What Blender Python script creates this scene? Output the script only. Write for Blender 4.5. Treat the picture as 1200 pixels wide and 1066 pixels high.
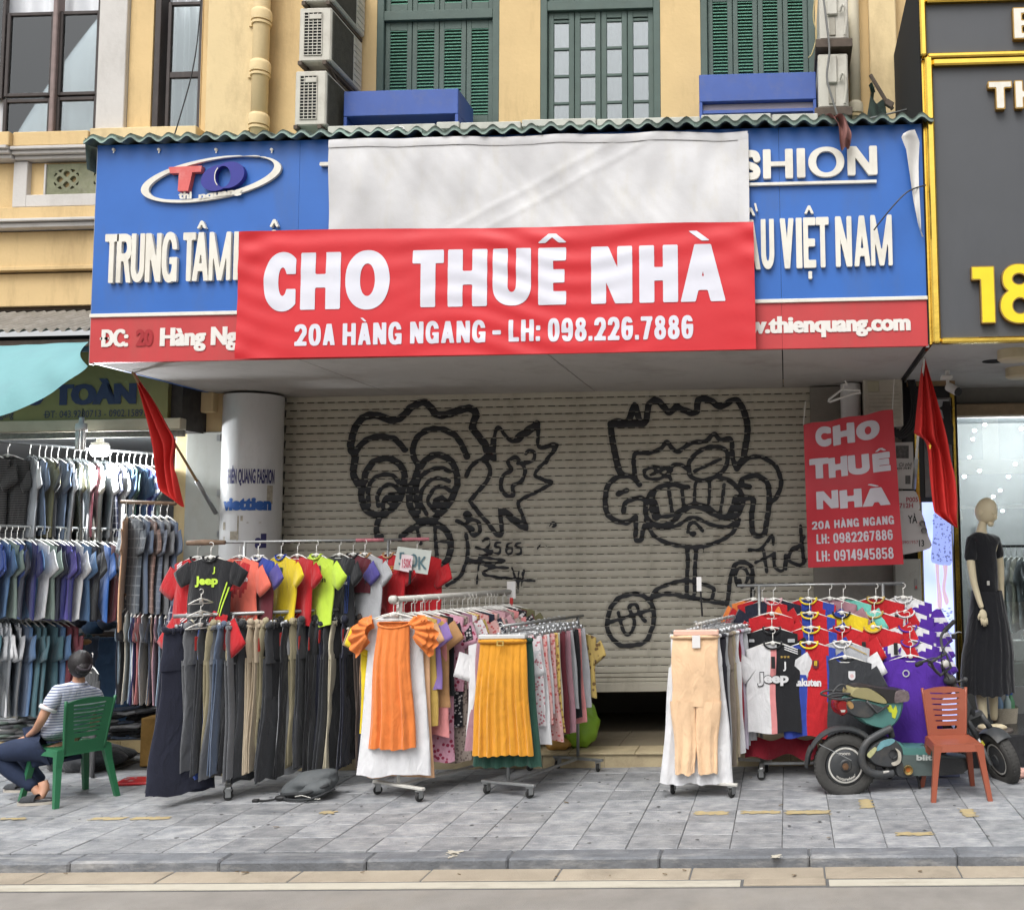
import bpy, bmesh, math, random
import numpy as np
from mathutils import Vector, Matrix
random.seed(7)
rnd = random.uniform
SC = bpy.context.scene
for o_ in list(bpy.data.objects):
    bpy.data.objects.remove(o_)
R_ = math.radians

# ------------------------------------------------------------ camera, sky, sun, exposure
EYE = Vector((0.0, 0.0, 2.0))
FOC = 1200.0; PCX = 889.0; PCY = 533.0            # focal length and principal point in photo pixels (the photo is a crop)
CROT = Matrix.Rotation(R_(1.5), 3, 'Z') @ Matrix.Rotation(R_(4.86), 3, 'X') @ Matrix.Rotation(0.0155, 3, 'Y')
cam_d = bpy.data.cameras.new('camera'); cam = bpy.data.objects.new('camera', cam_d)
SC.collection.objects.link(cam); SC.camera = cam
cam.location = EYE
cam.rotation_euler = (CROT @ Matrix.Rotation(math.pi / 2, 3, 'X')).to_euler()
cam_d.sensor_width = 36.0; cam_d.lens = 36.0 * FOC / 1200.0
cam_d.shift_x = -(PCX - 600.0) / 1200.0; cam_d.shift_y = 0.0
cam_d.clip_start = 0.05; cam_d.clip_end = 500.0

SUN_EL, SUN_AZ = 58.0, 200.0     # sun high behind the camera, a little to its left
world = bpy.data.worlds.new('World'); SC.world = world; world.use_nodes = True
wn = world.node_tree; wbg = wn.nodes['Background']
sky = wn.nodes.new('ShaderNodeTexSky'); sky.sky_type = 'NISHITA'; sky.sun_disc = False
sky.sun_elevation = R_(SUN_EL); sky.sun_rotation = R_(SUN_AZ); sky.dust_density = 6.0; sky.air_density = 1.0; sky.ozone_density = 1.0
hsv = wn.nodes.new('ShaderNodeHueSaturation'); hsv.inputs['Saturation'].default_value = 0.08
wn.links.new(sky.outputs[0], hsv.inputs['Color']); wn.links.new(hsv.outputs[0], wbg.inputs[0])
wbg.inputs[1].default_value = 0.15
sun_d = bpy.data.lights.new('sun', 'SUN'); sun_d.energy = 0.65; sun_d.angle = R_(28); sun_d.color = (1.0, 0.965, 0.91)
sun = bpy.data.objects.new('sun', sun_d); SC.collection.objects.link(sun)
_az = R_(SUN_AZ)                 # sky azimuth is measured from +Y clockwise
_sd = Vector((math.sin(_az) * math.cos(R_(SUN_EL)), math.cos(_az) * math.cos(R_(SUN_EL)), math.sin(R_(SUN_EL))))
sun.rotation_euler = _sd.to_track_quat('Z', 'Y').to_euler(); sun.location = (0, -5, 12)
SC.view_settings.view_transform = 'Standard'; SC.view_settings.look = 'None'
SC.view_settings.exposure = 0.70; SC.view_settings.gamma = 1.0; SC.view_settings.use_curve_mapping = False
SC.render.engine = 'CYCLES'; SC.cycles.max_bounces = 6; SC.cycles.diffuse_bounces = 4; SC.cycles.use_denoising = True

# ------------------------------------------------------------ helpers
def ray(px, py):
    return CROT @ Vector(((px - PCX) / FOC, 1.0, -(py - PCY) / FOC))
def P(px, py, Y):
    """place seen at photo pixel (px,py) on the upright plane at depth Y"""
    d = ray(px, py); t = Y / d.y
    return Vector((EYE.x + d.x * t, Y, EYE.z + d.z * t))
def GP(px, py, z=0.0):
    d = ray(px, py); t = (z - EYE.z) / d.z
    return Vector((EYE.x + d.x * t, EYE.y + d.y * t, z))
def RC(x0, y0, x1, y1, Y):
    a = P(x0, (y0 + y1) / 2, Y); b = P(x1, (y0 + y1) / 2, Y); c = P((x0 + x1) / 2, y0, Y); d = P((x0 + x1) / 2, y1, Y)
    return a.x, b.x, d.z, c.z                      # x0,x1,z0,z1

COL = SC.collection
BASE = {}
def _link(o, parent):
    COL.objects.link(o)
    if parent is not None:
        o.parent = parent
        BASE[o.name] = BASE.get(parent.name, Vector((0, 0, 0)))
        KIDS.setdefault(parent.name, []).append(o)
def tag(o, label=None, cat=None, group=None, kind=None):
    if label: o['label'] = label
    if cat: o['category'] = cat
    if group: o['group'] = group
    if kind: o['kind'] = kind
    return o
def thing(name, label, cat, loc=(0, 0, 0), group=None, rz=0.0):
    o = bpy.data.objects.new(name, None); COL.objects.link(o); o.location = loc; o.rotation_euler = (0, 0, rz)
    o.empty_display_size = 0.05
    BASE[o.name] = Vector(loc)
    return tag(o, label, cat, group)
def mesh_obj(name, me, parent=None):
    o = bpy.data.objects.new(name, me); _link(o, parent); return o
def clone(o, loc=None, rz=None, label=None, parent=None):
    c = o.copy(); COL.objects.link(c)
    if parent is not None: c.parent = parent
    if loc is not None: c.location = loc; BASE[c.name] = Vector(loc)
    if rz is not None: c.rotation_euler[2] = rz
    if label: c['label'] = label
    KIDS[c.name] = [clone(k, parent=c) for k in KIDS.get(o.name, [])]
    return c
KIDS = {}

class MB:
    def __init__(s): s.v = []; s.f = []; s.m = []; s.ci = 0
    def add(s, vs, fs, mi=0):
        n = len(s.v); s.v.extend([tuple(v) for v in vs]); s.f.extend([tuple(i + n for i in f) for f in fs]); s.m.extend([mi] * len(fs)); return s
    def box(s, x0, x1, y0, y1, z0, z1, b=0.0, mi=0):
        if b <= 0:
            return s.add([(x0,y0,z0),(x1,y0,z0),(x1,y1,z0),(x0,y1,z0),(x0,y0,z1),(x1,y0,z1),(x1,y1,z1),(x0,y1,z1)],
                  [(0,3,2,1),(4,5,6,7),(0,1,5,4),(1,2,6,5),(2,3,7,6),(3,0,4,7)], mi)
        b = min(b, (x1-x0)/2.2, (y1-y0)/2.2, (z1-z0)/2.2)
        vs = []; 
        for z, i in ((z0, b), (z0 + b, 0), (z1 - b, 0), (z1, b)):
            vs += [(x0+i+b*(i==0), y0+i, z), (x1-i-b*(i==0), y0+i, z), (x1-i, y0+i+b*(i==0), z), (x1-i, y1-i-b*(i==0), z),
                   (x1-i-b*(i==0), y1-i, z), (x0+i+b*(i==0), y1-i, z), (x0+i, y1-i-b*(i==0), z), (x0+i, y0+i+b*(i==0), z)]
        fs = [tuple(reversed(range(8))), tuple(range(24, 32))]
        for k in range(3):
            for j in range(8):
                a = k*8+j; c = k*8+(j+1) % 8
                fs.append((a, c, c+8, a+8))
        return s.add(vs, fs, mi)
    def obox(s, c, size, rot=None, b=0.0, mi=0):
        t = MB().box(-size[0]/2, size[0]/2, -size[1]/2, size[1]/2, -size[2]/2, size[2]/2, b)
        M = rot if rot is not None else Matrix.Identity(3); c = Vector(c)
        return s.add([M @ Vector(v) + c for v in t.v], t.f, mi)
    def beam(s, a, b, w, h=None, up=(0, 0, 1), bev=0.0, mi=0):
        a = Vector(a); b = Vector(b); d = (b - a); L = d.length; d.normalize()
        u = Vector(up); x = d.cross(u)
        if x.length < 1e-4: x = d.cross(Vector((0, 1, 0)))
        x.normalize(); zz = x.cross(d)
        M = Matrix((x, d, zz)).transposed()
        return s.obox((a + b) / 2, (w, L, h or w), M, bev, mi)
    def tube(s, pts, r, n=8, cap=True, ry=None, mi=0, up=None):
        pts = [Vector(p) for p in pts]; N = len(pts)
        rs = r if isinstance(r, (list, tuple)) else [r] * N
        prev = None; vs = []
        for i, p in enumerate(pts):
            t = (pts[min(i+1, N-1)] - pts[max(i-1, 0)])
            if t.length < 1e-9: t = Vector((0, 0, 1))
            t.normalize()
            if prev is None:
                a = Vector(up) if up else (Vector((0, 0, 1)) if abs(t.z) < 0.9 else Vector((0, 1, 0)))
                u = t.cross(a).normalized()
            else:
                u = (prev - t * prev.dot(t)).normalized()
            prev = u; w = t.cross(u)
            k = 1.0 if ry is None else ry
            for j in range(n):
                an = 2 * math.pi * j / n
                vs.append(p + u * (math.cos(an) * rs[i]) + w * (math.sin(an) * rs[i] * k))
        fs = []
        for i in range(N-1):
            for j in range(n):
                a = i*n+j; b = i*n+(j+1) % n
                fs.append((a, b, b+n, a+n))
        if cap: fs += [tuple(reversed(range(n))), tuple(range((N-1)*n, N*n))]
        return s.add(vs, fs, mi)
    def lathe(s, prof, c=(0, 0, 0), n=24, M=None, mi=0, cap=False):
        c = Vector(c); vs = []
        for r, z in prof:
            for j in range(n):
                an = 2*math.pi*j/n; v = Vector((r*math.cos(an), r*math.sin(an), z))
                vs.append((M @ v if M is not None else v) + c)
        fs = []
        for i in range(len(prof)-1):
            for j in range(n):
                a = i*n+j; b = i*n+(j+1) % n
                fs.append((a, b, b+n, a+n))
        if cap: fs += [tuple(reversed(range(n))), tuple(range((len(prof)-1)*n, len(prof)*n))]
        return s.add(vs, fs, mi)
    def ell(s, c, rx, ry, rz, n=14, m=9, M=None, mi=0, fn=None):
        vs = []; c = Vector(c)
        for i in range(m+1):
            ph = math.pi*i/m
            for j in range(n):
                an = 2*math.pi*j/n; v = Vector((rx*math.sin(ph)*math.cos(an), ry*math.sin(ph)*math.sin(an), rz*math.cos(ph)))
                if fn: v = v * fn(v)
                vs.append((M @ v if M is not None else v) + c)
        fs = [(i*n+j, (i+1)*n+j, (i+1)*n+(j+1) % n, i*n+(j+1) % n) for i in range(m) for j in range(n)]
        return s.add(vs, fs, mi)
    def grid(s, fn, nu, nv, mi=0, flip=False):
        vs = [fn(i/nu, j/nv) for j in range(nv+1) for i in range(nu+1)]
        fs = []
        for j in range(nv):
            for i in range(nu):
                a = j*(nu+1)+i; q = (a, a+1, a+nu+2, a+nu+1)
                fs.append(q[::-1] if flip else q)
        return s.add(vs, fs, mi)
    def prism(s, poly, y0, y1, mi=0):
        """polygon in x,z (counter-clockwise seen from -y), extruded y0..y1"""
        n = len(poly)
        vs = [(x, y0, z) for x, z in poly] + [(x, y1, z) for x, z in poly]
        fs = [tuple(range(n)), tuple(range(2*n-1, n-1, -1))] + [(i, i+n, (i+1) % n+n, (i+1) % n) for i in range(n)]
        return s.add(vs, fs, mi)
    def prismX(s, poly, x0, x1, mi=0):
        n = len(poly)
        vs = [(x0, y, z) for y, z in poly] + [(x1, y, z) for y, z in poly]
        fs = [tuple(range(n)), tuple(range(2*n-1, n-1, -1))] + [(i, i+n, (i+1) % n+n, (i+1) % n) for i in range(n)]
        return s.add(vs, fs, mi)
    def sdf(s, F, x0, x1, z0, z1, cell, y=0.0, th=0.0, mi=0):
        nx = max(2, int(math.ceil((x1-x0)/cell))); nz = max(2, int(math.ceil((z1-z0)/cell)))
        X, Z = np.meshgrid(np.linspace(x0, x1, nx+1), np.linspace(z0, z1, nz+1))
        V = F(X, Z); V = np.where(np.abs(V) < 1e-7, 1e-7, V)
        ins = V < 0
        anyi = ins[:-1, :-1] | ins[1:, :-1] | ins[:-1, 1:] | ins[1:, 1:]
        base = len(s.v); vid = {}; bound = []
        dx = (x1-x0)/nx; dz = (z1-z0)/nz
        def corner(i, j):
            k = (i, j)
            if k not in vid:
                vid[k] = len(s.v); s.v.append((x0+i*dx, y, z0+j*dz))
            return vid[k]
        def edge(a, b):
            k = (a, b) if a < b else (b, a)
            if k not in vid:
                (i, j), (p, q) = k; va = V[j, i]; vb = V[q, p]; t = va/(va-vb)
                vid[k] = len(s.v); s.v.append((x0+(i+(p-i)*t)*dx, y, z0+(j+(q-j)*t)*dz))
            return vid[k]
        js, is_ = np.nonzero(anyi)
        for j, i in zip(js.tolist(), is_.tolist()):
            cs = [(i, j), (i+1, j), (i+1, j+1), (i, j+1)]
            st = [bool(ins[c[1], c[0]]) for c in cs]
            poly = []; cr = []
            for k in range(4):
                if st[k]: poly.append(corner(*cs[k]))
                if st[k] != st[(k+1) % 4]:
                    e = edge(cs[k], cs[(k+1) % 4]); poly.append(e)
            if len(poly) >= 3:
                s.f.append(tuple(poly)); s.m.append(mi)
        if th > 0:
            cnt = {}
            for f in s.f:
                if f[0] < base: continue
                for k in range(len(f)):
                    a, b = f[k], f[(k+1) % len(f)]
                    if (b, a) in cnt: del cnt[(b, a)]
                    else: cnt[(a, b)] = 1
            bm = {}
            for a, b in list(cnt):
                for q in (a, b):
                    if q not in bm:
                        bm[q] = len(s.v); v = s.v[q]; s.v.append((v[0], v[1]+th, v[2]))
                s.f.append((b, a, bm[a], bm[b])); s.m.append(mi)
        return s
    def shift(s, d):
        d = Vector(d); s.v = [tuple(Vector(v) + d) for v in s.v]; return s
    def xf(s, M, i0=0):
        s.v = s.v[:i0] + [tuple(M @ Vector(v)) for v in s.v[i0:]]; return s
    def warp(s, fn): s.v = [tuple(fn(*v)) for v in s.v]; return s
    def mesh(s, name, mats, smooth=False, base=None):
        me = bpy.data.meshes.new(name)
        vs = s.v if base is None else [(v[0]-base[0], v[1]-base[1], v[2]-base[2]) for v in s.v]
        me.from_pydata(vs, [], s.f)
        if not isinstance(mats, (list, tuple)): mats = [mats]
        for m in mats: me.materials.append(m)
        if len(mats) > 1: me.polygons.foreach_set('material_index', s.m)
        if smooth: me.polygons.foreach_set('use_smooth', [True]*len(s.f))
        me.update(); return me
    def build(s, name, mats, parent=None, smooth=False, label=None, cat=None, group=None, kind=None, angle=None, local=False):
        base = BASE.get(parent.name) if (parent is not None and not local) else None
        me = s.mesh(name, mats, smooth or angle is not None, base)
        if angle is not None:
            bm = bmesh.new(); bm.from_mesh(me)
            bmesh.ops.recalc_face_normals(bm, faces=bm.faces)
            th = R_(angle)
            for e in bm.edges:
                if len(e.link_faces) == 2: e.smooth = e.calc_face_angle(0.0) < th
            bm.to_mesh(me); bm.free()
        o = mesh_obj(name, me, parent)
        return tag(o, label, cat, group, kind)

# ------------------------------------------------------------ materials
MATS = {}
def lin(c):
    return tuple(((v/255.0)/12.92 if v/255.0 <= 0.04045 else ((v/255.0+0.055)/1.055)**2.4) for v in c)
KALB = 0.80
def mat(name, rgb, rough=0.8, var=0.08, scale=6.0, bump=0.0, bscale=60.0, metal=0.0, spec=0.4, rand=0.0, c2=None, k=1.0, sheen=0.0, dirt=None, stretch=(1, 1, 1), coat=0.0):
    """plain surface with uneven colour (noise), optional second tone, dirt streaks, fine relief"""
    if name in MATS: return MATS[name]
    m = bpy.data.materials.new(name); m.use_nodes = True; MATS[name] = m
    nt = m.node_tree; N = nt.nodes; L = nt.links; bs = N['Principled BSDF']
    a = [min(0.9, v*KALB*k) for v in lin(rgb)]
    tc = N.new('ShaderNodeTexCoord'); mp = N.new('ShaderNodeMapping'); mp.inputs['Scale'].default_value = stretch
    L.new(tc.outputs['Object'], mp.inputs[0])
    vec = mp.outputs[0]
    if rand > 0:
        oi = N.new('ShaderNodeObjectInfo'); ad = N.new('ShaderNodeVectorMath'); ad.operation = 'ADD'
        mu = N.new('ShaderNodeMath'); mu.operation = 'MULTIPLY'; mu.inputs[1].default_value = 57.0
        L.new(oi.outputs['Random'], mu.inputs[0]); L.new(mp.outputs[0], ad.inputs[0]); L.new(mu.outputs[0], ad.inputs[1]); vec = ad.outputs[0]
    nz = N.new('ShaderNodeTexNoise'); nz.inputs['Scale'].default_value = scale; nz.inputs['Detail'].default_value = 6.0; nz.inputs['Roughness'].default_value = 0.6
    L.new(vec, nz.inputs['Vector'])
    mx = N.new('ShaderNodeMix'); mx.data_type = 'RGBA'
    A = [v*(1-var) for v in a]; B = [min(0.92, v*(1+var)) for v in a]
    if c2 is not None: B = [min(0.9, v*KALB*k) for v in lin(c2)]; A = a
    mx.inputs[6].default_value = (*A, 1); mx.inputs[7].default_value = (*B, 1)
    cr = N.new('ShaderNodeMapRange'); cr.inputs[1].default_value = 0.32; cr.inputs[2].default_value = 0.68
    L.new(nz.outputs[0], cr.inputs[0]); L.new(cr.outputs[0], mx.inputs[0])
    col = mx.outputs[2]
    if dirt is not None:
        dc, amt, dsc, dst = dirt
        mp2 = N.new('ShaderNodeMapping'); mp2.inputs['Scale'].default_value = dst; L.new(tc.outputs['Object'], mp2.inputs[0])
        n2 = N.new('ShaderNodeTexNoise'); n2.inputs['Scale'].default_value = dsc; n2.inputs['Detail'].default_value = 8.0; n2.inputs['Roughness'].default_value = 0.7
        L.new(mp2.outputs[0], n2.inputs['Vector'])
        r2 = N.new('ShaderNodeMapRange'); r2.inputs[1].default_value = 0.5; r2.inputs[2].default_value = 0.8; r2.inputs[4].default_value = amt
        L.new(n2.outputs[0], r2.inputs[0])
        m2 = N.new('ShaderNodeMix'); m2.data_type = 'RGBA'; m2.inputs[7].default_value = (*[v*KALB for v in lin(dc)], 1)
        L.new(r2.outputs[0], m2.inputs[0]); L.new(col, m2.inputs[6]); col = m2.outputs[2]
    if rand > 0:
        h = N.new('ShaderNodeHueSaturation'); mr = N.new('ShaderNodeMapRange'); mr.inputs[3].default_value = 1-rand; mr.inputs[4].default_value = 1+rand
        L.new(oi.outputs['Random'], mr.inputs[0]); L.new(mr.outputs[0], h.inputs['Value']); L.new(col, h.inputs['Color']); col = h.outputs[0]
    L.new(col, bs.inputs['Base Color'])
    bs.inputs['Roughness'].default_value = rough; bs.inputs['Metallic'].default_value = metal
    bs.inputs['Specular IOR Level'].default_value = spec
    if sheen: bs.inputs['Sheen Weight'].default_value = sheen; bs.inputs['Sheen Roughness'].default_value = 0.5
    if coat: bs.inputs['Coat Weight'].default_value = coat; bs.inputs['Coat Roughness'].default_value = 0.1
    if bump > 0:
        n3 = N.new('ShaderNodeTexNoise'); n3.inputs['Scale'].default_value = bscale; n3.inputs['Detail'].default_value = 4.0
        L.new(vec, n3.inputs['Vector'])
        bp = N.new('ShaderNodeBump'); bp.inputs['Strength'].default_value = bump; bp.inputs['Distance'].default_value = 0.01
        L.new(n3.outputs[0], bp.inputs['Height']); L.new(bp.outputs[0], bs.inputs['Normal'])
    return m
def emis(name, rgb, strength):
    if name in MATS: return MATS[name]
    m = bpy.data.materials.new(name); m.use_nodes = True; MATS[name] = m
    bs = m.node_tree.nodes['Principled BSDF']; bs.inputs['Base Color'].default_value = (*lin(rgb), 1)
    bs.inputs['Emission Color'].default_value = (*lin(rgb), 1); bs.inputs['Emission Strength'].default_value = strength
    return m
def glass(name, tint=(235, 240, 240), rough=0.0, alpha=0.25):
    """window pane: mostly clear sheet that still mirrors the street"""
    if name in MATS: return MATS[name]
    m = bpy.data.materials.new(name); m.use_nodes = True; MATS[name] = m
    nt = m.node_tree; N = nt.nodes; L = nt.links
    out = N['Material Output']; N.remove(N['Principled BSDF'])
    tr = N.new('ShaderNodeBsdfTransparent'); tr.inputs[0].default_value = (*lin(tint), 1)
    gl = N.new('ShaderNodeBsdfGlossy'); gl.inputs['Roughness'].default_value = rough; gl.inputs[0].default_value = (0.9, 0.93, 0.95, 1)
    fr = N.new('ShaderNodeFresnel'); fr.inputs[0].default_value = 1.5
    ad = N.new('ShaderNodeMath'); ad.operation = 'ADD'; ad.inputs[1].default_value = alpha; L.new(fr.outputs[0], ad.inputs[0])
    mx = N.new('ShaderNodeMixShader'); L.new(ad.outputs[0], mx.inputs[0]); L.new(tr.outputs[0], mx.inputs[1]); L.new(gl.outputs[0], mx.inputs[2])
    L.new(mx.outputs[0], out.inputs[0])
    return m
M_YEL = mat('yellow_limewash', (226, 196, 144), 0.9, 0.07, 1.6, 0.3, 25, dirt=((128, 100, 70), 0.5, 2.2, (1.6, 1, 0.3)))
M_CRM = mat('cream_limewash', (234, 210, 162), 0.9, 0.05, 1.6, 0.3, 25, dirt=((134, 108, 80), 0.5, 2.6, (1, 1, 0.4)))
M_WHP = mat('white_plaster', (214, 210, 205), 0.9, 0.06, 2.0, 0.25, 30, dirt=((120, 112, 100), 0.3, 3.0, (1, 1, 0.4)))
M_WHT = mat('white_paint', (232, 230, 226), 0.55, 0.04, 4.0)
M_LET = mat('aged_white_acrylic', (238, 234, 222), 0.45, 0.03, 9.0, dirt=((150, 130, 100), 0.35, 5.0, (1, 1, 0.5)))
M_LETS = mat('letter_edge', (150, 146, 138), 0.6)
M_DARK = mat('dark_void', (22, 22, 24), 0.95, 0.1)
M_STEEL = mat('galvanised_steel', (170, 172, 172), 0.42, 0.12, 20, metal=0.75)
M_WPST = mat('white_coated_steel', (205, 203, 196), 0.45, 0.08, 15, dirt=((120, 100, 80), 0.4, 14, (1, 1, 1)))
M_BLK = mat('black_plastic', (34, 34, 36), 0.5, 0.15)
M_RUB = mat('black_rubber', (48, 48, 48), 0.85, 0.15, 20)
# ============================================================ text helpers
def _bez(s, off):
    c = bpy.data.curves.new('t', 'FONT'); c.body = s; c.offset = off; c.resolution_u = 3
    o = bpy.data.objects.new('t', c); me = bpy.data.meshes.new_from_object(o)
    vs = [tuple(v.co) for v in me.vertices]; fs = [tuple(p.vertices) for p in me.polygons]
    bpy.data.objects.remove(o); bpy.data.curves.remove(c); bpy.data.meshes.remove(me)
    return vs, fs
_cap = _bez('H', 0.0)[0]; CAPH = max(v[1] for v in _cap)
def text(mb, s, x0, x1, zb, cap, y, off=0.03, mi=0, fn=None, cut=0.0, slant=0.0, bold=0.0, dy=-.0006):
    if bold:
        for k, d in enumerate((-bold, bold, 0.0)):
            text(mb, s, x0+bold+d, x1-bold+d, zb, cap, y, off, mi, (lambda x, yy, z, k=k: (lambda q: (q[0], q[1]+dy*k, q[2]))(fn(x, yy, z))) if fn else (lambda x, yy, z, k=k: (x, yy+dy*k, z)), cut, slant)
        return mb
    if '\u0110' in s:                                   # barred D
        s = s.replace('\u0110', 'D'); n1 = len(mb.v)
        mb.box(x0-.012, x0+.045, y-.0008, y-.0004, zb+cap*.42, zb+cap*.55)
    """flat lettering in the xz plane fitted to x0..x1 with the given baseline and capital height"""
    vs, fs = _bez(s, off)
    if not vs: return mb
    a = min(v[0] for v in vs); b = max(v[0] for v in vs)
    sx = (x1-x0)/(b-a); sz = cap/(CAPH+2*off)
    pts = [(x0+(v[0]-a)*sx + slant*(v[1]+off)*sz, y, zb+(v[1]+off)*sz) for v in vs]
    if cut:
        bm = bmesh.new(); bv = [bm.verts.new(p) for p in pts]
        for f in fs:
            try: bm.faces.new([bv[i] for i in f])
            except Exception: pass
        xs = min(p[0] for p in pts); xe = max(p[0] for p in pts); zs = min(p[2] for p in pts); ze = max(p[2] for p in pts)
        q = xs+cut
        while q < xe:
            bmesh.ops.bisect_plane(bm, geom=bm.verts[:]+bm.edges[:]+bm.faces[:], plane_co=(q, 0, 0), plane_no=(1, 0, 0)); q += cut
        q = zs+cut
        while q < ze:
            bmesh.ops.bisect_plane(bm, geom=bm.verts[:]+bm.edges[:]+bm.faces[:], plane_co=(0, 0, q), plane_no=(0, 0, 1)); q += cut
        bm.verts.index_update(); pts = [tuple(v.co) for v in bm.verts]; fs = [tuple(v.index for v in f.verts) for f in bm.faces]; bm.free()
    if fn: pts = [tuple(fn(*p)) for p in pts]
    return mb.add(pts, fs, mi)
# ---- heavy capitals as implicit shapes in a unit box (height 1, width w)
def rect(x0, z0, x1, z1): return lambda X, Z: np.maximum(np.abs(X-(x0+x1)/2)-(x1-x0)/2, np.abs(Z-(z0+z1)/2)-(z1-z0)/2)
def elli(cx, cz, a, b, p=2.0, ang=0.0):
    ca, sa = math.cos(ang), math.sin(ang)
    def F(X, Z):
        u = ((X-cx)*ca+(Z-cz)*sa)/a; v = (-(X-cx)*sa+(Z-cz)*ca)/b
        return ((np.abs(u)**p+np.abs(v)**p+1e-12)**(1/p)-1)*min(a, b)
    return F
def diag(xt, xb, w, z0=0.0, z1=1.0):
    def F(X, Z):
        l = xb+(xt-xb)*(Z-z0)/(z1-z0)
        return np.maximum(np.maximum(l-X, X-l-w)*0.9, np.maximum(z0-Z, Z-z1))
    return F
def uni(*F): return lambda X, Z: np.minimum.reduce([f(X, Z) for f in F])
def inter(*F): return lambda X, Z: np.maximum.reduce([f(X, Z) for f in F])
def sub(a, b): return lambda X, Z: np.maximum(a(X, Z), -b(X, Z))
def stroke(pts, w, closed=False):
    pts = [(float(a), float(b)) for a, b in pts]
    if closed: pts = pts+[pts[0]]
    def F(X, Z):
        D = np.full(X.shape, 1e9)
        for (a, b), (c, d) in zip(pts[:-1], pts[1:]):
            vx, vz = c-a, d-b; L2 = vx*vx+vz*vz+1e-12
            t = np.clip(((X-a)*vx+(Z-b)*vz)/L2, 0, 1)
            D = np.minimum(D, (X-a-t*vx)**2+(Z-b-t*vz)**2)
        return np.sqrt(D)-w/2
    return F
def smooth_pts(p, n=6, closed=False):
    """Catmull-Rom through the points"""
    N = len(p); out = []
    rng = range(N) if closed else range(N-1)
    for i in rng:
        g = (lambda k: p[k % N]) if closed else (lambda k: p[min(max(k, 0), N-1)])
        a, b, c, d = g(i-1), g(i), g(i+1), g(i+2)
        for k in range(n):
            t = k/n
            out.append(tuple(0.5*((2*b[q])+(-a[q]+c[q])*t+(2*a[q]-5*b[q]+4*c[q]-d[q])*t*t+(-a[q]+3*b[q]-3*c[q]+d[q])*t**3) for q in range(len(b))))
    if not closed: out.append(p[-1])
    return out
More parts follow.
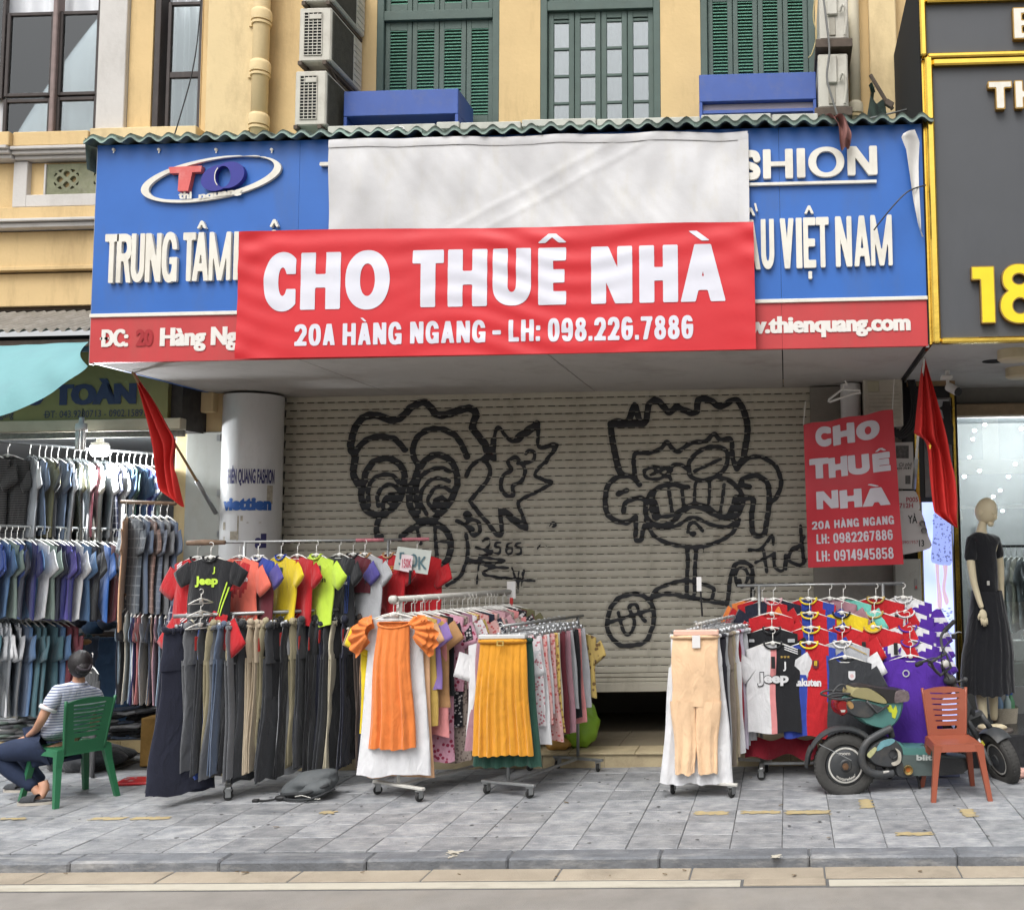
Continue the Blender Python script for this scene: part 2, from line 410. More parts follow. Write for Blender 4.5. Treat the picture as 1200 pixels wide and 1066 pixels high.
def glyph(ch, w, s, t):
    base = {'Â': 'A', 'Ầ': 'A', 'À': 'A', 'Ê': 'E', 'Ệ': 'E', 'Ô': 'O'}.get(ch, ch)
    c = w/2
    if base == 'I': F = rect(0, 0, w, 1)
    elif base == 'H': F = uni(rect(0, 0, s, 1), rect(w-s, 0, w, 1), rect(0, .5-t/2, w, .5+t/2))
    elif base == 'T': F = uni(rect(c-s/2, 0, c+s/2, 1), rect(0, 1-t, w, 1))
    elif base == 'E': F = uni(rect(0, 0, s, 1), rect(0, 0, w, t), rect(0, 1-t, w, 1), rect(0, .5-t/2, w*.94, .5+t/2))
    elif base == 'N': F = uni(rect(0, 0, s, 1), rect(w-s, 0, w, 1), diag(0, w-s*1.15, s*1.15))
    elif base == 'M': q = s*.85; F = uni(rect(0, 0, q, 1), rect(w-q, 0, w, 1), diag(0, c-q*.55, q*1.1), diag(w-q*1.1, c-q*.55, q*1.1))
    elif base == 'V': F = uni(diag(0, c-s*.55, s*1.1), diag(w-s*1.1, c-s*.55, s*1.1))
    elif base == 'A': q = s; F = uni(diag(c-q*.55, 0, q), diag(c-q*.45, w-q, q), inter(rect(0, .2, w, .2+t), diag(c-q*.5, 0, w-0.0), diag(c-w+q*.5, 0, w)))
    elif base == 'U': r = .34; F = sub(uni(rect(0, r, w, 1), elli(c, r, c, r, 2.2)), uni(rect(s, r, w-s, 1.2), elli(c, r, c-s, r-t, 2.0)))
    elif base == 'O': F = sub(elli(c, .5, c, .52, 2.15), elli(c, .5, c-s, .52-t, 2.1))
    elif base == 'C': F = sub(sub(elli(c*1.18, .5, c*1.18, .52, 2.15), elli(c*1.18, .5, c*1.18-s, .52-t*1.15, 2.1)), uni(rect(w, -1, 9, 2), rect(c*1.18, .37, 9, .63)))
    elif base == 'G': F = uni(sub(sub(elli(c, .5, c, .52, 2.4), elli(c, .5, c-s, .52-t, 2.1)), rect(c, .5, 9, .66)), rect(w-s*.9, 0, w, .5), rect(c, .36, w, .5))
    elif base == 'R': F = uni(rect(0, 0, s, 1), sub(uni(rect(s*.5, .44, c, 1), elli(c, .72, c, .28, 2.6)), uni(rect(s, .44+t, c, 1-t), elli(c, .72, c-s, .28-t, 2.2))), diag(w*.45, w-s, s, 0, .5))
    elif base == 'S':
        q = s*.62; pts = [(w-q*.55, .70), (w-q, .86), (c, .93-q*.3), (q, .86), (q*.7, .72), (q*1.1, .60), (c, .51), (w-q*1.1, .41), (w-q*.6, .28), (w-q, .13), (c, .06+q*.3), (q, .13), (q*.6, .31)]
        F = stroke(smooth_pts(pts, 5), s*.92)
    elif base == 'L': F = uni(rect(0, 0, s, 1), rect(0, 0, w, t))
    elif base == '.': F = rect(0, 0, w, t*1.1)
    elif base == ':': F = uni(rect(0, 0, w, t*1.1), rect(0, .5, w, .5+t*1.1))
    elif base == '-': F = rect(0, .36, w, .36+t)
    elif base == '0': F = sub(elli(c, .5, c, .51, 2.6), elli(c, .5, c-s, .51-t, 2.3))
    elif base == '7': F = uni(rect(0, 1-t, w, 1), diag(w-s, w*.18, s, 0, 1))
    elif base == '4': F = uni(rect(w*.55, 0, w*.55+s, 1), rect(0, .2, w, .2+t), diag(w*.5, 0, s, .2, 1))
    elif base == '6': F = sub(elli(c, .5, c, .51, 2.6), uni(elli(c, .31, c-s, .31-t*.9, 2.2), inter(elli(c, .5, c-s, .51-t, 2.4), rect(-1, .62, 2, 2)), rect(s+.02, .63, 2, .74)))
    elif base == '9': G = glyph('6', w, s, t); F = lambda X, Z: G(w-X, 1-Z)
    elif base == '5': F = uni(rect(0, 1-t, w*.95, 1), rect(0, .48, s, 1), sub(uni(elli(c, .31, c, .32, 2.6), rect(0, .5, c, .62)), uni(elli(c, .31, c-s, .32-t, 2.2), inter(rect(-1, .22, c-s*.2, .42), lambda X, Z: X*0-1))))
    elif base == '2': F = uni(rect(0, 0, w, t), inter(sub(elli(c, .68, c, .33, 2.4), elli(c, .68, c-s, .33-t, 2.2)), uni(rect(-1, .66, 2, 2), rect(c, .45, 2, 2))), inter(diag(w-s*1.05, -s*.05, s*1.15, 0, .62), rect(0, 0, w, .62)))
    elif base == '1': F = uni(rect(w-s, 0, w, 1), rect(0, 1-t*1.3, w-s/2, 1))
    elif base == '8': F = sub(uni(elli(c, .75, c*.86, .27, 2.2), elli(c, .29, c, .31, 2.2)), uni(elli(c, .75, c*.86-s*.85, .27-t, 2.0), elli(c, .29, c-s, .31-t, 2.0)))
    elif base == 'B': F = sub(uni(rect(0, 0, c, 1), elli(c, .73, c*.9, .27, 3), elli(c, .27, c, .27, 3)), uni(rect(s, t, c*1.2, .5-t*.4), rect(s, .5+t*.4, c*1.2, 1-t)))
    else: F = rect(0, 0, w, 1)
    ex = []
    if ch in 'ÂẦÊỆÔ': ex.append(uni(diag(c-s*.22, c-s*1.0, s*.55, 1.08, 1.24), diag(c-s*.3, c+s*.45, s*.55, 1.08, 1.24)))
    if ch == 'À': ex.append(diag(c-s*.95, c-s*.05, s*.55, 1.06, 1.24))
    if ch == 'Ầ': ex.append(diag(c+s*.75, c+s*1.15, s*.4, 1.16, 1.33))
    if ch == 'Ệ': ex.append(rect(c-s*.38, -.22, c+s*.38, -.07))
    if ex: F = uni(F, *ex)
    return F
def letter(mb, ch, x0, x1, zb, cap, y, s, t, cell, th=0.0, fn=None, mi=0):
    """one heavy capital; s = stem width and t = bar width in metres"""
    H = cap; w = (x1-x0)/H; F = glyph(ch, w, s/H, t/H)
    n0 = len(mb.v)
    mb.sdf(lambda X, Z: F((X-x0)/H, (Z-zb)/H)*H, x0-0.012, x1+0.012, zb-(0.25 if ch == 'Ệ' else 0.04)*H, zb+(1.38 if ch in 'ÂẦÊỆÔÀ' else 1.04)*H, cell, y, th, mi)
    if fn: mb.v[n0:] = [tuple(fn(*v)) for v in mb.v[n0:]]
    return mb

def hline(mb, s_, x0, x1, zb, cap, s, t, cell, fn=None, gap=.16, widths=None):
    """line of heavy capitals and figures spread over x0..x1"""
    W_ = {' ': .45, '.': .34, ':': .34, '-': .6, 'I': .34, '1': .62, 'L': .82, 'M': 1.3}
    ws = [W_.get(c, 1.0) for c in s_]; tot = sum(ws)+gap*(len(s_)-1); u = (x1-x0)/tot; x = x0
    for c, w in zip(s_, ws):
        if c != ' ': letter(mb, c, x, x+w*u, zb, cap, 0, s, t, cell, 0, fn)
        x += (w+gap)*u
    return mb

# ============================================================ GROUND
M_ASP = mat('asphalt', (128, 124, 119), 0.95, 0.12, 3, 0.6, 160, k=1.4, dirt=((165, 155, 140), 0.5, 1.2, (1, 1, 1)))
M_GUT = mat('gutter_concrete', (172, 160, 142), 0.92, 0.10, 4, 0.5, 90, rand=0.06, dirt=((110, 100, 88), 0.6, 2.5, (1, 1, 1)))
M_LINE = mat('worn_road_paint', (196, 190, 175), 0.85, 0.05, 8, 0.3, 80, dirt=((140, 130, 115), 0.7, 9, (0.3, 1, 1)))
M_KERB = mat('kerb_bluestone', (116, 119, 124), 0.8, 0.2, 7, 0.6, 60, rand=0.08, dirt=((196, 194, 190), 0.8, 5, (0.5, 2, 2)))
def tile_mat():
    m = mat('slate_paver', (116, 119, 124), 0.62, 0.14, 7.0, 0.5, 70, rand=0.17, c2=(160, 161, 163), dirt=((206, 204, 200), 0.9, 6.0, (1.0, 3.2, 1)), k=1.12)
    return m
M_TILE = tile_mat()
M_JOINT = mat('mortar_joint', (104, 104, 104), 0.95, 0.1)
M_YPNT = mat('yellow_spray', (184, 166, 124), 0.9, 0.1, 20, dirt=((150, 150, 150), 0.7, 14, (1, 1, 1)))
ZR = -0.072
MB().box(-22, 16, -14, 7.2, ZR-0.3, ZR-0.003).build('road', M_ASP, kind='structure')
MB().box(-22, 16, 6.80, 30, -0.5, -0.012).build('ground', M_JOINT, kind='structure')
gut = MB().box(-22, 16, 6.37, 6.80, ZR-0.05, ZR+0.001).build('gutter', M_JOINT, kind='structure')
pave = MB().box(-22, 16, 6.93, 7.2, -0.05, -0.010).build('pavement', M_JOINT, kind='structure')
r = random.Random(3)
x = -8.2; k = 0
while x < 3.2:                                     # gutter slabs
    w = 0.84; y0 = 6.40
    MB().box(x+.005, x+w-.005, 6.515, 6.735, ZR-0.03, ZR+0.004+r.uniform(0, .004), 0.004).build('slab', M_GUT, gut)
    x += w
ln = MB()
for a, b in ((-9.0, -0.32), (0.22, 4.0)):
    ln.box(a, b, 6.375, 6.485, ZR-0.02, ZR+0.006)
ln.build('road_line', M_LINE, gut)
MB().box(-.30, .20, 6.39, 6.50, ZR-.02, ZR+.012, .006).build('slab', M_GUT, gut)
kerb = MB().box(-22, 16, 6.76, 6.93, -0.2, -0.03).build('kerb', M_JOINT, kind='structure')
xs = [-8.6, -7.6, -6.62, -5.66, -4.70, -3.71, -2.75, -1.83, -.85, .11, 1.05, 2.0, 2.9]
for a, b in zip(xs[:-1], xs[1:]):
    m = MB().box(a+.003, b-.003, 6.725+r.uniform(-.006, .006), 6.915, ZR-.05, r.uniform(-.004, .004), .013)
    m.build('kerb_stone', M_KERB, kerb)
tm = []
for q in range(6):
    m = MB()
    m.box(0.0022, .3428, 0.004, .316, -.03, 0.0, .0035)
    tm.append(m.mesh('paver', M_TILE, False))
TW, TD = .345, .320
for j in range(10):
    y = 6.922+j*TD
    for i in range(-26, 10):
        xx = -.066+i*TW
        if j >= 8 and xx > -6.3 and xx < 1.4: continue
        if xx < -1.05*y-0.6 or xx > 0.30*y+0.2: continue
        t = mesh_obj('paver', tm[(i*7+j*3) % 6], pave)
        t.location = (xx, y, r.uniform(-.003, .002)); t.rotation_euler = (r.uniform(-.004, .004), r.uniform(-.004, .004), r.uniform(-.004, .004))
pm = MB()
def dab(px0, py0, px1, py1, mb_=None):
    mb_ = mb_ or pm
    a = GP(px0, (py0+py1)/2); b = GP(px1, (py0+py1)/2); y1 = GP(px0, py0).y; y0 = GP(px0, py1).y; n0 = len(mb_.v)
    F = rect(a.x, y0, b.x, y1); q = a.x*7
    mb_.sdf(lambda X, Z: F(X, Z)+.012*np.sin(X*83+q)*np.sin(Z*71+q)+.010*np.sin(X*37-Z*130)+.008*np.sin(X*210+Z*190), a.x-.02, b.x+.02, y0-.02, y1+.02, .011)
    mb_.v[n0:] = [(x, z, .0045) for x, _, z in mb_.v[n0:]]
for q in [(0, 958.5, 30, 960.5), (107, 958, 145, 961), (155, 957.5, 197, 960.5), (376, 950.5, 393, 953.5), (814, 951, 853, 955), (869, 950.5, 914, 953.5), (921, 950, 972, 954), (1008, 937, 1022, 947), (1127, 948, 1142, 957), (1050, 975.5, 1093, 979)]:
    dab(*q)
pm.build('paint_marks', M_YPNT, pave, kind='stuff')
wm_ = MB()
for q in [(524, 997, 540, 1001), (528, 1000, 533, 1005), (905, 1002, 915, 1005)]: dab(*q, wm_)
wm_.build('white_smears', M_LINE, pave, kind='stuff')
gm_ = MB(); q = random.Random(6)
for k in range(150):
    x = q.uniform(-6.5, 2.0); y = q.uniform(6.95, 9.2); s_ = q.uniform(.006, .018); n = 7
    vs = [(x+s_*q.uniform(.6, 1.1)*math.cos(i*6.283/n), y+s_*q.uniform(.6, 1.1)*math.sin(i*6.283/n), .0042) for i in range(n)]; gm_.add(vs, [tuple(range(n))])
gm_.build('gum_spots', mat('old_gum', (92, 92, 94), .9, .2), pave, kind='stuff')
lt_ = MB()
for k in range(26):
    x = q.uniform(-6.5, 2.0); y = q.choice((q.uniform(6.5, 6.7), q.uniform(7, 9.3))); z = .006 if y > 6.8 else ZR+.012; a_ = q.uniform(0, 3.1); s_ = q.uniform(.012, .03)
    lt_.obox((x, y, z+.004), (s_*1.6, s_*.7, .003), Matrix.Rotation(a_, 3, 'Z') @ Matrix.Rotation(.25, 3, 'Y'))
lt_.build('litter_specks', mat('dry_leaf_bits', (120, 98, 66), .9, .4, 30), pave, kind='stuff')

# ============================================================ MAIN BUILDING
FY = 9.8; SY = 10.05
bld = thing('shop_building', 'yellow two-storey shop building with green louvred shutters above a blue signboard', 'building', (-2.2, 10.3, 0))
def wallbox(px0, px1, y0=FY, mt=M_YEL, z0=3.6, z1=10.0, name='wall', par=None, y1=12.0):
    a = P(px0, 100, y0).x; b = P(px1, 100, y0).x
    return MB().box(a, b, y0, y1, z0, z1, .004).build(name, mt, par if par is not None else bld)
# upper wall between the window openings
ZW = 6.0
wins = []
def opening(px0, px1, py1): return P(px0, 70, FY).x, P(px1, 70, FY).x, P((px0+px1)/2, py1, FY).z
w1 = opening(441, 585, 160); w2 = opening(633, 774, 160); w3 = opening(821, 956, 160)
xl = P(236, 100, FY).x; xr = P(1086, 100, FY).x
cuts = [xl, w1[0], w1[1], w2[0], w2[1], w3[0], w3[1], xr]
for a, b in ((0, 1), (2, 3), (4, 5), (6, 7)):
    MB().box(cuts[a], cuts[b], FY, FY+.5, 3.56, 10).build('wall', M_YEL, bld)
for a, b in ((1, 2), (3, 4), (5, 6)):
    MB().box(cuts[a], cuts[b], FY+.02, FY+.5, 3.56, 5.6).build('wall', M_YEL, bld)
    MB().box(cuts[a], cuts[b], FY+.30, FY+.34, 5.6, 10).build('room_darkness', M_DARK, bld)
# pilaster left (cream) with moulded arris, right pilaster
a = P(243, 80, FY-.12).x; b = P(300, 80, FY-.12).x
MB().box(a, b, FY-.14, FY, 5.0, 10, .01).build('pilaster', M_CRM, bld)
a = P(1020, 80, FY-.12).x; b = P(1052, 80, FY-.12).x
MB().box(a, b, FY-.10, FY, 5.0, 10, .01).build('pilaster', M_CRM, bld)
M_GRN = mat('dark_green_paint', (80, 98, 91), 0.6, 0.10, 6, 0.15, 40, dirt=((96, 104, 92), 0.4, 8, (1, 1, .4)))
M_GRL = mat('bright_green_paint', (88, 142, 120), 0.6, 0.10, 6)
M_GLS = glass('window_glass', alpha=.13)
def louvre_leaf(win, x0, x1, y, splits, leafz):
    """one leaf of a louvred shutter: stiles, rails, tilted slats"""
    st = .05
    f = MB(); z0, z1 = leafz
    f.box(x0, x0+st, y, y+.035, z0, z1, .004); f.box(x1-st, x1, y, y+.035, z0, z1, .004)
    zs = sorted(splits)
    rails = [z0]+zs+[z1]
    for k, z in enumerate(rails):
        zz = min(max(z-.045, z0), z1-.09)
        f.box(x0+st, x1-st, y+.001, y+.034, zz, zz+.09, .003)
    lf = f.build('shutter_leaf', M_GRN, win)
    MB().box(x0+st, x1-st, y+.030, y+.036, z0, z1).build('leaf_back', M_GRN, lf)
    sl = MB()
    for za, zb in zip(rails[:-1], rails[1:]):
        z = za+.055
        while z < zb-.055:
            sl.add([(x0+st, y+.004, z), (x1-st, y+.004, z), (x1-st, y+.026, z+.020), (x0+st, y+.026, z+.020), (x0+st, y+.004, z+.006), (x1-st, y+.004, z+.006), (x1-st, y+.026, z+.026), (x0+st, y+.026, z+.026)],
                   [(0, 1, 5, 4), (4, 5, 6, 7), (1, 2, 6, 5), (3, 0, 4, 7), (2, 3, 7, 6)])
            z += .034
    sl.build('louvre_slats', M_GRL, lf, kind='stuff')
def frame(win, w, y, wd=.07, zt=8.2, ztr=None):
    f = MB(); f.box(w[0], w[0]+wd, y-.03, y+.08, 5.6, zt, .005); f.box(w[1]-wd, w[1], y-.03, y+.08, 5.6, zt, .005)
    if ztr: f.box(w[0]+wd, w[1]-wd, y-.028, y+.078, ztr, ztr+.10, .005)
    return f.build('window_frame', M_GRN, win)
for nm, w, ztr_px, kind in (('a', w1, 20, 0), ('b', w2, 14, 1), ('c', w3, -3, 0)):
    win = thing('window', None, None, (w[0], FY, 5.9)) if False else MB().box(w[0]-.0, w[1]+.0, FY+.10, FY+.12, 9.9, 9.95).build('window', M_GRN, bld)
    ztr = P((w[0]+w[1])/2*0+600, ztr_px, FY).z
    frame(win, w, FY+.03, zt=10.0, ztr=ztr)
    n = 4; ww = (w[1]-w[0]-.14)/n
    for i in range(n):
        xa = w[0]+.07+i*ww+.003; xb = xa+ww-.006
        if kind == 0:
            louvre_leaf(win, xa, xb, FY+.04, [6.25] if nm == 'a' else [6.55], (5.6, ztr))
            louvre_leaf(win, xa, xb, FY+.04, [], (ztr+.10, ztr+.9))
        else:
            louvre_leaf(win, xa, xb, FY+.04, [], (ztr+.10, ztr+.9))
            f = MB(); st = .055; z0, z1 = 5.6, ztr
            f.box(xa, xa+st, FY+.04, FY+.075, z0, z1, .004); f.box(xb-st, xb, FY+.04, FY+.075, z0, z1, .004)
            bars = [P(700, yy, FY).z for yy in (22, 54, 86, 118, 150)]
            for z in bars: f.box(xa+st, xb-st, FY+.042, FY+.073, z-.014, z+.014, .003)
            f.box(xa+st, xb-st, FY+.042, FY+.073, z1-.07, z1, .003)
            lf = f.build('window_leaf', M_GRN, win)
            for za, zb in zip(bars[1:], bars[:-1]):
                MB().box(xa+st, xb-st, FY+.055, FY+.059, za, zb).build('pane', M_GLS, lf)
# room seen through the middle window: pale curtain
M_CURT = mat('pale_curtain', (128, 132, 136), .9, .06, 3)
MB().grid(lambda u, v: (w2[0]+.08+(w2[1]-w2[0]-.16)*u, FY+.20+.02*math.sin(u*60), 5.7+3.0*v), 60, 1).build('curtain', M_CURT, bld, smooth=True)
# ============================================================ CANOPY + SIGNBOARD
SX0, SX1, SZ0, SZ1, SGY = -5.555, 1.135, 3.51, 5.30, 7.95
M_SBLUE = mat('sign_blue', (50, 108, 192), 0.42, 0.05, 2.5, dirt=((90, 100, 110), 0.35, 3.0, (1, 1, .3)))
M_SRED = mat('sign_red_faded', (200, 66, 68), 0.45, 0.07, 2.5, dirt=((150, 90, 80), 0.5, 3.2, (1, 1, .25)))
M_SOFF = mat('soffit_grey_board', (186, 182, 178), 0.8, 0.05, 1.2, dirt=((120, 108, 96), 0.55, 1.4, (1, 1, 1)))
M_RUST = mat('rusty_edge', (120, 84, 62), 0.9, 0.25, 12)
sg = thing('shop_signboard', 'long blue shop signboard with raised white letters and a red lower band on the canopy', 'signboard', (-2.2, SGY, SZ0))
zs = P(600, 360, SGY).z                                     # split between blue and red
zb = RC(110, 368, 112, 372, SGY)[2]
zs = P(190, 369, SGY).z
seam = [SX0, P(110+60, 250, SGY).x-.2, P(385, 250, SGY).x, P(650, 250, SGY).x, P(914, 250, SGY).x, SX1]
seam = [SX0, P(350, 250, SGY).x, P(640, 250, SGY).x, P(914, 250, SGY).x, SX1]
for a, b in zip(seam[:-1], seam[1:]):
    MB().box(a+.001, b-.001, SGY, SGY+.04, zs+.02, SZ1).build('blue_panel', M_SBLUE, sg)
    MB().box(a+.001, b-.001, SGY+.001, SGY+.04, SZ0, zs-.012).build('red_panel', M_SRED, sg)
MB().box(SX0-.004, SX1+.004, SGY-.014, SGY+.03, zs-.012, zs+.018, .003).build('white_strip', M_LET, sg)
for xx in (SX0-.006, SX1-.016):
    MB().box(xx, xx+.022, SGY+.005, SGY+.05, SZ0-.01, SZ1+.01).build('edge_trim', M_STEEL, sg)
def sx(px, py=300): return P(px, py, SGY).x
def sz(px, py): return P(px, py, SGY).z
def raised(chars, py0, py1, s, t, names='letter', th=.03, cell=.0085, pxref=None):
    for ch, a, b in chars:
        m = (a+b)/2; z1 = sz(m, py0(m)); z0 = sz(m, py1(m))
        mb = MB(); letter(mb, ch, sx(a, py1(m)), sx(b, py1(m)), z0, z1-z0, SGY-.034, s, t, cell, th)
        mb.build(names, M_LET, sg)
ln1 = lambda p0, p1: (lambda m: p0[1]+(m-p0[0])*(p1[1]-p0[1])/(p1[0]-p0[0]))
raised([('T', 124.5, 140.5), ('R', 138.5, 156), ('U', 155.6, 171.2), ('N', 172.4, 190.6), ('G', 191.5, 209.5), ('T', 216, 230.5), ('Â', 227.5, 246.5), ('M', 246.8, 272)],
       ln1((125, 276), (270, 273)), ln1((125, 333), (270, 329.5)), .038, .062)
raised([('H', 275.5, 298), ('Ô', 313, 331)], ln1((125, 276), (270, 273)), ln1((125, 333), (270, 329.5)), .038, .062)
raised([('Ầ', 870, 891.5), ('U', 892.4, 907.8), ('V', 914.6, 931), ('I', 933.4, 940.4), ('Ệ', 942, 956.5), ('T', 957, 972), ('N', 979.5, 998.6), ('A', 1001, 1020), ('M', 1020.8, 1045.8)],
       ln1((892, 258.5), (1045, 253)), ln1((892, 316.8), (1045, 312)), .038, .062)
raised([('S', 860, 890.5), ('H', 894.5, 929.5), ('I', 934, 943.8), ('O', 947.5, 989.5), ('N', 993.2, 1028)],
       ln1((890, 177.5), (1028, 172.5)), ln1((890, 211.5), (1028, 206)), .062, .035)
raised([('T', 376, 410)], ln1((376, 192), (410, 191)), ln1((376, 224), (410, 223)), .062, .030)
a = sx(840, 217); b = sx(1027, 212)
MB().box(a, b, SGY-.03, SGY, sz(1000, 214.8)-.010, sz(1000, 214.8)+.014, .002).build('underline_bar', M_LET, sg)
# flat lettering on the red band
tx = MB()
text(tx, 'ĐC:', sx(123), sx(154.5), sz(138, 406.3), sz(138, 386)-sz(138, 406.3), SGY-.004, .022, bold=.008)
text(tx, 'Hàng Ngang', sx(191), sx(316), sz(232, 404.8), sz(232, 383.5)-sz(232, 404.8), SGY-.004, .022, bold=.008)
text(tx, 'www.thienquang.com', sx(838), sx(1064.8), sz(980, 389), sz(980, 369.5)-sz(980, 389), SGY-.004, .035, bold=.005)
tx.build('lettering', mat('print_white', (236, 232, 226), .5, .03), sg, kind='stuff')
text(MB(), '20', sx(163), sx(183), sz(173, 405.5), sz(173, 386)-sz(173, 405.5), SGY-.004, .035, bold=.005).build('ghost_number', mat('faded_dark_red', (170, 40, 46), .6, .1), sg)
# logo: tilted white swoosh ring with T and O
lc = P(249.5, 211, SGY); ppm = 150.7
ra, rb = 87/ppm, 26/ppm; an = R_(8.5)
mb = MB(); mb.sdf(sub(elli(lc.x, lc.z, ra, rb, 2, an), elli(lc.x+.004, lc.z+.006, ra*.90, rb*.86, 2, an+.035)), lc.x-ra-.05, lc.x+ra+.05, lc.z-.3, lc.z+.3, .011, SGY-.03, .026)
mb.build('logo_ring', M_LET, sg)
mb = MB(); q = lambda px, py: (sx(px, py), sz(px, py))
mb.prism([q(212.5, 226.5), q(224.5, 226.2), q(229.5, 204.5), q(239.5, 204), q(240.5, 196.8), q(202, 198.6), q(203.5, 205.8), q(213.8, 205.5)][::1], SGY-.05, SGY-.004)
mb.build('logo_letter', mat('logo_red', (222, 104, 100), .45, .06, dirt=((230, 170, 165), .6, 8, (1, 1, 1))), sg, angle=30)
oc = P(263.5, 209.5, SGY); M_LGB = mat('logo_navy', (52, 54, 150), .4, .06)
A = elli(oc.x-.035, oc.z-.01, 20.5/ppm, 15.5/ppm, 2, .35); B = elli(oc.x+.055, oc.z+.012, 20/ppm, 16/ppm, 2, .35); Hc = elli(oc.x+.012, oc.z+.0, 9.5/ppm, 13.2/ppm, 2, .0)
MB().sdf(sub(uni(A, B), Hc), oc.x-.25, oc.x+.25, oc.z-.2, oc.z+.2, .010, SGY-.05, .046).build('logo_letter', M_LGB, sg)
MB().sdf(sub(elli(oc.x+.012, oc.z, 10.6/ppm, 14.3/ppm), Hc), oc.x-.1, oc.x-.03, oc.z-.15, oc.z+.15, .006, SGY-.053, .0).build('logo_outline', M_LET, sg)
mb = MB()
text(mb, 'thi', sx(210), sx(225.5), sz(217, 235), .062, SGY-.036, .05)
text(mb, 'nquang', sx(233.5), sx(284), sz(250, 234.8), .052, SGY-.036, .05, slant=.0, fn=lambda x, y, z: (x, y, z+(x-sx(233.5))*.11))
mb.build('logo_word', M_LET, sg, kind='stuff')
# bolts along the top
for px in (134, 187, 254, 319):
    c = P(px, 176, SGY); MB().lathe([(0, -.01), (.012, -.01), (.012, .012), (0, .012)], c+Vector((0, -.004, 0)), 8, Matrix.Rotation(R_(90), 3, 'X')).add([c+Vector((-.004, -.012, -.03)), c+Vector((.006, -.012, -.03)), c+Vector((.012, -.012, 0)), c+Vector((-.0, -.012, 0))], [(0, 1, 2, 3)]).build('bolt', M_LET, sg)

# canopy slab: soffit boards, side, corrugated roof
can = thing('shop_canopy', 'deep canopy with grey soffit boards and green corrugated roof over the shuttered shopfront', 'canopy', (-2.2, 9.0, 3.5))
for a, b in zip(seam[:-1], seam[1:]):
    MB().box(a+.004, b-.004, SGY+.045, FY+.30, SZ0+.005, SZ0+.05, .003).build('soffit_board', M_SOFF, can)
MB().box(SX0+.01, SX1-.01, SGY+.05, FY+.30, SZ0+.055, SZ0+.2).build('canopy_core', M_DARK, can)
MB().box(SX0+.0, SX0+.03, SGY+.05, FY, SZ0+.002, SZ1-.1).build('side_panel', M_SBLUE, can)
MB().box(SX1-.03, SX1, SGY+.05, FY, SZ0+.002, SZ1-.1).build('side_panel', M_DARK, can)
M_ROOF = mat('green_fibre_roof', (140, 164, 152), .8, .15, 5, .3, 40, c2=(104, 116, 112), dirt=((70, 68, 64), .6, 2.5, (1, 1, 1)))
def corr(u0, u1, ya, za, yb, zb_, per, amp, nper):
    def fn(u, v):
        x = u0+(u1-u0)*u; y = ya+(yb-ya)*v; z = za+(zb_-za)*v+amp*math.sin(2*math.pi*x/per)
        return (x, y, z)
    return fn
x = SX0-.06; ri = 0; rr = random.Random(5)
while x < SX1+.02:
    x1 = min(x+.92, SX1+.04)
    za = SZ1+.035+rr.uniform(-.008, .008)+(.0)
    m = MB(); m.grid(corr(x, x1+.04, SGY-.09+rr.uniform(-.03, .02), za, FY, SZ1+.40, .155, .026, 1), 48, 3)
    n = len(m.v); m.grid(corr(x, x1+.04, SGY-.09, za-.034, FY, SZ1+.37, .155, .022, 1), 48, 3, flip=True)
    for i in range(48): m.f.append((i, i+1, n+i+1, n+i)); m.m.append(0)
    m.build('roof_sheet', M_ROOF, can, smooth=True); x += .92
# drooping end of the roofing at the left corner
m = MB(); m.grid(lambda u, v: (SX0-.075+.03*v-.02*math.sin(u*9), SGY-.05+u*1.2, SZ1+.05-.24*v-.03*math.sin(u*7+v*2)), 12, 4)
m.build('bent_sheet', M_ROOF, can, smooth=True)
# gutter strip of pale metal above the roof
M_PALE = mat('pale_trim', (196, 196, 186), .6, .08, 8, dirt=((110, 105, 90), .5, 6, (1, 1, 1)))
gx = [P(385, 155, 9.0).x, P(512, 150, 9.0).x, P(540, 150, 9.0).x, P(612, 148, 9).x, P(700, 148, 9).x, P(822, 145, 9).x, P(905, 142, 9).x, P(960, 142, 9).x]
for i, (a, b) in enumerate(zip(gx[:-1], gx[1:])):
    zc = P(600, 147.5, 9.0).z + (.012 if i % 2 else 0)
    MB().box(a, b-.01, 8.98, 9.10, zc-.035-(.05 if i == 0 else 0), zc+.035, .008).build('gutter_piece', M_PALE, can)

# white cloth hung over the sign (letters show faintly through it)
M_CLOTH = mat('white_tarpaulin', (214, 213, 214), .5, .03, 5.0, .35, 9, dirt=((206, 200, 184), .5, 3.6, (2.2, 1, .8)))
tp = thing('cloth_cover', 'white tarpaulin hung over the middle of the blue signboard above the red banner', 'tarpaulin', P(630, 212, SGY-.06))
c0 = P(386.5, 168, SGY-.06); c1 = P(876, 156, SGY-.06); zlo = P(630, 268, SGY-.06).z
def hump(x, z):
    v = .010*math.sin(x*3.1+z*2.2)+.012*math.sin(x*1.3-z*4.0+1)+.006*math.sin(x*7+z*9)+.004*math.sin(17*x-6*z)
    for k in range(7):                                     # letters behind press through
        cx = c0.x+.28+k*.42
        v += .006*math.exp(-((x-cx)/.055)**2)*math.exp(-((z-(c0.z-.28))/.16)**4)
        v += .004*math.exp(-((x-cx-.16)/.045)**2)*math.exp(-((z-(c0.z-.28))/.16)**4)
    d = (x-c1.x+1.3)+(c1.z-z)*1.9-.3
    v += .005*math.exp(-(d/.05)**2)+.005*math.exp(-((d-.28)/.04)**2)+.0016*math.sin(31*x+11*math.sin(3*z+x))*math.sin(5*x+7*z)
    return v
def tarp(u, v):
    x = c0.x+(c1.x-c0.x)*u; zt = c0.z+(c1.z-c0.z)*u+.008*math.sin(u*25); z = zt+(zlo-zt)*v
    return (x, SGY-.062-hump(x, z), z)
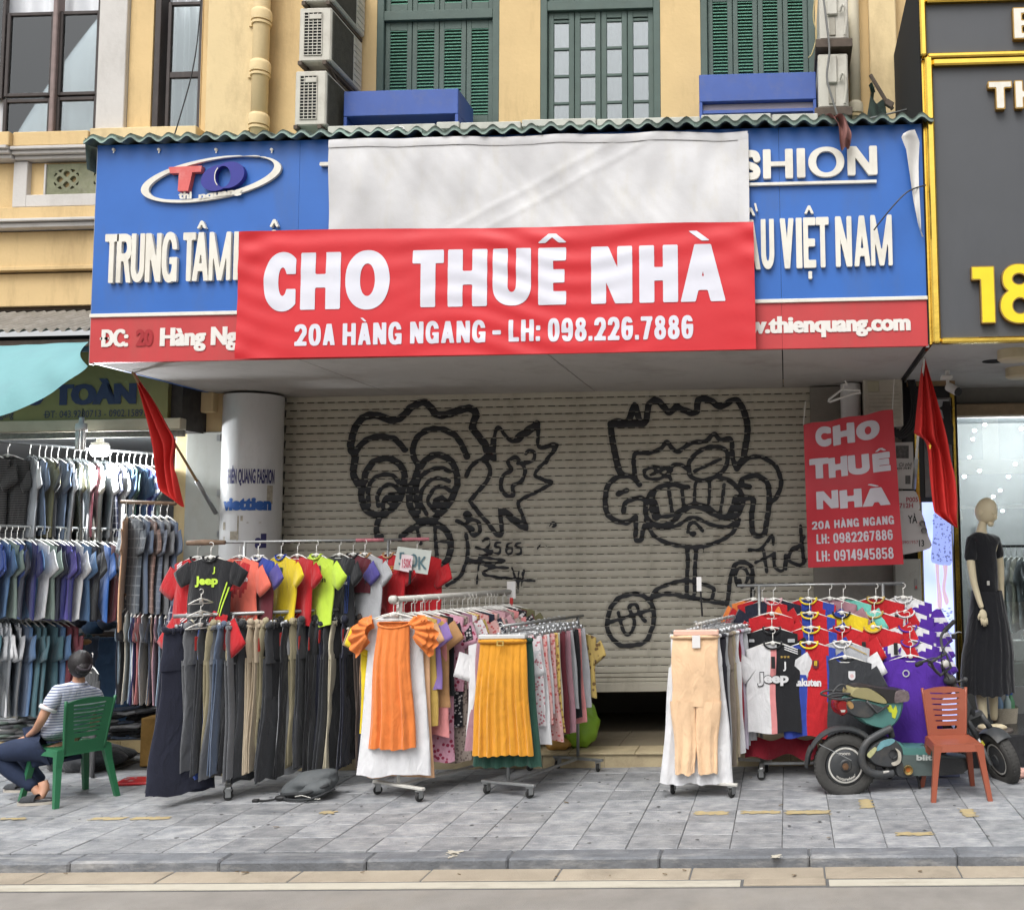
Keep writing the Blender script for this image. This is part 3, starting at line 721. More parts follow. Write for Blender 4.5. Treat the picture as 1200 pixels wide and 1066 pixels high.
MB().grid(tarp, 160, 34).build('cloth_sheet', M_CLOTH, tp, smooth=True)
MB().grid(lambda u, v: (lambda q: (q[0], q[1]-.006-.004*math.sin(v*3.1), q[2]+.02))(tarp(u, v*.09)), 120, 2).build('top_hem', M_CLOTH, tp, smooth=True)
MB().grid(lambda u, v: (lambda q: (q[0]+.006, q[1]-.006, q[2]))(tarp(.975+.025*u, v)), 3, 30).build('side_hem', M_CLOTH, tp, smooth=True)

# red rental banner
M_BRED = mat('banner_red', (214, 42, 50), .5, .05, 1.6, .12, 14)
M_BWHT = mat('banner_white_print', (226, 226, 236), .42, .04, 3.0, .12, 14)
BY = SGY-.095
bn = thing('rental_banner', 'long red vinyl banner with big white capitals CHO THUÊ NHÀ across the blue signboard', 'banner', P(580, 340, BY))
b0 = P(280, 271.5, BY); b1 = P(883, 260.5, BY); b2 = P(886, 409, BY); b3 = P(275, 420, BY)
def wav(x, z):
    u = (x-b0.x)/(b1.x-b0.x); w = (b0.z-z)/1.0
    v = .004*math.sin(2.2*x+.5*z)+.0015*math.sin(2.0*x-6*z)
    v += .006*math.exp(-w*3.5)*math.sin(26*(w*1.2)+x*3.0+3*math.sin(x*1.1))   # drapes running along the top
    v += .006*math.exp(-max(0., u)*22)*math.sin(9*(u*7+w*2)+3*math.sin(w*5))
    v += .006*math.exp(-(1-u)*20)*math.sin(8*((1-u)*7+w*2)+3*math.sin(w*4))
    v += .0035*math.sin(38*z+5*math.sin(3*x))*(.5+.5*math.sin(2.3*x))
    return v
def ban(u, v):
    zt = b0.z+(b1.z-b0.z)*u+.006*math.sin(u*9); zb_ = b3.z+(b2.z-b3.z)*u-.006*math.sin(u*3.1)
    xa = b0.x+(b3.x-b0.x)*v; xb = b1.x+(b2.x-b1.x)*v
    x = xa+(xb-xa)*u; z = zt+(zb_-zt)*v
    return (x, BY-wav(x, z), z)
MB().grid(ban, 200, 52).build('banner_sheet', M_BRED, bn, smooth=True)
onb = lambda x, y, z: (x, BY-.004-wav(x, z), z)
def bl(px, py): p = P(px, py, BY); return p
m = MB()
for ch, a, b in [('C', 309, 346.8), ('H', 352.5, 399.3), ('O', 405, 457), ('T', 483.6, 520.2), ('H', 525, 571), ('U', 577.5, 622.2), ('Ê', 630.7, 663.4), ('N', 692.7, 741), ('H', 749.2, 794.6), ('À', 797.5, 850.3)]:
    c = (a+b)/2; zt = bl(c, 296-(c-375)*.0215).z; zb_ = bl(c, 362.8-(c-375)*.0208).z
    letter(m, ch, bl(a, 330).x, bl(b, 330).x, zb_, zt-zb_, 0, .118, .108, .0095, 0, onb)
m.build('lettering', M_BWHT, bn, kind='stuff')
m = MB()
def bt(s_, a, b, py0, py1): hline(m, s_, bl(a, 390).x, bl(b, 390).x, bl((a+b)/2, py1).z, bl((a+b)/2, py0).z-bl((a+b)/2, py1).z, .036, .034, .0085, onb)
bt('20A', 345.5, 393, 380, 405); bt('HÀNG', 402, 471, 378.5, 404); bt('NGANG', 481, 569, 376.5, 402); bt('-', 577, 587, 376, 401); bt('LH:', 596, 633, 374.5, 400); bt('098.226.7886', 642, 812.5, 371.5, 398.5)
m.build('phone_line', M_BWHT, bn, kind='stuff')

# torn white cloth at the right end, rag, stray wire
t = thing('torn_cloth_strip', 'torn strip of white cloth dangling at the right end of the blue signboard', 'cloth strip', P(1065, 160, SGY-.03))
pts = [(1072, 152, 1058, 158), (1078, 165, 1056, 162), (1077, 190, 1062, 176), (1077, 220, 1066, 205), (1078, 250, 1070, 235), (1079, 272, 1076, 262), (1083, 279, 1081, 276)]
m = MB()
def strip(u, v):
    f = v*(len(pts)-1); i = min(int(f), len(pts)-2); k = f-i
    A = [pts[i][q]*(1-k)+pts[i+1][q]*k for q in range(4)]
    p = P(A[2]+(A[0]-A[2])*u, A[3]+(A[1]-A[3])*u, SGY-.075); p.y -= .02*math.sin(u*4+v*5)+.015*math.cos(9*v); return p
m.grid(strip, 8, 40); m.build('cloth_strip', mat('old_white_cloth', (222, 220, 216), .8, .06, 6), t, smooth=True)
w = MB(); w.tube(smooth_pts([tuple(P(a, b, SGY-.05-.3*k)) for a, b, k in ((1085, 217, 0), (1065, 224, .15), (1048, 240, .2), (1030, 262, .15), (1024, 270, .1))], 6), .006, 6)
tag(w.build('stray_wire', M_BLK), 'thin black wire sticking out over the right end of the blue signboard', 'wire')

# ============================================================ SHUTTER
M_SHUT = mat('shutter_enamel', (204, 198, 182), .5, .05, 2.0, dirt=((118, 104, 84), .5, 2.2, (1.6, 1, .5)))
M_TAB = mat('shutter_bare_tab', (186, 182, 172), .6, .08, 10)
M_GRAF = mat('spray_paint_black', (40, 42, 47), .55, .22, 14, dirt=((84, 82, 80), .5, 6, (1, 1, 1)), k=.9)
shx0 = P(329, 600, SY).x; shx1 = 1.05; shz0 = P(690, 811, SY).z; shz1 = 3.62
sh = thing('roller_shutter', 'beige perforated roller shutter covered in black graffiti, raised a little off the floor', 'roller shutter', ((shx0+shx1)/2, SY, shz0))
pitch_ = .0775; slz = shz0+.185
sm = MB(); per = .104; xx = shx0
prof = [(.0, .0), (-.006, .004), (-.008, .030), (-.006, .056), (0.0, .060)]
m = MB()
for (ya, za), (yb, zb2) in zip(prof[:-1], prof[1:]):
    m.add([(shx0, ya, za), (shx1, ya, za), (shx1, yb, zb2), (shx0, yb, zb2)], [(0, 1, 2, 3)])
m.add([(shx0, 0, .06), (shx1, 0, .06), (shx1, .014, .062), (shx0, .014, .062)], [(0, 1, 2, 3)])
m.add([(shx0, 0.014, -.002), (shx1, 0.014, -.002), (shx1, 0, 0), (shx0, 0, 0)], [(0, 1, 2, 3)])
x = shx0
while x < shx1:                                        # tabs between the slots
    m.add([(x, .002, .0595), (x+.034, .002, .0595), (x+.034, .002, .0785), (x, .002, .0785)], [(0, 1, 2, 3)], 1); x += per
m.add([(shx0, .001, .0685), (shx1, .001, .0685), (shx1, .001, .0785), (shx0, .001, .0785)], [(0, 1, 2, 3)], 0)
slat_me = m.mesh('slat', [M_SHUT, M_TAB], False, (0, 0, 0))
z = slz; slats = []; b_ = Vector(sh.location); k = 0
while z < shz1:
    o = mesh_obj('slat', slat_me, sh); o.location = (-b_.x+(.035 if k % 2 else 0), 0, z-b_.z); slats.append(z); z += pitch_; k += 1
m = MB(); m.box(shx0, shx1, SY-.012, SY+.02, shz0, shz0+.095, .006); m.build('bottom_rail', M_SHUT, sh)
for za in (.098, .142):
    MB().box(shx0, shx1, SY-.008, SY+.01, shz0+za, shz0+za+.038, .005).build('bottom_slat', M_SHUT, sh)
MB().box(shx0, shx1, SY+.05, SY+.055, shz0+.1, 3.7).build('dark_backing', M_DARK, sh)
MB().box(shx0-.05, shx0+.01, SY-.05, SY+.10, 0.0, 3.52, .004).build('guide_rail', M_STEEL, sh)

# graffiti: sprayed lines, only on the faces of the slats
def GZ(sc, ox, oy): return lambda pts: [(P(ox+a/sc, oy+b/sc, SY).x, P(ox+a/sc, oy+b/sc, SY).z) for a, b in pts]
g1 = GZ(3.5545, 330, 440); g2 = GZ(3.134, 640, 440)
L1 = [  # (points, width in zoom pixels, closed)
 ([(325, 455), (300, 410), (308, 340), (290, 300), (300, 240), (330, 185), (375, 165), (420, 172), (460, 188), (500, 175), (540, 135), (590, 112), (625, 135), (650, 165), (700, 160), (740, 145), (790, 138), (812, 165), (795, 215), (820, 250), (850, 290), (860, 335), (845, 350)], 22),
 ([(310, 320), (340, 280), (385, 258), (430, 255), (480, 270), (515, 310)], 18),
 ([(580, 380), (553, 340), (552, 285), (585, 240), (640, 222), (700, 235), (745, 275), (775, 340)], 18),
 ([(575, 375), (560, 420), (535, 480), (535, 540), (560, 590), (600, 605), (650, 585), (700, 530), (730, 460), (728, 400), (700, 350), (650, 330), (610, 345), (580, 380)], 20),
 ([(345, 440), (355, 400), (385, 360), (430, 345), (475, 355), (510, 400), (510, 450), (495, 510), (455, 560), (400, 580), (355, 560), (335, 510), (340, 440)], 20),
 ([(365, 540), (362, 480), (385, 430), (425, 412), (465, 418), (490, 445)], 13),
 ([(405, 545), (400, 500), (425, 465), (460, 455), (490, 475)], 13),
 ([(425, 555), (432, 510), (470, 492), (498, 500)], 12),
 ([(575, 570), (560, 500), (575, 430), (620, 395), (665, 385), (705, 400)], 13),
 ([(605, 575), (578, 520), (600, 455), (650, 428), (700, 440)], 12),
 ([(635, 560), (610, 520), (640, 470), (680, 465), (710, 490)], 12),
 ([(650, 560), (640, 520), (670, 505)], 12),
 ([(405, 672), (395, 640), (412, 590), (440, 575)], 17), ([(395, 670), (420, 668)], 14),
 ([(500, 672), (540, 640), (590, 615), (650, 620), (690, 650), (705, 700), (700, 750), (670, 790), (650, 800)], 19),
 ([(560, 620), (580, 700)], 11), ([(640, 630), (650, 780)], 11), ([(650, 690), (700, 690)], 9),
 ([(770, 660), (778, 720), (765, 790), (740, 840), (690, 872)], 11),
 ([(770, 420), (790, 380), (830, 352), (862, 370), (870, 410), (840, 460), (795, 510), (790, 530), (840, 590), (912, 668), (912, 560)], 13),
 ([(890, 350), (885, 265), (905, 215), (940, 260), (985, 275), (1030, 225), (1070, 195), (1068, 290), (1100, 300), (1150, 290), (1110, 345), (1055, 415), (1125, 445), (1070, 480), (990, 525), (1005, 580), (1022, 640), (960, 600), (912, 558)], 11),
 ([(985, 260), (1050, 215)], 24), ([(925, 565), (1000, 625)], 22), ([(880, 345), (885, 270)], 18),
 ([(940, 500), (915, 470), (925, 415), (960, 395), (945, 360), (975, 340), (1000, 365), (1015, 400), (1000, 440), (965, 460), (965, 500), (940, 500)], 12),
 ([(985, 365), (1040, 360), (1055, 325), (1030, 310), (1020, 325)], 10),
 ([(730, 605), (770, 625), (800, 665), (825, 650), (820, 610), (790, 600), (770, 620), (800, 640)], 12),
 ([(838, 690), (860, 675), (870, 700), (845, 730), (885, 725)], 6), ([(915, 695), (895, 695), (890, 715), (912, 715), (908, 740), (888, 738)], 6),
 ([(965, 695), (940, 705), (938, 740), (960, 738), (962, 718), (948, 718)], 6), ([(1000, 695), (978, 700), (975, 715), (998, 718), (995, 742), (972, 740)], 6),
 ([(810, 715), (880, 735), (830, 755), (930, 770), (850, 790), (945, 800), (880, 800), (850, 830), (1055, 855)], 8),
 ([(785, 770), (880, 785)], 14), ([(825, 745), (815, 865)], 6), ([(960, 800), (985, 860), (1010, 810), (1000, 880)], 5), ([(990, 800), (985, 890)], 5), ([(1115, 630), (1130, 608), (1145, 622), (1132, 632)], 4), ([(1060, 730), (1085, 700), (1115, 720)], 3),
]
BL1 = [(465, 515, 32, 30), (668, 535, 32, 32), (775, 582, 22, 19)]
L2 = [
 ([(280, 365), (262, 330), (240, 180), (300, 170), (325, 110), (345, 170), (365, 170), (380, 105), (410, 92), (450, 135), (480, 115), (510, 130), (550, 135), (560, 90), (600, 90), (640, 115), (690, 90), (720, 115), (740, 180), (735, 240), (725, 300), (700, 340)], 17),
 ([(240, 178), (305, 178), (360, 175)], 20),
 ([(328, 372), (325, 290), (370, 285), (420, 270), (445, 245), (480, 280), (530, 250), (590, 240), (615, 215), (640, 235), (680, 235), (685, 300), (700, 340), (740, 305), (790, 300), (840, 330), (862, 390), (850, 440), (825, 465)], 12),
 ([(345, 400), (310, 370), (260, 375), (225, 410), (218, 470), (235, 520), (290, 540), (330, 520)], 14),
 ([(285, 500), (295, 465), (340, 450), (365, 455)], 13), ([(330, 530), (330, 600), (350, 600), (360, 550)], 12), ([(265, 435), (295, 422)], 14),
 ([(710, 410), (725, 380), (770, 368), (810, 390), (820, 440), (815, 500), (800, 580), (760, 580), (755, 520), (760, 455), (730, 450)], 14),
 ([(730, 405), (745, 410)], 16),
 ([(360, 350), (370, 375), (410, 380), (440, 365), (460, 345), (400, 335), (360, 350)], 9), ([(385, 365), (440, 340)], 8), ([(395, 340), (440, 372)], 7),
 ([(460, 385), (450, 350), (480, 325), (525, 345)], 10),
 ([(530, 365), (525, 320), (560, 280), (610, 262), (655, 270), (668, 305), (650, 350), (600, 380), (550, 382), (525, 360)], 12), ([(545, 352), (640, 308)], 9),
 ([(520, 410), (450, 400), (400, 420), (370, 460), (370, 520), (410, 550), (460, 540), (500, 500), (545, 480), (590, 495), (640, 520), (690, 520), (720, 480), (715, 430), (680, 390), (640, 375)], 13),
 ([(400, 430), (385, 480), (400, 515), (460, 515), (500, 490), (545, 470), (600, 485), (640, 515), (690, 500), (705, 450)], 10),
 ([(365, 530), (420, 560), (480, 550), (540, 520), (600, 545), (660, 555), (710, 530)], 10),
 ([(450, 420), (462, 500)], 10), ([(500, 415), (505, 480)], 9), ([(548, 395), (545, 470)], 9), ([(600, 390), (598, 480)], 9), ([(655, 400), (640, 505)], 9),
 ([(395, 470), (405, 515)], 24), ([(700, 450), (680, 510)], 20),
 ([(375, 550), (400, 590), (450, 615), (540, 630), (620, 615), (680, 580), (705, 545)], 11),
 ([(520, 575), (525, 550), (545, 540), (575, 570)], 9), ([(535, 582), (545, 580)], 12), ([(578, 625), (578, 648)], 5),
 ([(518, 630), (520, 700), (515, 810)], 11), ([(550, 630), (548, 700), (545, 800)], 11),
 ([(385, 825), (400, 790), (450, 765), (510, 752), (570, 765), (615, 780), (612, 810)], 10), ([(375, 820), (440, 800), (530, 815), (650, 835)], 12),
 ([(320, 800), (262, 820), (228, 880), (230, 940), (265, 985), (320, 990), (370, 970), (395, 900), (390, 840), (350, 805), (320, 800)], 12),
 ([(230, 905), (280, 890), (380, 860)], 9), ([(265, 870), (285, 940), (310, 945), (325, 900), (305, 850), (330, 840), (345, 880), (365, 900)], 9),
 ([(665, 840), (675, 760), (690, 700), (725, 685), (755, 705), (758, 780), (755, 840)], 11), ([(700, 770), (695, 735), (710, 705), (735, 715), (740, 745), (720, 775), (712, 750)], 8),
 ([(745, 640), (790, 635), (830, 585), (835, 620)], 8), ([(800, 640), (810, 720)], 8), ([(770, 685), (835, 655)], 8), ([(840, 650), (838, 700), (870, 715), (880, 660), (880, 710)], 8), ([(935, 620), (900, 640), (895, 680), (930, 695), (950, 680)], 9), ([(935, 550), (940, 620), (945, 690)], 9), ([(950, 590), (920, 640)], 7),
 ([(0, 320), (35, 255), (0, 258)], 9), ([(0, 390), (15, 400), (0, 408)], 9), ([(10, 555), (25, 540), (32, 548), (20, 558)], 3), ([(265, 440), (300, 422)], 8),
]
segs = []
for L, g, sc in ((L1, g1, 3.5545), (L2, g2, 3.134)):
    for p, w in L: segs.append((smooth_pts(g(p), 5), w/sc/118.5*1.42))
blobs = [(g1([(a, b)])[0], c/3.5545/119, d/3.5545/119) for a, b, c, d in BL1]
cell = .0105
gx0, gx1, gz0, gz1 = P(395, 600, SY).x, P(955, 600, SY).x, 0.9, 3.50
nx = int((gx1-gx0)/cell); nz = int((gz1-gz0)/cell)
FX, FZ = np.meshgrid(np.linspace(gx0, gx1, nx+1), np.linspace(gz0, gz1, nz+1)); FV = np.full(FX.shape, 1.0)
jit = .003*np.sin(FX*61+FZ*17)+.002*np.sin(FX*23-FZ*71)
for pts, w in segs:
    xa = min(p[0] for p in pts)-w-.05; xb = max(p[0] for p in pts)+w+.05; za = min(p[1] for p in pts)-w-.05; zb2 = max(p[1] for p in pts)+w+.05
    i0 = max(0, int((xa-gx0)/cell)); i1 = min(nx+1, int((xb-gx0)/cell)+2); j0 = max(0, int((za-gz0)/cell)); j1 = min(nz+1, int((zb2-gz0)/cell)+2)
    if i1 <= i0 or j1 <= j0: continue
    sl_ = (slice(j0, j1), slice(i0, i1))
    FV[sl_] = np.minimum(FV[sl_], stroke(pts, w)(FX[sl_], FZ[sl_]))
for c, a, b in blobs: FV = np.minimum(FV, elli(c[0], c[1], a, b)(FX, FZ))
FV = FV+jit
def bands(X, Z):
    k = ((Z-slz) % pitch_); return np.maximum(np.abs(k-.030)-.0305, -1)
FI = lambda X, Z: FV
def samp(X, Z):
    u = np.clip((X-gx0)/(gx1-gx0)*nx, 0, nx-1e-3); v = np.clip((Z-gz0)/(gz1-gz0)*nz, 0, nz-1e-3)
    i = u.astype(int); j = v.astype(int); a = u-i; b = v-j
    return (FV[j, i]*(1-a)+FV[j, np.minimum(i+1, nx)]*a)*(1-b)+(FV[np.minimum(j+1, nz), i]*(1-a)+FV[np.minimum(j+1, nz), np.minimum(i+1, nx)]*a)*b
gm = MB()
for zb2 in slats:
    n0 = len(gm.v)
    gm.sdf(samp, gx0, gx1, zb2-.0085, zb2+.0605, .0118, 0.0)
    for q in range(n0, len(gm.v)):
        v = gm.v[q]; h = v[2]-zb2; yy = -.006-.002*(1-abs(h-.03)/.03) if h > 0 else -.002
        gm.v[q] = (v[0], SY+yy-.0035, v[2])
gm.build('graffiti', M_GRAF, sh, kind='stuff')
M_OVER = mat('overspray', (46, 46, 50), .8, .2, 14); M_OVER.node_tree.nodes['Principled BSDF'].inputs['Alpha'].default_value = .12
gm = MB()
for zb2 in slats:
    n0 = len(gm.v); gm.sdf(lambda X, Z: samp(X, Z)-.020-.006*np.sin(X*47)*np.sin(Z*39), gx0, gx1, zb2+.001, zb2+.0600, .0145, 0.0)
    gm.v[n0:] = [(v[0], SY-.0088+.002*abs(v[2]-zb2-.03)/.03, v[2]) for v in gm.v[n0:]]
gm.build('overspray', M_OVER, sh, kind='stuff')

# ============================================================ STEP + dark interior behind the shutter
M_STEP = mat('cream_step_stone', (196, 180, 146), .7, .08, 3, .2, 60, dirt=((120, 104, 84), .6, 4, (1, 1, 1)))
M_FLR = mat('worn_cement_floor', (150, 138, 116), .8, .1, 3, .2, 50, dirt=((96, 86, 72), .6, 3, (1, 1, 1)))
stp = thing('shop_step', 'low cream stone step along the front of the shuttered shop', 'step', (-2.2, 9.5, 0))
xx = -5.6
while xx < 1.4:
    MB().box(xx+.002, min(xx+.56, 1.5)-.002, 9.385, 9.42, -.02, .112).build('riser_stone', M_STEP, stp); xx += .56
xx = -5.6
rr = random.Random(9)
while xx < 1.4:
    MB().box(xx+.002, xx+.598, 9.365+rr.uniform(-.004, .004), 9.68, .112, .135, .006).build('tread_stone', M_STEP, stp); xx += .6
xx = -5.6
while xx < 1.4:
    for yy in (9.685, 10.09): MB().box(xx+.002, xx+.398, yy, yy+.40, .10, .128, .003).build('floor_tile', M_FLR, stp)
    xx += .4
MB().box(-5.6, 1.5, 10.5, 14.5, .05, .12).build('shop_floor', M_FLR, stp)
bk = MB().box(-5.7, 1.6, 12.6, 12.7, 0, 3.5)
bk.box(-5.75, -5.65, 10.2, 12.6, 0, 3.5); bk.box(1.5, 1.6, 10.2, 12.6, 0, 3.5); bk.box(-5.7, 1.6, 10.2, 12.6, 3.5, 3.6)
bk.build('interior_wall', mat('dim_interior', (70, 66, 62), .9, .1), bld, kind='stuff')
cn = MB().box(-3.2, -0.9, 11.6, 12.1, .12, .62, .01); tag(cn.build('counter', mat('counter_grey', (110, 104, 98), .7)), 'low grey counter in the dark interior behind the half-raised shutter', 'counter')
# ============================================================ FACADE DETAILS
M_ACW = mat('yellowed_white_metal', (206, 202, 190), .55, .06, 5, dirt=((120, 100, 80), .45, 6, (1, 1, .6)))
M_FIN = mat('dusty_fins', (88, 86, 78), .8, .15, 12, .4, 80)
M_BRKT = mat('rusty_bracket', (96, 84, 74), .85, .2, 14)
def ac_unit(px0, px1, py0, py1, Y0, label, dep=.70):
    x0, x1, z0, z1 = RC(px0, py0, px1, py1, Y0)
    t = thing('air_conditioner', label, 'air conditioner', ((x0+x1)/2, Y0+dep/2, z0))
    t['group'] = 'outdoor air conditioner units on the facade'
    m = MB(); m.box(x0, x1, Y0, Y0+dep, z0, z1, .012); m.build('casing', M_ACW, t)
    gx0, gx1 = x0+.05, x1-.085; gz0, gz1 = z0+.06, z1-.05
    MB().box(gx0, gx1, Y0-.003, Y0+.01, gz0, gz1).build('grille_recess', M_DARK, t)
    g = MB(); n = 4
    for i in range(n+1):
        xx = gx0+(gx1-gx0)*i/n; g.box(xx-.003, xx+.003, Y0-.010, Y0-.003, gz0, gz1)
    k = 14
    for i in range(k+1):
        zz = gz0+(gz1-gz0)*i/k; g.box(gx0, gx1, Y0-.009, Y0-.0035, zz-.0035, zz+.0035)
    g.build('grille_bars', M_ACW, t, kind='stuff')
    MB().box(gx0+.05, gx1-.0, Y0-.016, Y0-.004, gz1-.07, gz1-.02, .004).build('handle_recess', M_ACW, t)
    MB().box(x1-.003, x1+.003, Y0+.03, Y0+dep*.68, z0+.03, z1-.03).build('coil', M_FIN, t)
    g = MB()
    for i in range(26):
        yy = Y0+.04+i*(dep*.64/26); g.box(x1+.003, x1+.007, yy, yy+.006, z0+.03, z1-.03)
    g.build('fins', M_FIN, t, kind='stuff')
    for i in range(7):
        zz = z0+.05+i*(z1-z0-.1)/7
        MB().box(x1-.002, x1+.006, Y0+dep*.72, Y0+dep-.02, zz, zz+(z1-z0-.1)/7-.008, .002).build('side_louvre', M_ACW, t)
    m = MB()
    for xx in (x0+.02, x1-.05):
        m.beam((xx, Y0-.02, z0-.02), (xx, FY, z0-.02), .035, .035); m.beam((xx, Y0+.1, z0-.03), (xx, FY, z0-.28), .025, .025)
    m.build('bracket', M_BRKT, t)
ac_unit(355, 392, -62, 2, 9.08, 'air conditioner unit highest of the left stack, cut off by the top of the photo')
ac_unit(350.5, 388, 9, 72, 9.08, 'air conditioner unit in the middle of the stack beside the cream drainpipe')
ac_unit(345.5, 382, 83, 147, 9.08, 'air conditioner unit lowest of the stack beside the cream drainpipe, just above the roof')
def ac_right(px0, px1, py0, py1, Y0, label):
    x0, x1, z0, z1 = RC(px0, py0, px1, py1, Y0)
    t = thing('air_conditioner', label, 'air conditioner', ((x0+x1)/2, Y0+.3, z0)); t['group'] = 'outdoor air conditioner units on the facade'
    MB().box(x0, x1, Y0, Y0+.65, z0, z1, .012).build('casing', M_ACW, t)
    MB().box(x0+.07, x1-.10, Y0-.03, Y0, z0+.22, z1-.03, .01).build('valve_cover', M_ACW, t)
    MB().box(x0+.09, x1-.12, Y0-.012, Y0, z0+.03, z0+.2, .01).build('pipe_cover', mat('greyed_metal', (170, 164, 150), .6, .1, 8), t)
    m = MB(); m.tube(smooth_pts([(x1-.08, Y0-.02, z0+.25), (x1-.05, Y0-.05, z0+.30), (x1-.02, Y0-.04, z0+.2), (x1-.04, Y0-.03, z0+.02)]), .012, 6); m.build('copper_pipe', M_ACW, t)
    MB().box(x0-.04, x1+.03, Y0-.03, FY, z0-.09, z0-.01, .004).build('bracket', M_BRKT, t)
ac_right(960, 994, -18, 46, 9.1, 'air conditioner unit at the right, the upper one beside the white drainpipe')
ac_right(959, 994, 63, 126, 9.1, 'air conditioner unit at the right, the lower one beside the white drainpipe')
# drainpipes
def pipe(pxa, pxb, r, mt, label, collars, yo):
    a = P(pxa, 0, yo); b = P(pxb, 150, yo); dz = (b.x-a.x)
    x = (a.x+b.x)/2
    t = thing('drainpipe', label, 'drainpipe', (x, yo, 5.4))
    MB().tube([(x, yo, 5.3), (x, yo, 9.5)], r, 18).build('pipe', mt, t, smooth=True)
    for py in collars:
        z = P(pxa, py, yo).z
        MB().lathe([(r, -.05), (r+.018, -.05), (r+.02, .03), (r+.012, .06), (r, .07)], (x, yo, z), 18).build('collar', mt, t, angle=40)
        MB().lathe([(r+.002, -.09), (r+.014, -.09), (r+.014, -.065), (r+.002, -.065)], (x, yo, z), 18).box(x-r-.05, x-r, yo, yo+.02, z-.09, z-.065).build('clamp', M_CRM, t, angle=40)
pipe(311, 299.5, .078, M_CRM, 'thick cream drainpipe with collars beside the stacked air conditioners', (20, 80, 142), FY-.16)
pipe(1002, 1001, .055, mat('off_white_pipe', (224, 214, 188), .6, .06, 6), 'slim off-white drainpipe to the right of the right-hand air conditioners', (128,), FY-.10)
# blue boxes under the windows
M_BBOX = mat('blue_box', (62, 92, 168), .5, .08, 4, dirt=((120, 120, 125), .4, 7, (1, 1, 1)))
M_LIL = mat('lilac_grey_board', (190, 182, 192), .8, .06, 3)
def bluebox(px0, px1, py0, py1, py2, Y0, label, two=False):
    x0, x1, z1_, z2 = P(px0, py0, Y0).x, P(px1, py0, Y0).x, P((px0+px1)/2, py1, Y0).z, P((px0+px1)/2, py0, Y0).z
    z0 = 5.45
    t = thing('sign_box', label, 'box', ((x0+x1)/2, Y0, z0))
    MB().box(x0, x1, Y0, FY-.03, z1_, z2, .006).build('blue_front', M_BBOX, t)
    for xa in (x0, x1-.03): MB().box(xa, xa+.03, Y0+.004, FY-.03, z0, z1_, .003).build('side', M_BBOX, t)
    MB().box(x0+.03, x1-.03, Y0+.30 if not two else Y0+.06, FY-.03, z0, z1_-.003).build('back_board', M_LIL, t)
    if two: MB().box(x0+.02, x1-.02, Y0+.02, Y0+.30, z1_-.105, z1_-.075).build('shelf', M_BBOX, t)
bluebox(403, 537, 105.5, 135, 160, 9.3, 'dusty blue box with an open lilac underside below the left shuttered window')
bluebox(819, 956, 86, 118, 140, 9.3, 'dusty blue box with a pale ledge below the right shuttered window', True)
# rag, broken roofing and iron rod at the right end of the roof
rag = MB(); M_RAG = mat('reddish_rag', (140, 96, 90), .9, .25, 9, .4, 40)
rp_ = smooth_pts([(966, 985, 137), (970, 988, 136), (976, 992, 138), (982, 995, 146), (983, 998, 156), (984, 997, 166), (986, 995, 173)], 5)
def ragf(u, v):
    f = v*(len(rp_)-1); i = min(int(f), len(rp_)-2); l, r2, y = [rp_[i][q]*(1-f+i)+rp_[i+1][q]*(f-i) for q in range(3)]
    p = P(l+(r2-l)*u, y+(1.5*math.sin(u*7) if v > .8 else 0), 7.82); p.y -= .03*math.sin(u*9+v*4)+.02*math.sin(v*11); return p
rag.grid(ragf, 14, 40)
tag(rag.build('rag', M_RAG, smooth=True), 'dirty reddish rag hanging over the roof edge above the word SHION', 'rag')
m = MB()
for poly in ([(1016, 137), (1020, 112), (1025, 100), (1023, 125), (1036, 115), (1040, 139)], [(1018, 100), (1022, 96), (1026, 108), (1021, 110)]):
    v = [P(a, b, 8.7+.1*i) for i, (a, b) in enumerate(poly)]; m.add(v, [tuple(range(len(v)))])
for v_ in (0,):
    pass
tag(m.build('roofing_scrap', M_ROOF), 'torn pale green scrap of roofing standing up at the right end of the roof', 'scrap')
m = MB(); m.tube([P(1020, 88, 8.8), P(1038, 118, 8.8), P(1046, 128, 8.8)], .018, 6); m.obox(P(1042, 122, 8.8), (.07, .05, .05), Matrix.Rotation(.6, 3, 'Y'))
tag(m.build('iron_rod', M_BRKT), 'rusty iron rod with a clamp leaning above the right end of the roof', 'iron rod')
m = MB(); m.tube([P(1010, 141, 8.6), P(1074, 126, 8.9)], .008, 5)
tag(m.build('stay_wire', M_STEEL), 'thin stay wire running from the right end of the roof to the gold-framed sign', 'wire')
m = MB()
for q in ([(964, -10), (969, 30), (972, 60), (969, 90), (975, 115), (981, 134)], ):
    m.tube(smooth_pts([tuple(P(a, b, 9.0)) for a, b in q], 5), .010, 6)
tag(m.build('cable', mat('grey_cable', (120, 120, 118), .6)), 'grey cable hanging down across the right-hand air conditioners', 'cable')
m = MB(); m.tube(smooth_pts([tuple(P(a, b, 9.3)) for a, b in [(956, -10), (953, 20), (957, 40), (952, 62), (947, 68)]], 5), .006, 6)
tag(m.build('cable', mat('yellow_cable', (196, 180, 130), .6)), 'thin yellowish cable hanging beside the right green shutters', 'cable')
m = MB(); m.tube(smooth_pts([tuple(P(a, b, 9.3)) for a, b in [(236, -5), (231, 50), (224, 90), (213, 130), (203, 163)]], 5), .006, 6)
tag(m.build('cable', M_BLK), 'thin black cable hanging in front of the narrow window at the left', 'cable')
m = MB(); m.tube(smooth_pts([tuple(P(a, b, 8.1)) for a, b in [(428, 160), (440, 157), (455, 153), (470, 149), (474, 152)]], 4), .007, 6)
tag(m.build('coat_hanger', M_WHT), 'loose white clothes hanger lying on the green roof below the blue box', 'hanger')

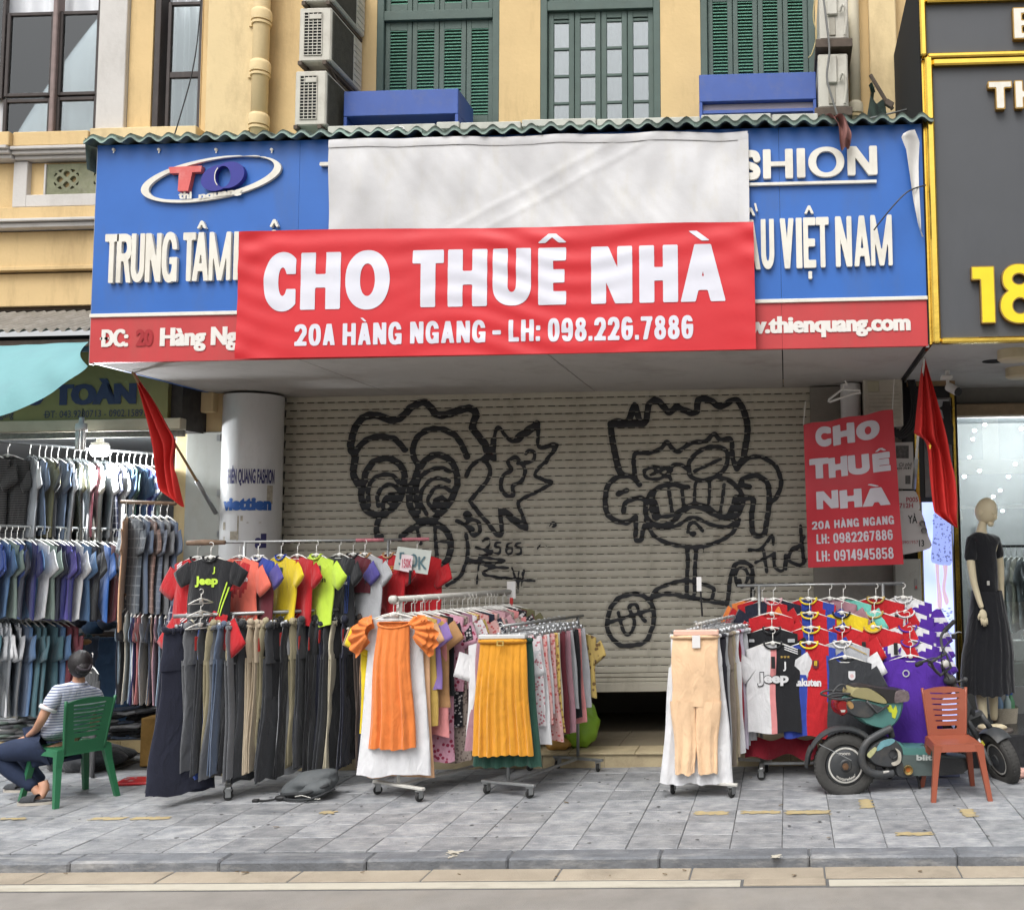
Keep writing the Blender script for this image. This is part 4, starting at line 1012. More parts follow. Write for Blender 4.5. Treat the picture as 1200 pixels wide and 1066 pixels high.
# ============================================================ LEFT NEIGHBOUR
nb = thing('neighbour_house', 'yellow and white neighbour house with dark framed windows above the clothes stall at the left', 'building', (-7.2, 10.3, 0))
M_BRN = mat('dark_brown_wood', (62, 54, 52), .55, .12, 8, dirt=((110, 100, 96), .4, 10, (1, 1, .3)))
M_MULL = mat('worn_centre_post', (140, 122, 118), .6, .15, 10)
M_CUR2 = mat('grey_net_curtain', (232, 234, 238), .9, .08, 2)
NX0 = -11.5
def hx(px, py=80): return P(px, py, FY).x
def hz(py, px=60, Y=FY): return P(px, py, Y).z
MB().box(hx(151), hx(178, 80), FY, FY+.5, 6.0, 10).build('wall', M_YEL, nb)
MB().box(hx(118), hx(150.5), FY-.05, FY+.4, hz(164), 10, .006).build('white_surround', M_WHP, nb)
MB().box(hx(236), xl-.001, FY-.01, FY+.5, 5.4, 10).build('wall', M_YEL, nb) if hx(236) < xl-.002 else None
def nwin(px0, px1, py1, parts):
    x0, x1 = hx(px0), hx(px1); zb_ = hz(py1); fr = MB()
    fr.box(x0, x0+.06, FY+.01, FY+.16, zb_, 10, .004); fr.box(x1-.05, x1, FY+.01, FY+.16, zb_, 10, .004); fr.box(x0+.06, x1-.05, FY+.02, FY+.16, zb_, zb_+.03, .004)
    w = fr.build('window', M_BRN, nb)
    for a, b, za, zc in parts:
        xa, xb = hx(a), hx(b); z0 = hz(zc); z1 = hz(za)
        f = MB(); s_ = .035
        f.box(xa-s_, xa, FY+.04, FY+.09, z0-s_, z1+s_, .004); f.box(xb, xb+s_, FY+.04, FY+.09, z0-s_, z1+s_, .004)
        f.box(xa, xb, FY+.042, FY+.088, z0-s_, z0, .004); f.box(xa, xb, FY+.042, FY+.088, z1, z1+s_, .004)
        f.build('sash', M_BRN, w)
        MB().box(xa, xb, FY+.06, FY+.064, z0, z1).build('pane', glass('curtained_glass', alpha=.04), w)
    MB().grid(lambda u, v: (x0+.05+(x1-x0-.1)*u, FY+.15+.03*math.sin(u*38)+.02*math.sin(u*17), zb_+.02+3.5*v), 120, 1).build('curtain', M_CUR2, w, smooth=True)
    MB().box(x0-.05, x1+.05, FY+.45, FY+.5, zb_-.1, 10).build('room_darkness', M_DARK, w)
    return w
w_ = nwin(-62, 117, 163, [(-55, -4, -30, 108), (6, 54, 15, 106), (6, 54, 117, 158), (68, 108, 15, 106), (68, 108, 116, 158)])
MB().box(hx(59), hx(64.5), FY+.0, FY+.11, hz(163), 10, .008).build('centre_post', M_MULL, w_)
w_ = nwin(179, 237, 159, [(196, 233, 8, 86), (196, 233, 93, 154)])
# ledge, mouldings, balustrade panel
MB().box(NX0, hx(34), FY-.22, FY, hz(179), hz(163.5), .006).build('ledge', M_YEL, nb)
MB().box(hx(34), hx(120), FY-.17, FY, hz(178), hz(162), .006).build('ledge', M_YEL, nb)
MB().box(hx(120), hx(242), FY-.15, FY, hz(172, 180), hz(158, 180)+.02, .006).build('ledge', M_CRM, nb)
for i, (a, b, d) in enumerate(((179.5, 183, .20), (183.5, 187.5, .17), (188, 192, .13))):
    MB().box(NX0, hx(33), FY-d-.04, FY, hz(b), hz(a), .005).build('moulding', M_WHP, nb)
    MB().box(hx(33)+.002, hx(121), FY-d, FY, hz(b), hz(a), .005).build('moulding', M_WHP, nb)
x_ = [NX0, hx(24, 215)]
MB().box(NX0, hx(23, 215), FY-.06, FY, hz(246), hz(193), .006).build('panel', M_YEL, nb)
f = MB(); zt, zb2 = hz(193), hz(246)
f.box(hx(24, 215), hx(40, 215), FY-.10, FY, zb2, zt, .005); f.box(hx(40, 215), -5.2, FY-.10, FY, zb2, hz(232), .005)
f.build('white_frame', M_WHP, nb)
MB().box(hx(40, 215), -5.2, FY-.04, FY, hz(232)+.001, zt).build('panel', M_YEL, nb)
M_BREE = mat('mossy_breeze_block', (132, 134, 108), .9, .2, 9, .4, 40, dirt=((180, 176, 160), .5, 5, (1, 1, 1)))
bx0 = hx(61, 215); bw = .40; bz0 = hz(231.5); bz1 = hz(196)
for i in range(3):
    xa = bx0+i*bw; c = (xa+bw/2, (bz0+bz1)/2); h = (bz1-bz0)/2; w2_ = bw/2
    bb = MB()
    F = sub(rect(xa, bz0, xa+bw, bz1), elli(c[0], c[1], w2_*.80, h*.80, 3))
    ring = sub(elli(c[0], c[1], w2_*.62, h*.62, 2), elli(c[0], c[1], w2_*.42, h*.42))
    arms = uni(*[stroke([(c[0]+w2_*.72*math.cos(a_), c[1]+h*.72*math.sin(a_)), (c[0]+w2_*.1*math.cos(a_), c[1]+h*.1*math.sin(a_))], .028) for a_ in (R_(45), R_(135), R_(225), R_(315))])
    pet = uni(*[sub(elli(c[0]+w2_*.33*math.cos(a_), c[1]+h*.33*math.sin(a_), .058, .058), elli(c[0]+w2_*.33*math.cos(a_), c[1]+h*.33*math.sin(a_), .034, .034)) for a_ in (0, math.pi/2, math.pi, 3*math.pi/2)])
    bb.sdf(uni(F, arms, pet, sub(elli(c[0], c[1], w2_*.78, h*.80, 3), elli(c[0], c[1], w2_*.64, h*.66, 3))), xa-.005, xa+bw+.005, bz0-.005, bz1+.005, .011, FY-.075, .07)
    bb.build('breeze_block', M_BREE, nb)
MB().box(bx0-.02, bx0-.001, FY-.09, FY, bz0, bz1, .003).build('block_frame', M_WHP, nb)
for (a, b, d, mt) in ((247, 262, .12, M_YEL), (262.5, 266, .2, M_WHP), (266.5, 272, .16, M_WHP), (273, 318, .06, M_YEL), (320.5, 359, .02, M_YEL), (314, 319, .085, M_YEL)):
    MB().box(NX0, -5.2, FY-d, FY+.3, hz(b)+.002, hz(a)-.001, .004).build('wall_band', mt, nb)
MB().box(NX0, -5.2, FY+.02, FY+.3, hz(362), hz(246), .0).build('wall', mat('brown_gap', (90, 74, 58), .9), nb)
# corrugated lean-to roof, dark truss gap, teal awning
M_TIN = mat('grey_tin', (138, 132, 122), .75, .12, 4, .2, 30, dirt=((200, 196, 190), .5, 10, (1, 1, 1)))
lr = thing('tin_roof', 'old grey corrugated tin roof strip over the clothes stall at the left', 'tin roof', (-7.4, 9.1, 4.2))
za = P(50, 387, 8.7).z; zc = P(50, 362, 9.6).z
m = MB(); m.grid(corr(NX0, -5.60, 8.7, za, 9.74, zc, .10, .018, 1), 420, 2); m.build('tin_sheet', M_TIN, lr, smooth=True)
MB().box(NX0, -5.60, 8.78, 8.84, za-.13, za-.07).build('purlin', M_BRKT, lr)
MB().box(NX0, -5.60, 8.72, 8.76, za-.19, za-.15).build('purlin', mat('blue_grey_beam', (84, 104, 112), .7), lr)
MB().box(NX0, -5.58, 9.3, 9.34, za-.35, za+.08).build('gap_darkness', M_DARK, lr)  # dark sheet standing in for the shade in the gap under the tin
M_AWN = mat('teal_awning_cloth', (122, 172, 176), .75, .05, 2.0, .15, 30, dirt=((120, 150, 160), .4, 2.5, (.4, 1, 1)))
ts_ = thing('awning', 'pale teal cloth awning sagging over the clothes stall at the left edge', 'awning', P(20, 440, 8.3))
top = [P(a, b, 8.72) for a, b in ((-150, 407), (0, 405), (50, 403), (104, 400.5))]
bot = [P(a, b, 8.2) for a, b in ((-150, 530), (-40, 500), (0, 487), (30, 477), (60, 460), (85, 443), (103, 429))]
tops = smooth_pts([tuple(q) for q in top], 14); bots = smooth_pts([tuple(q) for q in bot], 7)
def lerp_path(L, u):
    f = u*(len(L)-1); i = min(int(f), len(L)-2); k = f-i; return Vector(L[i])*(1-k)+Vector(L[i+1])*k
def awn(u, v):
    a = lerp_path(tops, u); b = lerp_path(bots, u); p = a.lerp(b, v); p.y += .10*math.sin(v*math.pi)*(-1)+.01*math.sin(u*22); p.z -= .02*math.sin(v*3.14); return p
MB().grid(awn, 60, 14).build('awning_cloth', M_AWN, ts_, smooth=True)
# olive fascia with dark blue lettering
ys = 9.25
M_OLV = mat('olive_signboard', (128, 124, 74), .6, .10, 3, dirt=((90, 84, 60), .5, 3, (1, 1, 1)))
M_NVY = mat('navy_print', (42, 48, 84), .5, .08)
fs = thing('fascia_sign', 'olive green fascia sign with dark blue word TOÀN over the clothes stall', 'shop sign', P(100, 470, ys))
fz0, fz1 = P(100, 492, ys).z, P(100, 425, ys).z+.15
MB().box(NX0, P(197, 460, ys).x, ys, ys+.08, fz0, fz1).build('sign_panel', M_OLV, fs)
M_BEIG = mat('beige_rail', (176, 168, 146), .6, .08, 5)
MB().box(NX0, P(214, 500, ys).x, ys-.04, ys+.06, P(100, 505, ys).z, fz0-.002, .005).build('box_rail', M_BEIG, fs)
MB().box(NX0, P(214, 500, ys).x, ys+.0, ys+.05, P(100, 513, ys).z, P(100, 506, ys).z).build('track', mat('grubby_track', (120, 118, 110), .8, .3, 30), fs)
tm_ = MB()
def ft(s, a, b, pb, pt, off, bold=0.0): text(tm_, s, P(a, pb, ys).x, P(b, pb, ys).x, P((a+b)/2, pb, ys).z, P((a+b)/2, pt, ys).z-P((a+b)/2, pb, ys).z, ys-.006, off, bold=bold)
ft('TOÀN', 62, 160, 474, 450, .03, .016); ft('O', 28, 52, 475, 451, .03, .016)
ft('ĐT: 043.9280713 - 0902.158918', 53, 177, 488.5, 480.5, .0); ft('Ngang', -6, 16, 489.5, 481.5, .0)
# serifs of the big word
for a in (62, 77): pass
tm_.build('lettering', M_NVY, fs, kind='stuff')
MB().box(P(200, 480, 9.4).x, P(221, 480, 9.4).x, 9.3, 9.7, P(200, 505, 9.4).z, P(200, 452, 9.4).z).build('end_box', mat('charred_board', (58, 54, 50), .9, .3, 12), fs)

# stall interior
M_IWL = mat('stall_inner_wall', (150, 152, 156), .8, .06, 2)
st = thing('clothes_stall', 'open clothes stall with white walls at the left of the shuttered shop', 'stall', (-7.5, 11, 0))
MB().box(NX0, -6.02, 12.6, 12.7, 0, 3.4).build('back_wall', M_IWL, st)
MB().box(-6.12, -6.02, 10.1, 12.6, 0, 3.4).build('side_wall', M_IWL, st)
MB().box(NX0-.1, NX0, 9.8, 12.7, 0, 3.4).build('side_wall', M_IWL, st)
MB().box(NX0, -6.02, 9.4, 12.7, 3.20, 3.26).build('ceiling', mat('stall_ceiling', (222, 226, 230), .8, .03), st)
MB().box(NX0, -6.02, 10.30, 12.7, .0, .115).build('stall_floor', mat('stall_floor', (96, 92, 88), .9, .15), st)
xx = NX0
while xx < -6.1:
    MB().box(xx+.002, min(xx+.6, -6.0)-.002, 10.27, 10.30, 0, .12, .002).build('riser_stone', mat('yellow_riser', (206, 184, 138), .8, .08, 4, dirt=((120, 104, 84), .6, 4, (1, 1, 1))), st); xx += .6
# lamps of the stall
def lampth(px, py, Y, label, lit):
    c = P(px, py, Y)
    t = thing('lamp', label, 'lamp', (c.x, c.y, c.z))
    if lit:
        MB().lathe([(0, .095), (.03, .095), (.035, .06), (.075, .045), (.078, .02)], c, 20).build('lamp_cap', M_WHT, t, smooth=True)
        MB().lathe([(.078, .02), (.078, -.05), (.06, -.075), (0, -.08)], c, 20).build('bulb', emis('bulb_glow', (250, 252, 255), 9.0), t, smooth=True)
    else:
        MB().lathe([(0, .14), (.02, .14), (.022, .09), (.045, .08), (.05, .04), (.048, .02), (0, .02)], c, 16).build('lamp_base', M_WHT, t, smooth=True)
        for dx, dy in ((-.025, -.02), (.0, -.028), (.025, -.02), (-.02, .02), (.02, .02)):
            MB().tube([(c.x+dx, c.y+dy, c.z+.02), (c.x+dx, c.y+dy, c.z-.16)], .011, 8).build('tube', M_WHT, t, smooth=True)
    MB().tube([(c.x, c.y, c.z+.1), (c.x+.01, c.y, 3.3)], .006, 6).build('cord', M_BLK, t)
lampth(117, 525, 9.5, 'glowing white LED bulb hanging over the clothes stall', True)
lampth(95, 507, 9.05, 'unlit white tube lamp hanging in front of the olive sign', False)
def room_light(name, loc, e, c=(.93, .97, 1.0), r=.25):
    d = bpy.data.lights.new(name, 'POINT'); d.energy = e; d.color = c; d.shadow_soft_size = r
    o = bpy.data.objects.new(name, d); o.location = loc; COL.objects.link(o); return o
lb = P(117, 525, 9.5)
room_light('stall_bulb_light', (lb.x, lb.y-.02, lb.z-.15), 75, r=.06)

# pilaster and column between stall and shutter
MB().box(P(204, 560, 9.7).x, P(259, 560, 9.7).x, 9.7, 10.2, 0, 3.56, .01).build('pilaster', M_CRM, bld)
MB().box(P(259, 560, 9.7).x+.001, shx0-.05, 9.9, 10.2, 0, 3.56, .0).build('wall', M_CRM, bld)
cb = thing('cabinet_door', 'pale grey flat metal door panel on the yellow pillar beside the white column', 'panel', (P(236, 600, 9.66).x, 9.68, .5))
MB().box(P(215, 600, 9.64).x, P(257, 600, 9.64).x, 9.655, 9.695, .5, P(236, 506, 9.64).z, .004).build('door_panel', mat('pale_grey_enamel', (186, 188, 182), .6, .05, 4, dirt=((150, 140, 120), .5, 5, (1, 1, .4))), cb)
for py in (513, 577, 625): MB().box(P(254, py, 9.64).x, P(258, py, 9.64).x, 9.64, 9.656, P(236, py+4, 9.64).z, P(236, py-3, 9.64).z).build('hinge', M_STEEL, cb)
bxx = thing('junction_box', 'small cream junction box high on the yellow pillar', 'junction box', P(240, 484, 9.6))
x0, x1, z0, z1 = RC(229, 459, 249, 483, 9.6); MB().box(x0, x1, 9.6, 9.7, z0, z1, .01).build('box_cover', M_CRM, bxx)
m = MB(); m.tube(smooth_pts([tuple(P(a, b, 9.62)) for a, b in ((236, 486), (235, 492), (231, 499), (233, 503), (237, 500))], 5), .005, 6); m.build('loose_cable', M_BLK, bxx)
cc = P(295.5, 560, 9.78); cr = .272
col = thing('round_column', 'round white column with THIÊN QUANG FASHION and viettien lettering beside the shutter', 'column', (cc.x, 9.78, 0))
M_COLW = mat('glossy_white_sheet', (222, 222, 222), .3, .03, 2, .08, 4, dirt=((150, 146, 140), .35, 4, (1, 1, .3)))
MB().lathe([(cr, 0), (cr, 3.49)], (cc.x, 9.78, 0), 48).build('cladding', M_COLW, col, smooth=True)
def oncol(x, y, z):
    a = (x-cc.x)/cr; return (cc.x+(cr+.003)*math.sin(a), 9.78-(cr+.003)*math.cos(a), z)
def ct(s, a0, a1, pb, pt, mt, nm, off, bold):
    m = MB(); z0 = P(297, pb, 9.52).z; z1 = P(297, pt, 9.52).z
    text(m, s, cc.x+cr*a0, cc.x+cr*a1, z0, z1-z0, 0, off, 0, oncol, .02, 0, bold, 0); m.build(nm, mt, col, kind='stuff')
ct('THIÊN QUANG FASHION', -.44, 1.26, 566, 549, mat('violet_navy_print', (60, 58, 110), .4), 'lettering', .035, 0)
ct('viettien', -.56, 1.16, 597.5, 582, mat('blue_print', (40, 92, 168), .4), 'lettering', .05, .004)
ct('all', .62, 1.0, 642, 625, mat('violet_navy_print', (60, 58, 110), .4), 'lettering', .05, .004)
m = MB()
for a, b, c_, d in ((-.55, -.42, 620, 611), (-.5, .08, 634, 628), (.05, .1, 624, 604), (.35, .8, 612.5, 611.5), (.98, 1.2, 590, 568), (.15, .23, 610, 604), (-.2, .1, 632, 622)):
    x0 = cc.x+cr*a; x1 = cc.x+cr*b; z0 = P(297, c_, 9.52).z; z1 = P(297, d, 9.52).z
    m.add([oncol(x0, 0, z0), oncol(x1, 0, z0), oncol(x1, 0, z1), oncol(x0, 0, z1)], [(0, 1, 2, 3)])
m.build('torn_sticker_remains', mat('brown_grey_residue', (176, 168, 152), .8, .25, 30), col, kind='stuff')
# ============================================================ RIGHT NEIGHBOUR: sign with gold frame, shop front
M_CHAR = mat('charcoal_panel', (82, 84, 88), .55, .04, 2, dirt=((66, 68, 74), .4, 2.5, (1, 1, .2)))
def gold_mat():
    m = mat('polished_gold_trim', (226, 190, 88), .22, .06, 4, .25, 9, metal=1.0, k=1.25); return m
M_GOLD = gold_mat()
M_YLW = mat('yellow_acrylic', (240, 216, 40), .4, .05, 4, k=1.1)
RY = 7.92
rs = thing('framed_signboard', 'tall charcoal signboard in a gold frame with a yellow 18 at the right', 'signboard', P(1150, 240, RY))
RX1 = 3.2
def rx(px, py=240): return P(px, py, RY).x
def rz(py, px=1140): return P(px, py, RY).z
x0 = rx(1090)
MB().box(x0+.05, RX1, RY+.02, RY+.3, rz(396), rz(76)).build('lower_panel', M_CHAR, rs)
MB().box(x0+.01, RX1, RY+.02, RY+.3, rz(62), rz(-60)).build('upper_panel', M_CHAR, rs)
def bar(a, b, n='gold_trim'): MB().box(a[0], b[0], RY-.03, RY+.05, a[1], b[1], .012).build(n, M_GOLD, rs)
bar((x0-.01, rz(401.5)), (x0+.05, rz(66))); bar((x0+.052, rz(402)), (RX1, rz(395.5))); bar((x0+.052, rz(77)), (RX1, rz(69)))
bar((x0-.04, rz(65)), (x0+.01, rz(-60))); bar((x0+.012, rz(68)), (RX1, rz(62))); bar((x0+.012, rz(3)), (RX1, rz(-2)))
MB().box(x0-.03, x0-.005, RY+.05, RY+.34, rz(401), rz(66)).build('gold_side', M_GOLD, rs)
MB().box(x0-.045, x0-.032, RY+.02, FY, rz(401), rz(-60)).build('dark_side', M_DARK, rs)
def rl(ch, a, b, py0, py1, s, t, m1, m2, th=.05):
    mid = (a+b)/2; zt = P(mid, py0, RY).z; zb_ = P(mid, py1, RY).z; xa = P(a, (py0+py1)/2, RY).x; xb = P(b, (py0+py1)/2, RY).x
    mb = MB(); letter(mb, ch, xa, xb, zb_, zt-zb_, RY-.03, s, t, .011, th); mb.build('letter_rim', m2, rs)
    H = zt-zb_; w = (xb-xa)/H; F = glyph(ch, w, s/H, t/H)
    mb = MB(); mb.sdf(lambda X, Z: F((X-xa)/H, (Z-zb_)/H)*H+.009, xa, xb, zb_-.01, zt+.01, .010, RY-.033); mb.build('letter_face', m1, rs)
M_GRIM = mat('brass_rim', (176, 140, 76), .4, .1, 9, metal=.7)
rl('T', 1157, 1185.5, 97, 130, .075, .06, M_LET, M_GRIM); rl('H', 1188, 1214, 96, 129, .07, .06, M_LET, M_GRIM)
rl('E', 1186, 1212, 11, 48, .075, .055, M_LET, M_GRIM)
rl('1', 1138, 1165.5, 313, 380, .115, .085, M_YLW, M_GRIM); rl('8', 1170, 1218, 311, 379, .105, .085, M_YLW, M_GRIM)
# soffit with round lamps
rc = thing('neighbour_shopfront', 'glass shopfront of the neighbouring clothes shop at the right edge', 'shopfront', (2.2, 9.8, 0))
MB().box(1.17, 4.5, RY+.08, 10.6, rz(401)+.0, rz(401)+.06).build('soffit', mat('white_soffit', (190, 190, 188), .8, .05, 2, dirt=((110, 104, 96), .6, 2, (1, 1, 1))), rc)
for px, py, Y, r_ in ((1188, 421, 8.3, .13), (1196, 451, 9.2, .13)):
    c = P(px, py, Y); zt = rz(401)
    MB().lathe([(0, -.09), (r_-.02, -.09), (r_, -.075), (r_, 0.0)], (c.x, c.y, zt), 28).build('ceiling_lamp', mat('cream_lamp', (206, 192, 160), .5, .04), rc, angle=40)
c = P(1165, 437, 8.8); MB().lathe([(0, -.003), (.10, -.003), (.10, 0)], (c.x, c.y, rz(401)), 24).build('ceiling_hole', M_DARK, rc)
GY = 10.35
gx0_ = P(1127, 650, GY).x
M_GLR = glass('shop_glass', (226, 232, 232), .0, .10)
FLZ = .28
MB().box(1.50, 4.5, 9.22, 12.6, -.02, FLZ, .01).build('plinth', mat('black_granite', (46, 46, 48), .25, .25, 30), rc)
MB().box(gx0_, 4.5, GY, GY+.012, FLZ+.26, P(1150, 490, GY).z).build('glass_pane', M_GLR, rc)
MB().box(gx0_, 4.5, GY-.03, GY+.04, FLZ, FLZ+.26).build('glass_base', mat('satin_base', (150, 152, 150), .4, .05, metal=.4), rc)
MB().box(gx0_-.1, 4.5, GY-.08, GY+.08, P(1150, 488, GY).z, P(1150, 474, GY).z, .01).build('head_rail', mat('wooden_head', (150, 130, 104), .6, .15, 12), rc)
MB().box(gx0_-.1, 4.5, GY+.0, GY+.08, P(1150, 474, GY).z, 3.6).build('head_panel', mat('grey_head', (120, 118, 112), .8), rc)
MB().box(P(1119, 640, 9.9).x, P(1124, 640, 9.9).x, 9.9, 9.95, FLZ, P(1121, 452, 9.9).z, .004).build('gold_jamb', M_GOLD, rc)
MB().box(P(1124.5, 640, 9.9).x, P(1127, 640, 9.9).x, 9.93, GY-.03, FLZ, P(1121, 452, 9.9).z).build('jamb_return', M_DARK, rc)
# pillar with fashion photo and lit poster
MB().box(1.13, P(1118.8, 640, 9.9).x, 9.92, 10.3, 0, 3.62).build('black_pillar', mat('black_glossy_panel', (36, 36, 40), .3, .15, 4), rc)
MB().box(P(1075, 640, 9.88).x, P(1079.5, 640, 9.88).x, 9.86, 9.92, 0, P(1077, 508, 9.88).z, .003).build('gold_strip', M_GOLD, rc)
MB().box(P(1062, 450, 9.9).x, P(1118, 450, 9.9).x, 9.85, 9.92, P(1090, 452, 9.88).z, P(1090, 447, 9.88).z).build('wood_strip', mat('wood_strip', (140, 116, 86), .6, .15, 10), rc)
pq = thing('fashion_photo', 'dark fashion photo of a figure in a black hat behind the right flag', 'photo', P(1100, 530, 9.9))
x0, x1, z0, z1 = RC(1083, 466, 1117.5, 582, 9.9)
MB().box(x0, x1, 9.900, 9.918, z0, z1).build('print_sheet', mat('photo_dark_print', (70, 68, 76), .4, .4, 5, c2=(126, 120, 118)), pq)
x0, x1, z0, z1 = RC(1097, 468, 1112, 490, 9.9)
MB().box(x0, x1, 9.897, 9.899, z0, z1).build('light_patch', mat('print_light_grey', (170, 172, 176), .4), pq)
m = MB(); f_ = [(1100, 478), (1104, 476), (1105, 470), (1113, 470), (1114, 476), (1117, 478), (1114, 481), (1114, 492), (1117.5, 500), (1117.5, 522), (1104, 518), (1104, 500), (1106, 490), (1104, 481)]
v = [P(a, b, 9.894) for a, b in f_][::-1]; m.add(v, [tuple(range(len(v)))]); m.build('hat_figure', mat('print_black', (26, 26, 30), .4), pq)
lp = thing('light_box', 'glowing pale blue light box poster of a woman in a lace dress behind the scooter', 'light box', P(1108, 690, 9.8))
x0, x1, z0, z1 = RC(1084, 588, 1118, 845, 9.85)
M_LB = emis('lightbox_glow', (176, 196, 250), .78)
nt_ = M_LB.node_tree; n_ = nt_.nodes.new('ShaderNodeTexNoise'); n_.inputs['Scale'].default_value = 2.2; tc_ = nt_.nodes.new('ShaderNodeTexCoord'); nt_.links.new(tc_.outputs['Object'], n_.inputs['Vector'])
mx_ = nt_.nodes.new('ShaderNodeMix'); mx_.data_type = 'RGBA'; mx_.inputs[6].default_value = (*lin((120, 150, 235)), 1); mx_.inputs[7].default_value = (*lin((232, 236, 255)), 1)
nt_.links.new(n_.outputs[0], mx_.inputs[0]); nt_.links.new(mx_.outputs[2], nt_.nodes['Principled BSDF'].inputs['Emission Color'])
MB().box(x0, x1, 9.86, 9.915, z0, z1).build('lit_face', M_LB, lp)
for a in (x0-.012, x1): MB().box(a, a+.012, 9.852, 9.915, z0, z1).build('frame_edge', M_STEEL, lp)
def poly_px(pts, Y, nm, mt, par, sm_=False):
    v = [tuple(P(a, b, Y)) for a, b in (smooth_pts(pts, 4, True) if sm_ else pts)]
    return MB().add(v, [tuple(range(len(v)))]).build(nm, mt, par)
M_SKP = emis('lit_print_skin', (216, 186, 206), .5); M_LAC = emis('lit_print_lace', (150, 166, 224), .6); M_LAC2 = emis('lit_print_lace_dark', (108, 118, 170), .5)
poly_px([(1096, 655), (1100, 655), (1101, 680), (1104, 700), (1103, 716), (1099, 714), (1098, 690)], 9.855, 'printed_leg', M_SKP, lp, True)
poly_px([(1104, 655), (1110, 655), (1110, 672), (1108, 690), (1112, 704), (1108, 708), (1104, 690), (1106, 672)], 9.855, 'printed_leg', M_SKP, lp, True)
poly_px([(1094, 605), (1099, 596), (1112, 598), (1117, 612), (1116, 657), (1108, 662), (1096, 660), (1091, 655), (1093, 630)], 9.853, 'printed_dress', M_LAC, lp, True)
lc_ = MB(); rr = random.Random(4)
for i in range(90):
    a = rr.uniform(1093, 1115); b = rr.uniform(600, 658); p = P(a, b, 9.850); s_ = rr.uniform(.006, .014)
    lc_.add([p+Vector((-s_, 0, 0)), p+Vector((0, 0, -s_)), p+Vector((s_, 0, 0)), p+Vector((0, 0, s_))], [(0, 1, 2, 3)])
for i in range(60):
    a = rr.uniform(1087, 1116); b = rr.uniform(712, 745); p = P(a, b, 9.850); s_ = rr.uniform(.004, .010)
    lc_.add([p+Vector((-s_*2, 0, 0)), p+Vector((0, 0, -s_*.6)), p+Vector((s_*2, 0, 0)), p+Vector((0, 0, s_*.6))], [(0, 1, 2, 3)])
lc_.build('lace_print', M_LAC2, lp, kind='stuff')
m = MB()
for i, (a, b) in enumerate(((1119.5, 585), (1119.5, 593), (1119.5, 601))): x0, x1, z0, z1 = RC(a-1.5, b-3, a+1.8, b+3, 9.88); m.box(x0, x1, 9.872, 9.89, z0, z1)
tag(m.build('led_strip', emis('red_led', (255, 60, 50), 3.0), kind=None), 'small red LED strip glowing beside the gold door jamb', 'LED strip')
# interior of the right shop
rinn = MB().box(gx0_, 4.6, 13.4, 13.5, 0, 3.6); rinn.box(4.5, 4.6, GY, 13.4, 0, 3.6); rinn.box(gx0_-.1, gx0_, GY+.05, 13.4, 0, 3.6)
rinn.build('inner_wall', mat('grey_inner_wall', (160, 160, 160), .7, .1, 1.5), rc, kind='stuff')
MB().box(gx0_-.1, 4.6, GY+.1, 13.4, 3.50, 3.55).build('inner_ceiling', mat('inner_ceiling', (196, 200, 204), .8, .05), rc)
sp = emis('spot_glow', (248, 250, 255), 14.0)
k = 0
for px, py, Y in ((1154, 499, 12.0), (1142, 506, 11.4), (1140, 516, 12.6), (1136, 537, 13.0), (1148, 553, 12.5), (1164, 467, 11), (1172, 576, 13), (1164, 583, 13), (1190, 545, 12), (1182, 560, 12.4), (1130, 560, 11.2), (1175, 600, 12.8), (1197, 504, 11.5), (1166, 606, 12.5)):
    c = P(px, py, Y); MB().lathe([(0, .0), (.016, 0), (.022, .012), (.02, .03)], c, 12).build('spot_lamp', sp, rc)
room_light('shop_ceiling_light', (3.0, 12.2, 3.38), 190, (1, 1, 1), .05)
# hanging clothes and counter inside
tb = thing('display_counter', 'pale counter with a white bag seen through the right shop glass', 'counter', (2.5, 10.9, FLZ))
x0 = P(1184, 770, 10.9).x
MB().box(x0, x0+1.6, 10.8, 11.3, FLZ, P(1190, 775, 10.9).z, .01).build('counter_body', mat('green_grey_counter', (88, 108, 100), .5, .08), tb)
bg_ = thing('carrier_bag', 'white shopping bag with looped handles standing on the counter behind the right glass', 'bag', (x0+.25, 10.95, P(1190, 775, 10.9).z))
zc = P(1190, 775, 10.9).z
MB().box(x0+.05, x0+.42, 10.9, 11.02, zc, zc+.22, .01).build('bag_body', M_WHT, bg_)
m = MB(); m.tube(smooth_pts([(x0+.14, 10.95, zc+.21), (x0+.15, 10.95, zc+.30), (x0+.22, 10.95, zc+.34), (x0+.29, 10.95, zc+.30), (x0+.3, 10.95, zc+.21)], 5), .012, 6); m.build('bag_handle', M_WHT, bg_)

# security camera
cv = thing('security_camera', 'white security camera under the soffit beside the right flag', 'camera', P(1113, 442, 9.3))
c = P(1117, 456, 9.2)
MB().obox((c.x-.05, 9.25, c.z+.115), (.10, .10, .03), None, .004).tube([(c.x-.04, 9.25, c.z+.11), (c.x-.04, 9.24, c.z+.05), (c.x-.02, 9.22, c.z+.01)], .015, 8).build('mount', M_WHT, cv)
d_ = Vector((.45, -.75, -.42)).normalized()
MB().tube([c-d_*.07, c+d_*.07], .040, 14).build('camera_body', M_WHT, cv, angle=40)
MB().tube([c+d_*.071, c+d_*.085], [.040, .034], 14).build('lens', M_BLK, cv, angle=40)
m = MB(); pq_ = P(1112, 442, 9.3); m.tube([(c.x-.04, 9.25, c.z+.12), (c.x-.04, 9.25, rz(401))], .02, 8); m.build('stem', M_WHT, cv)

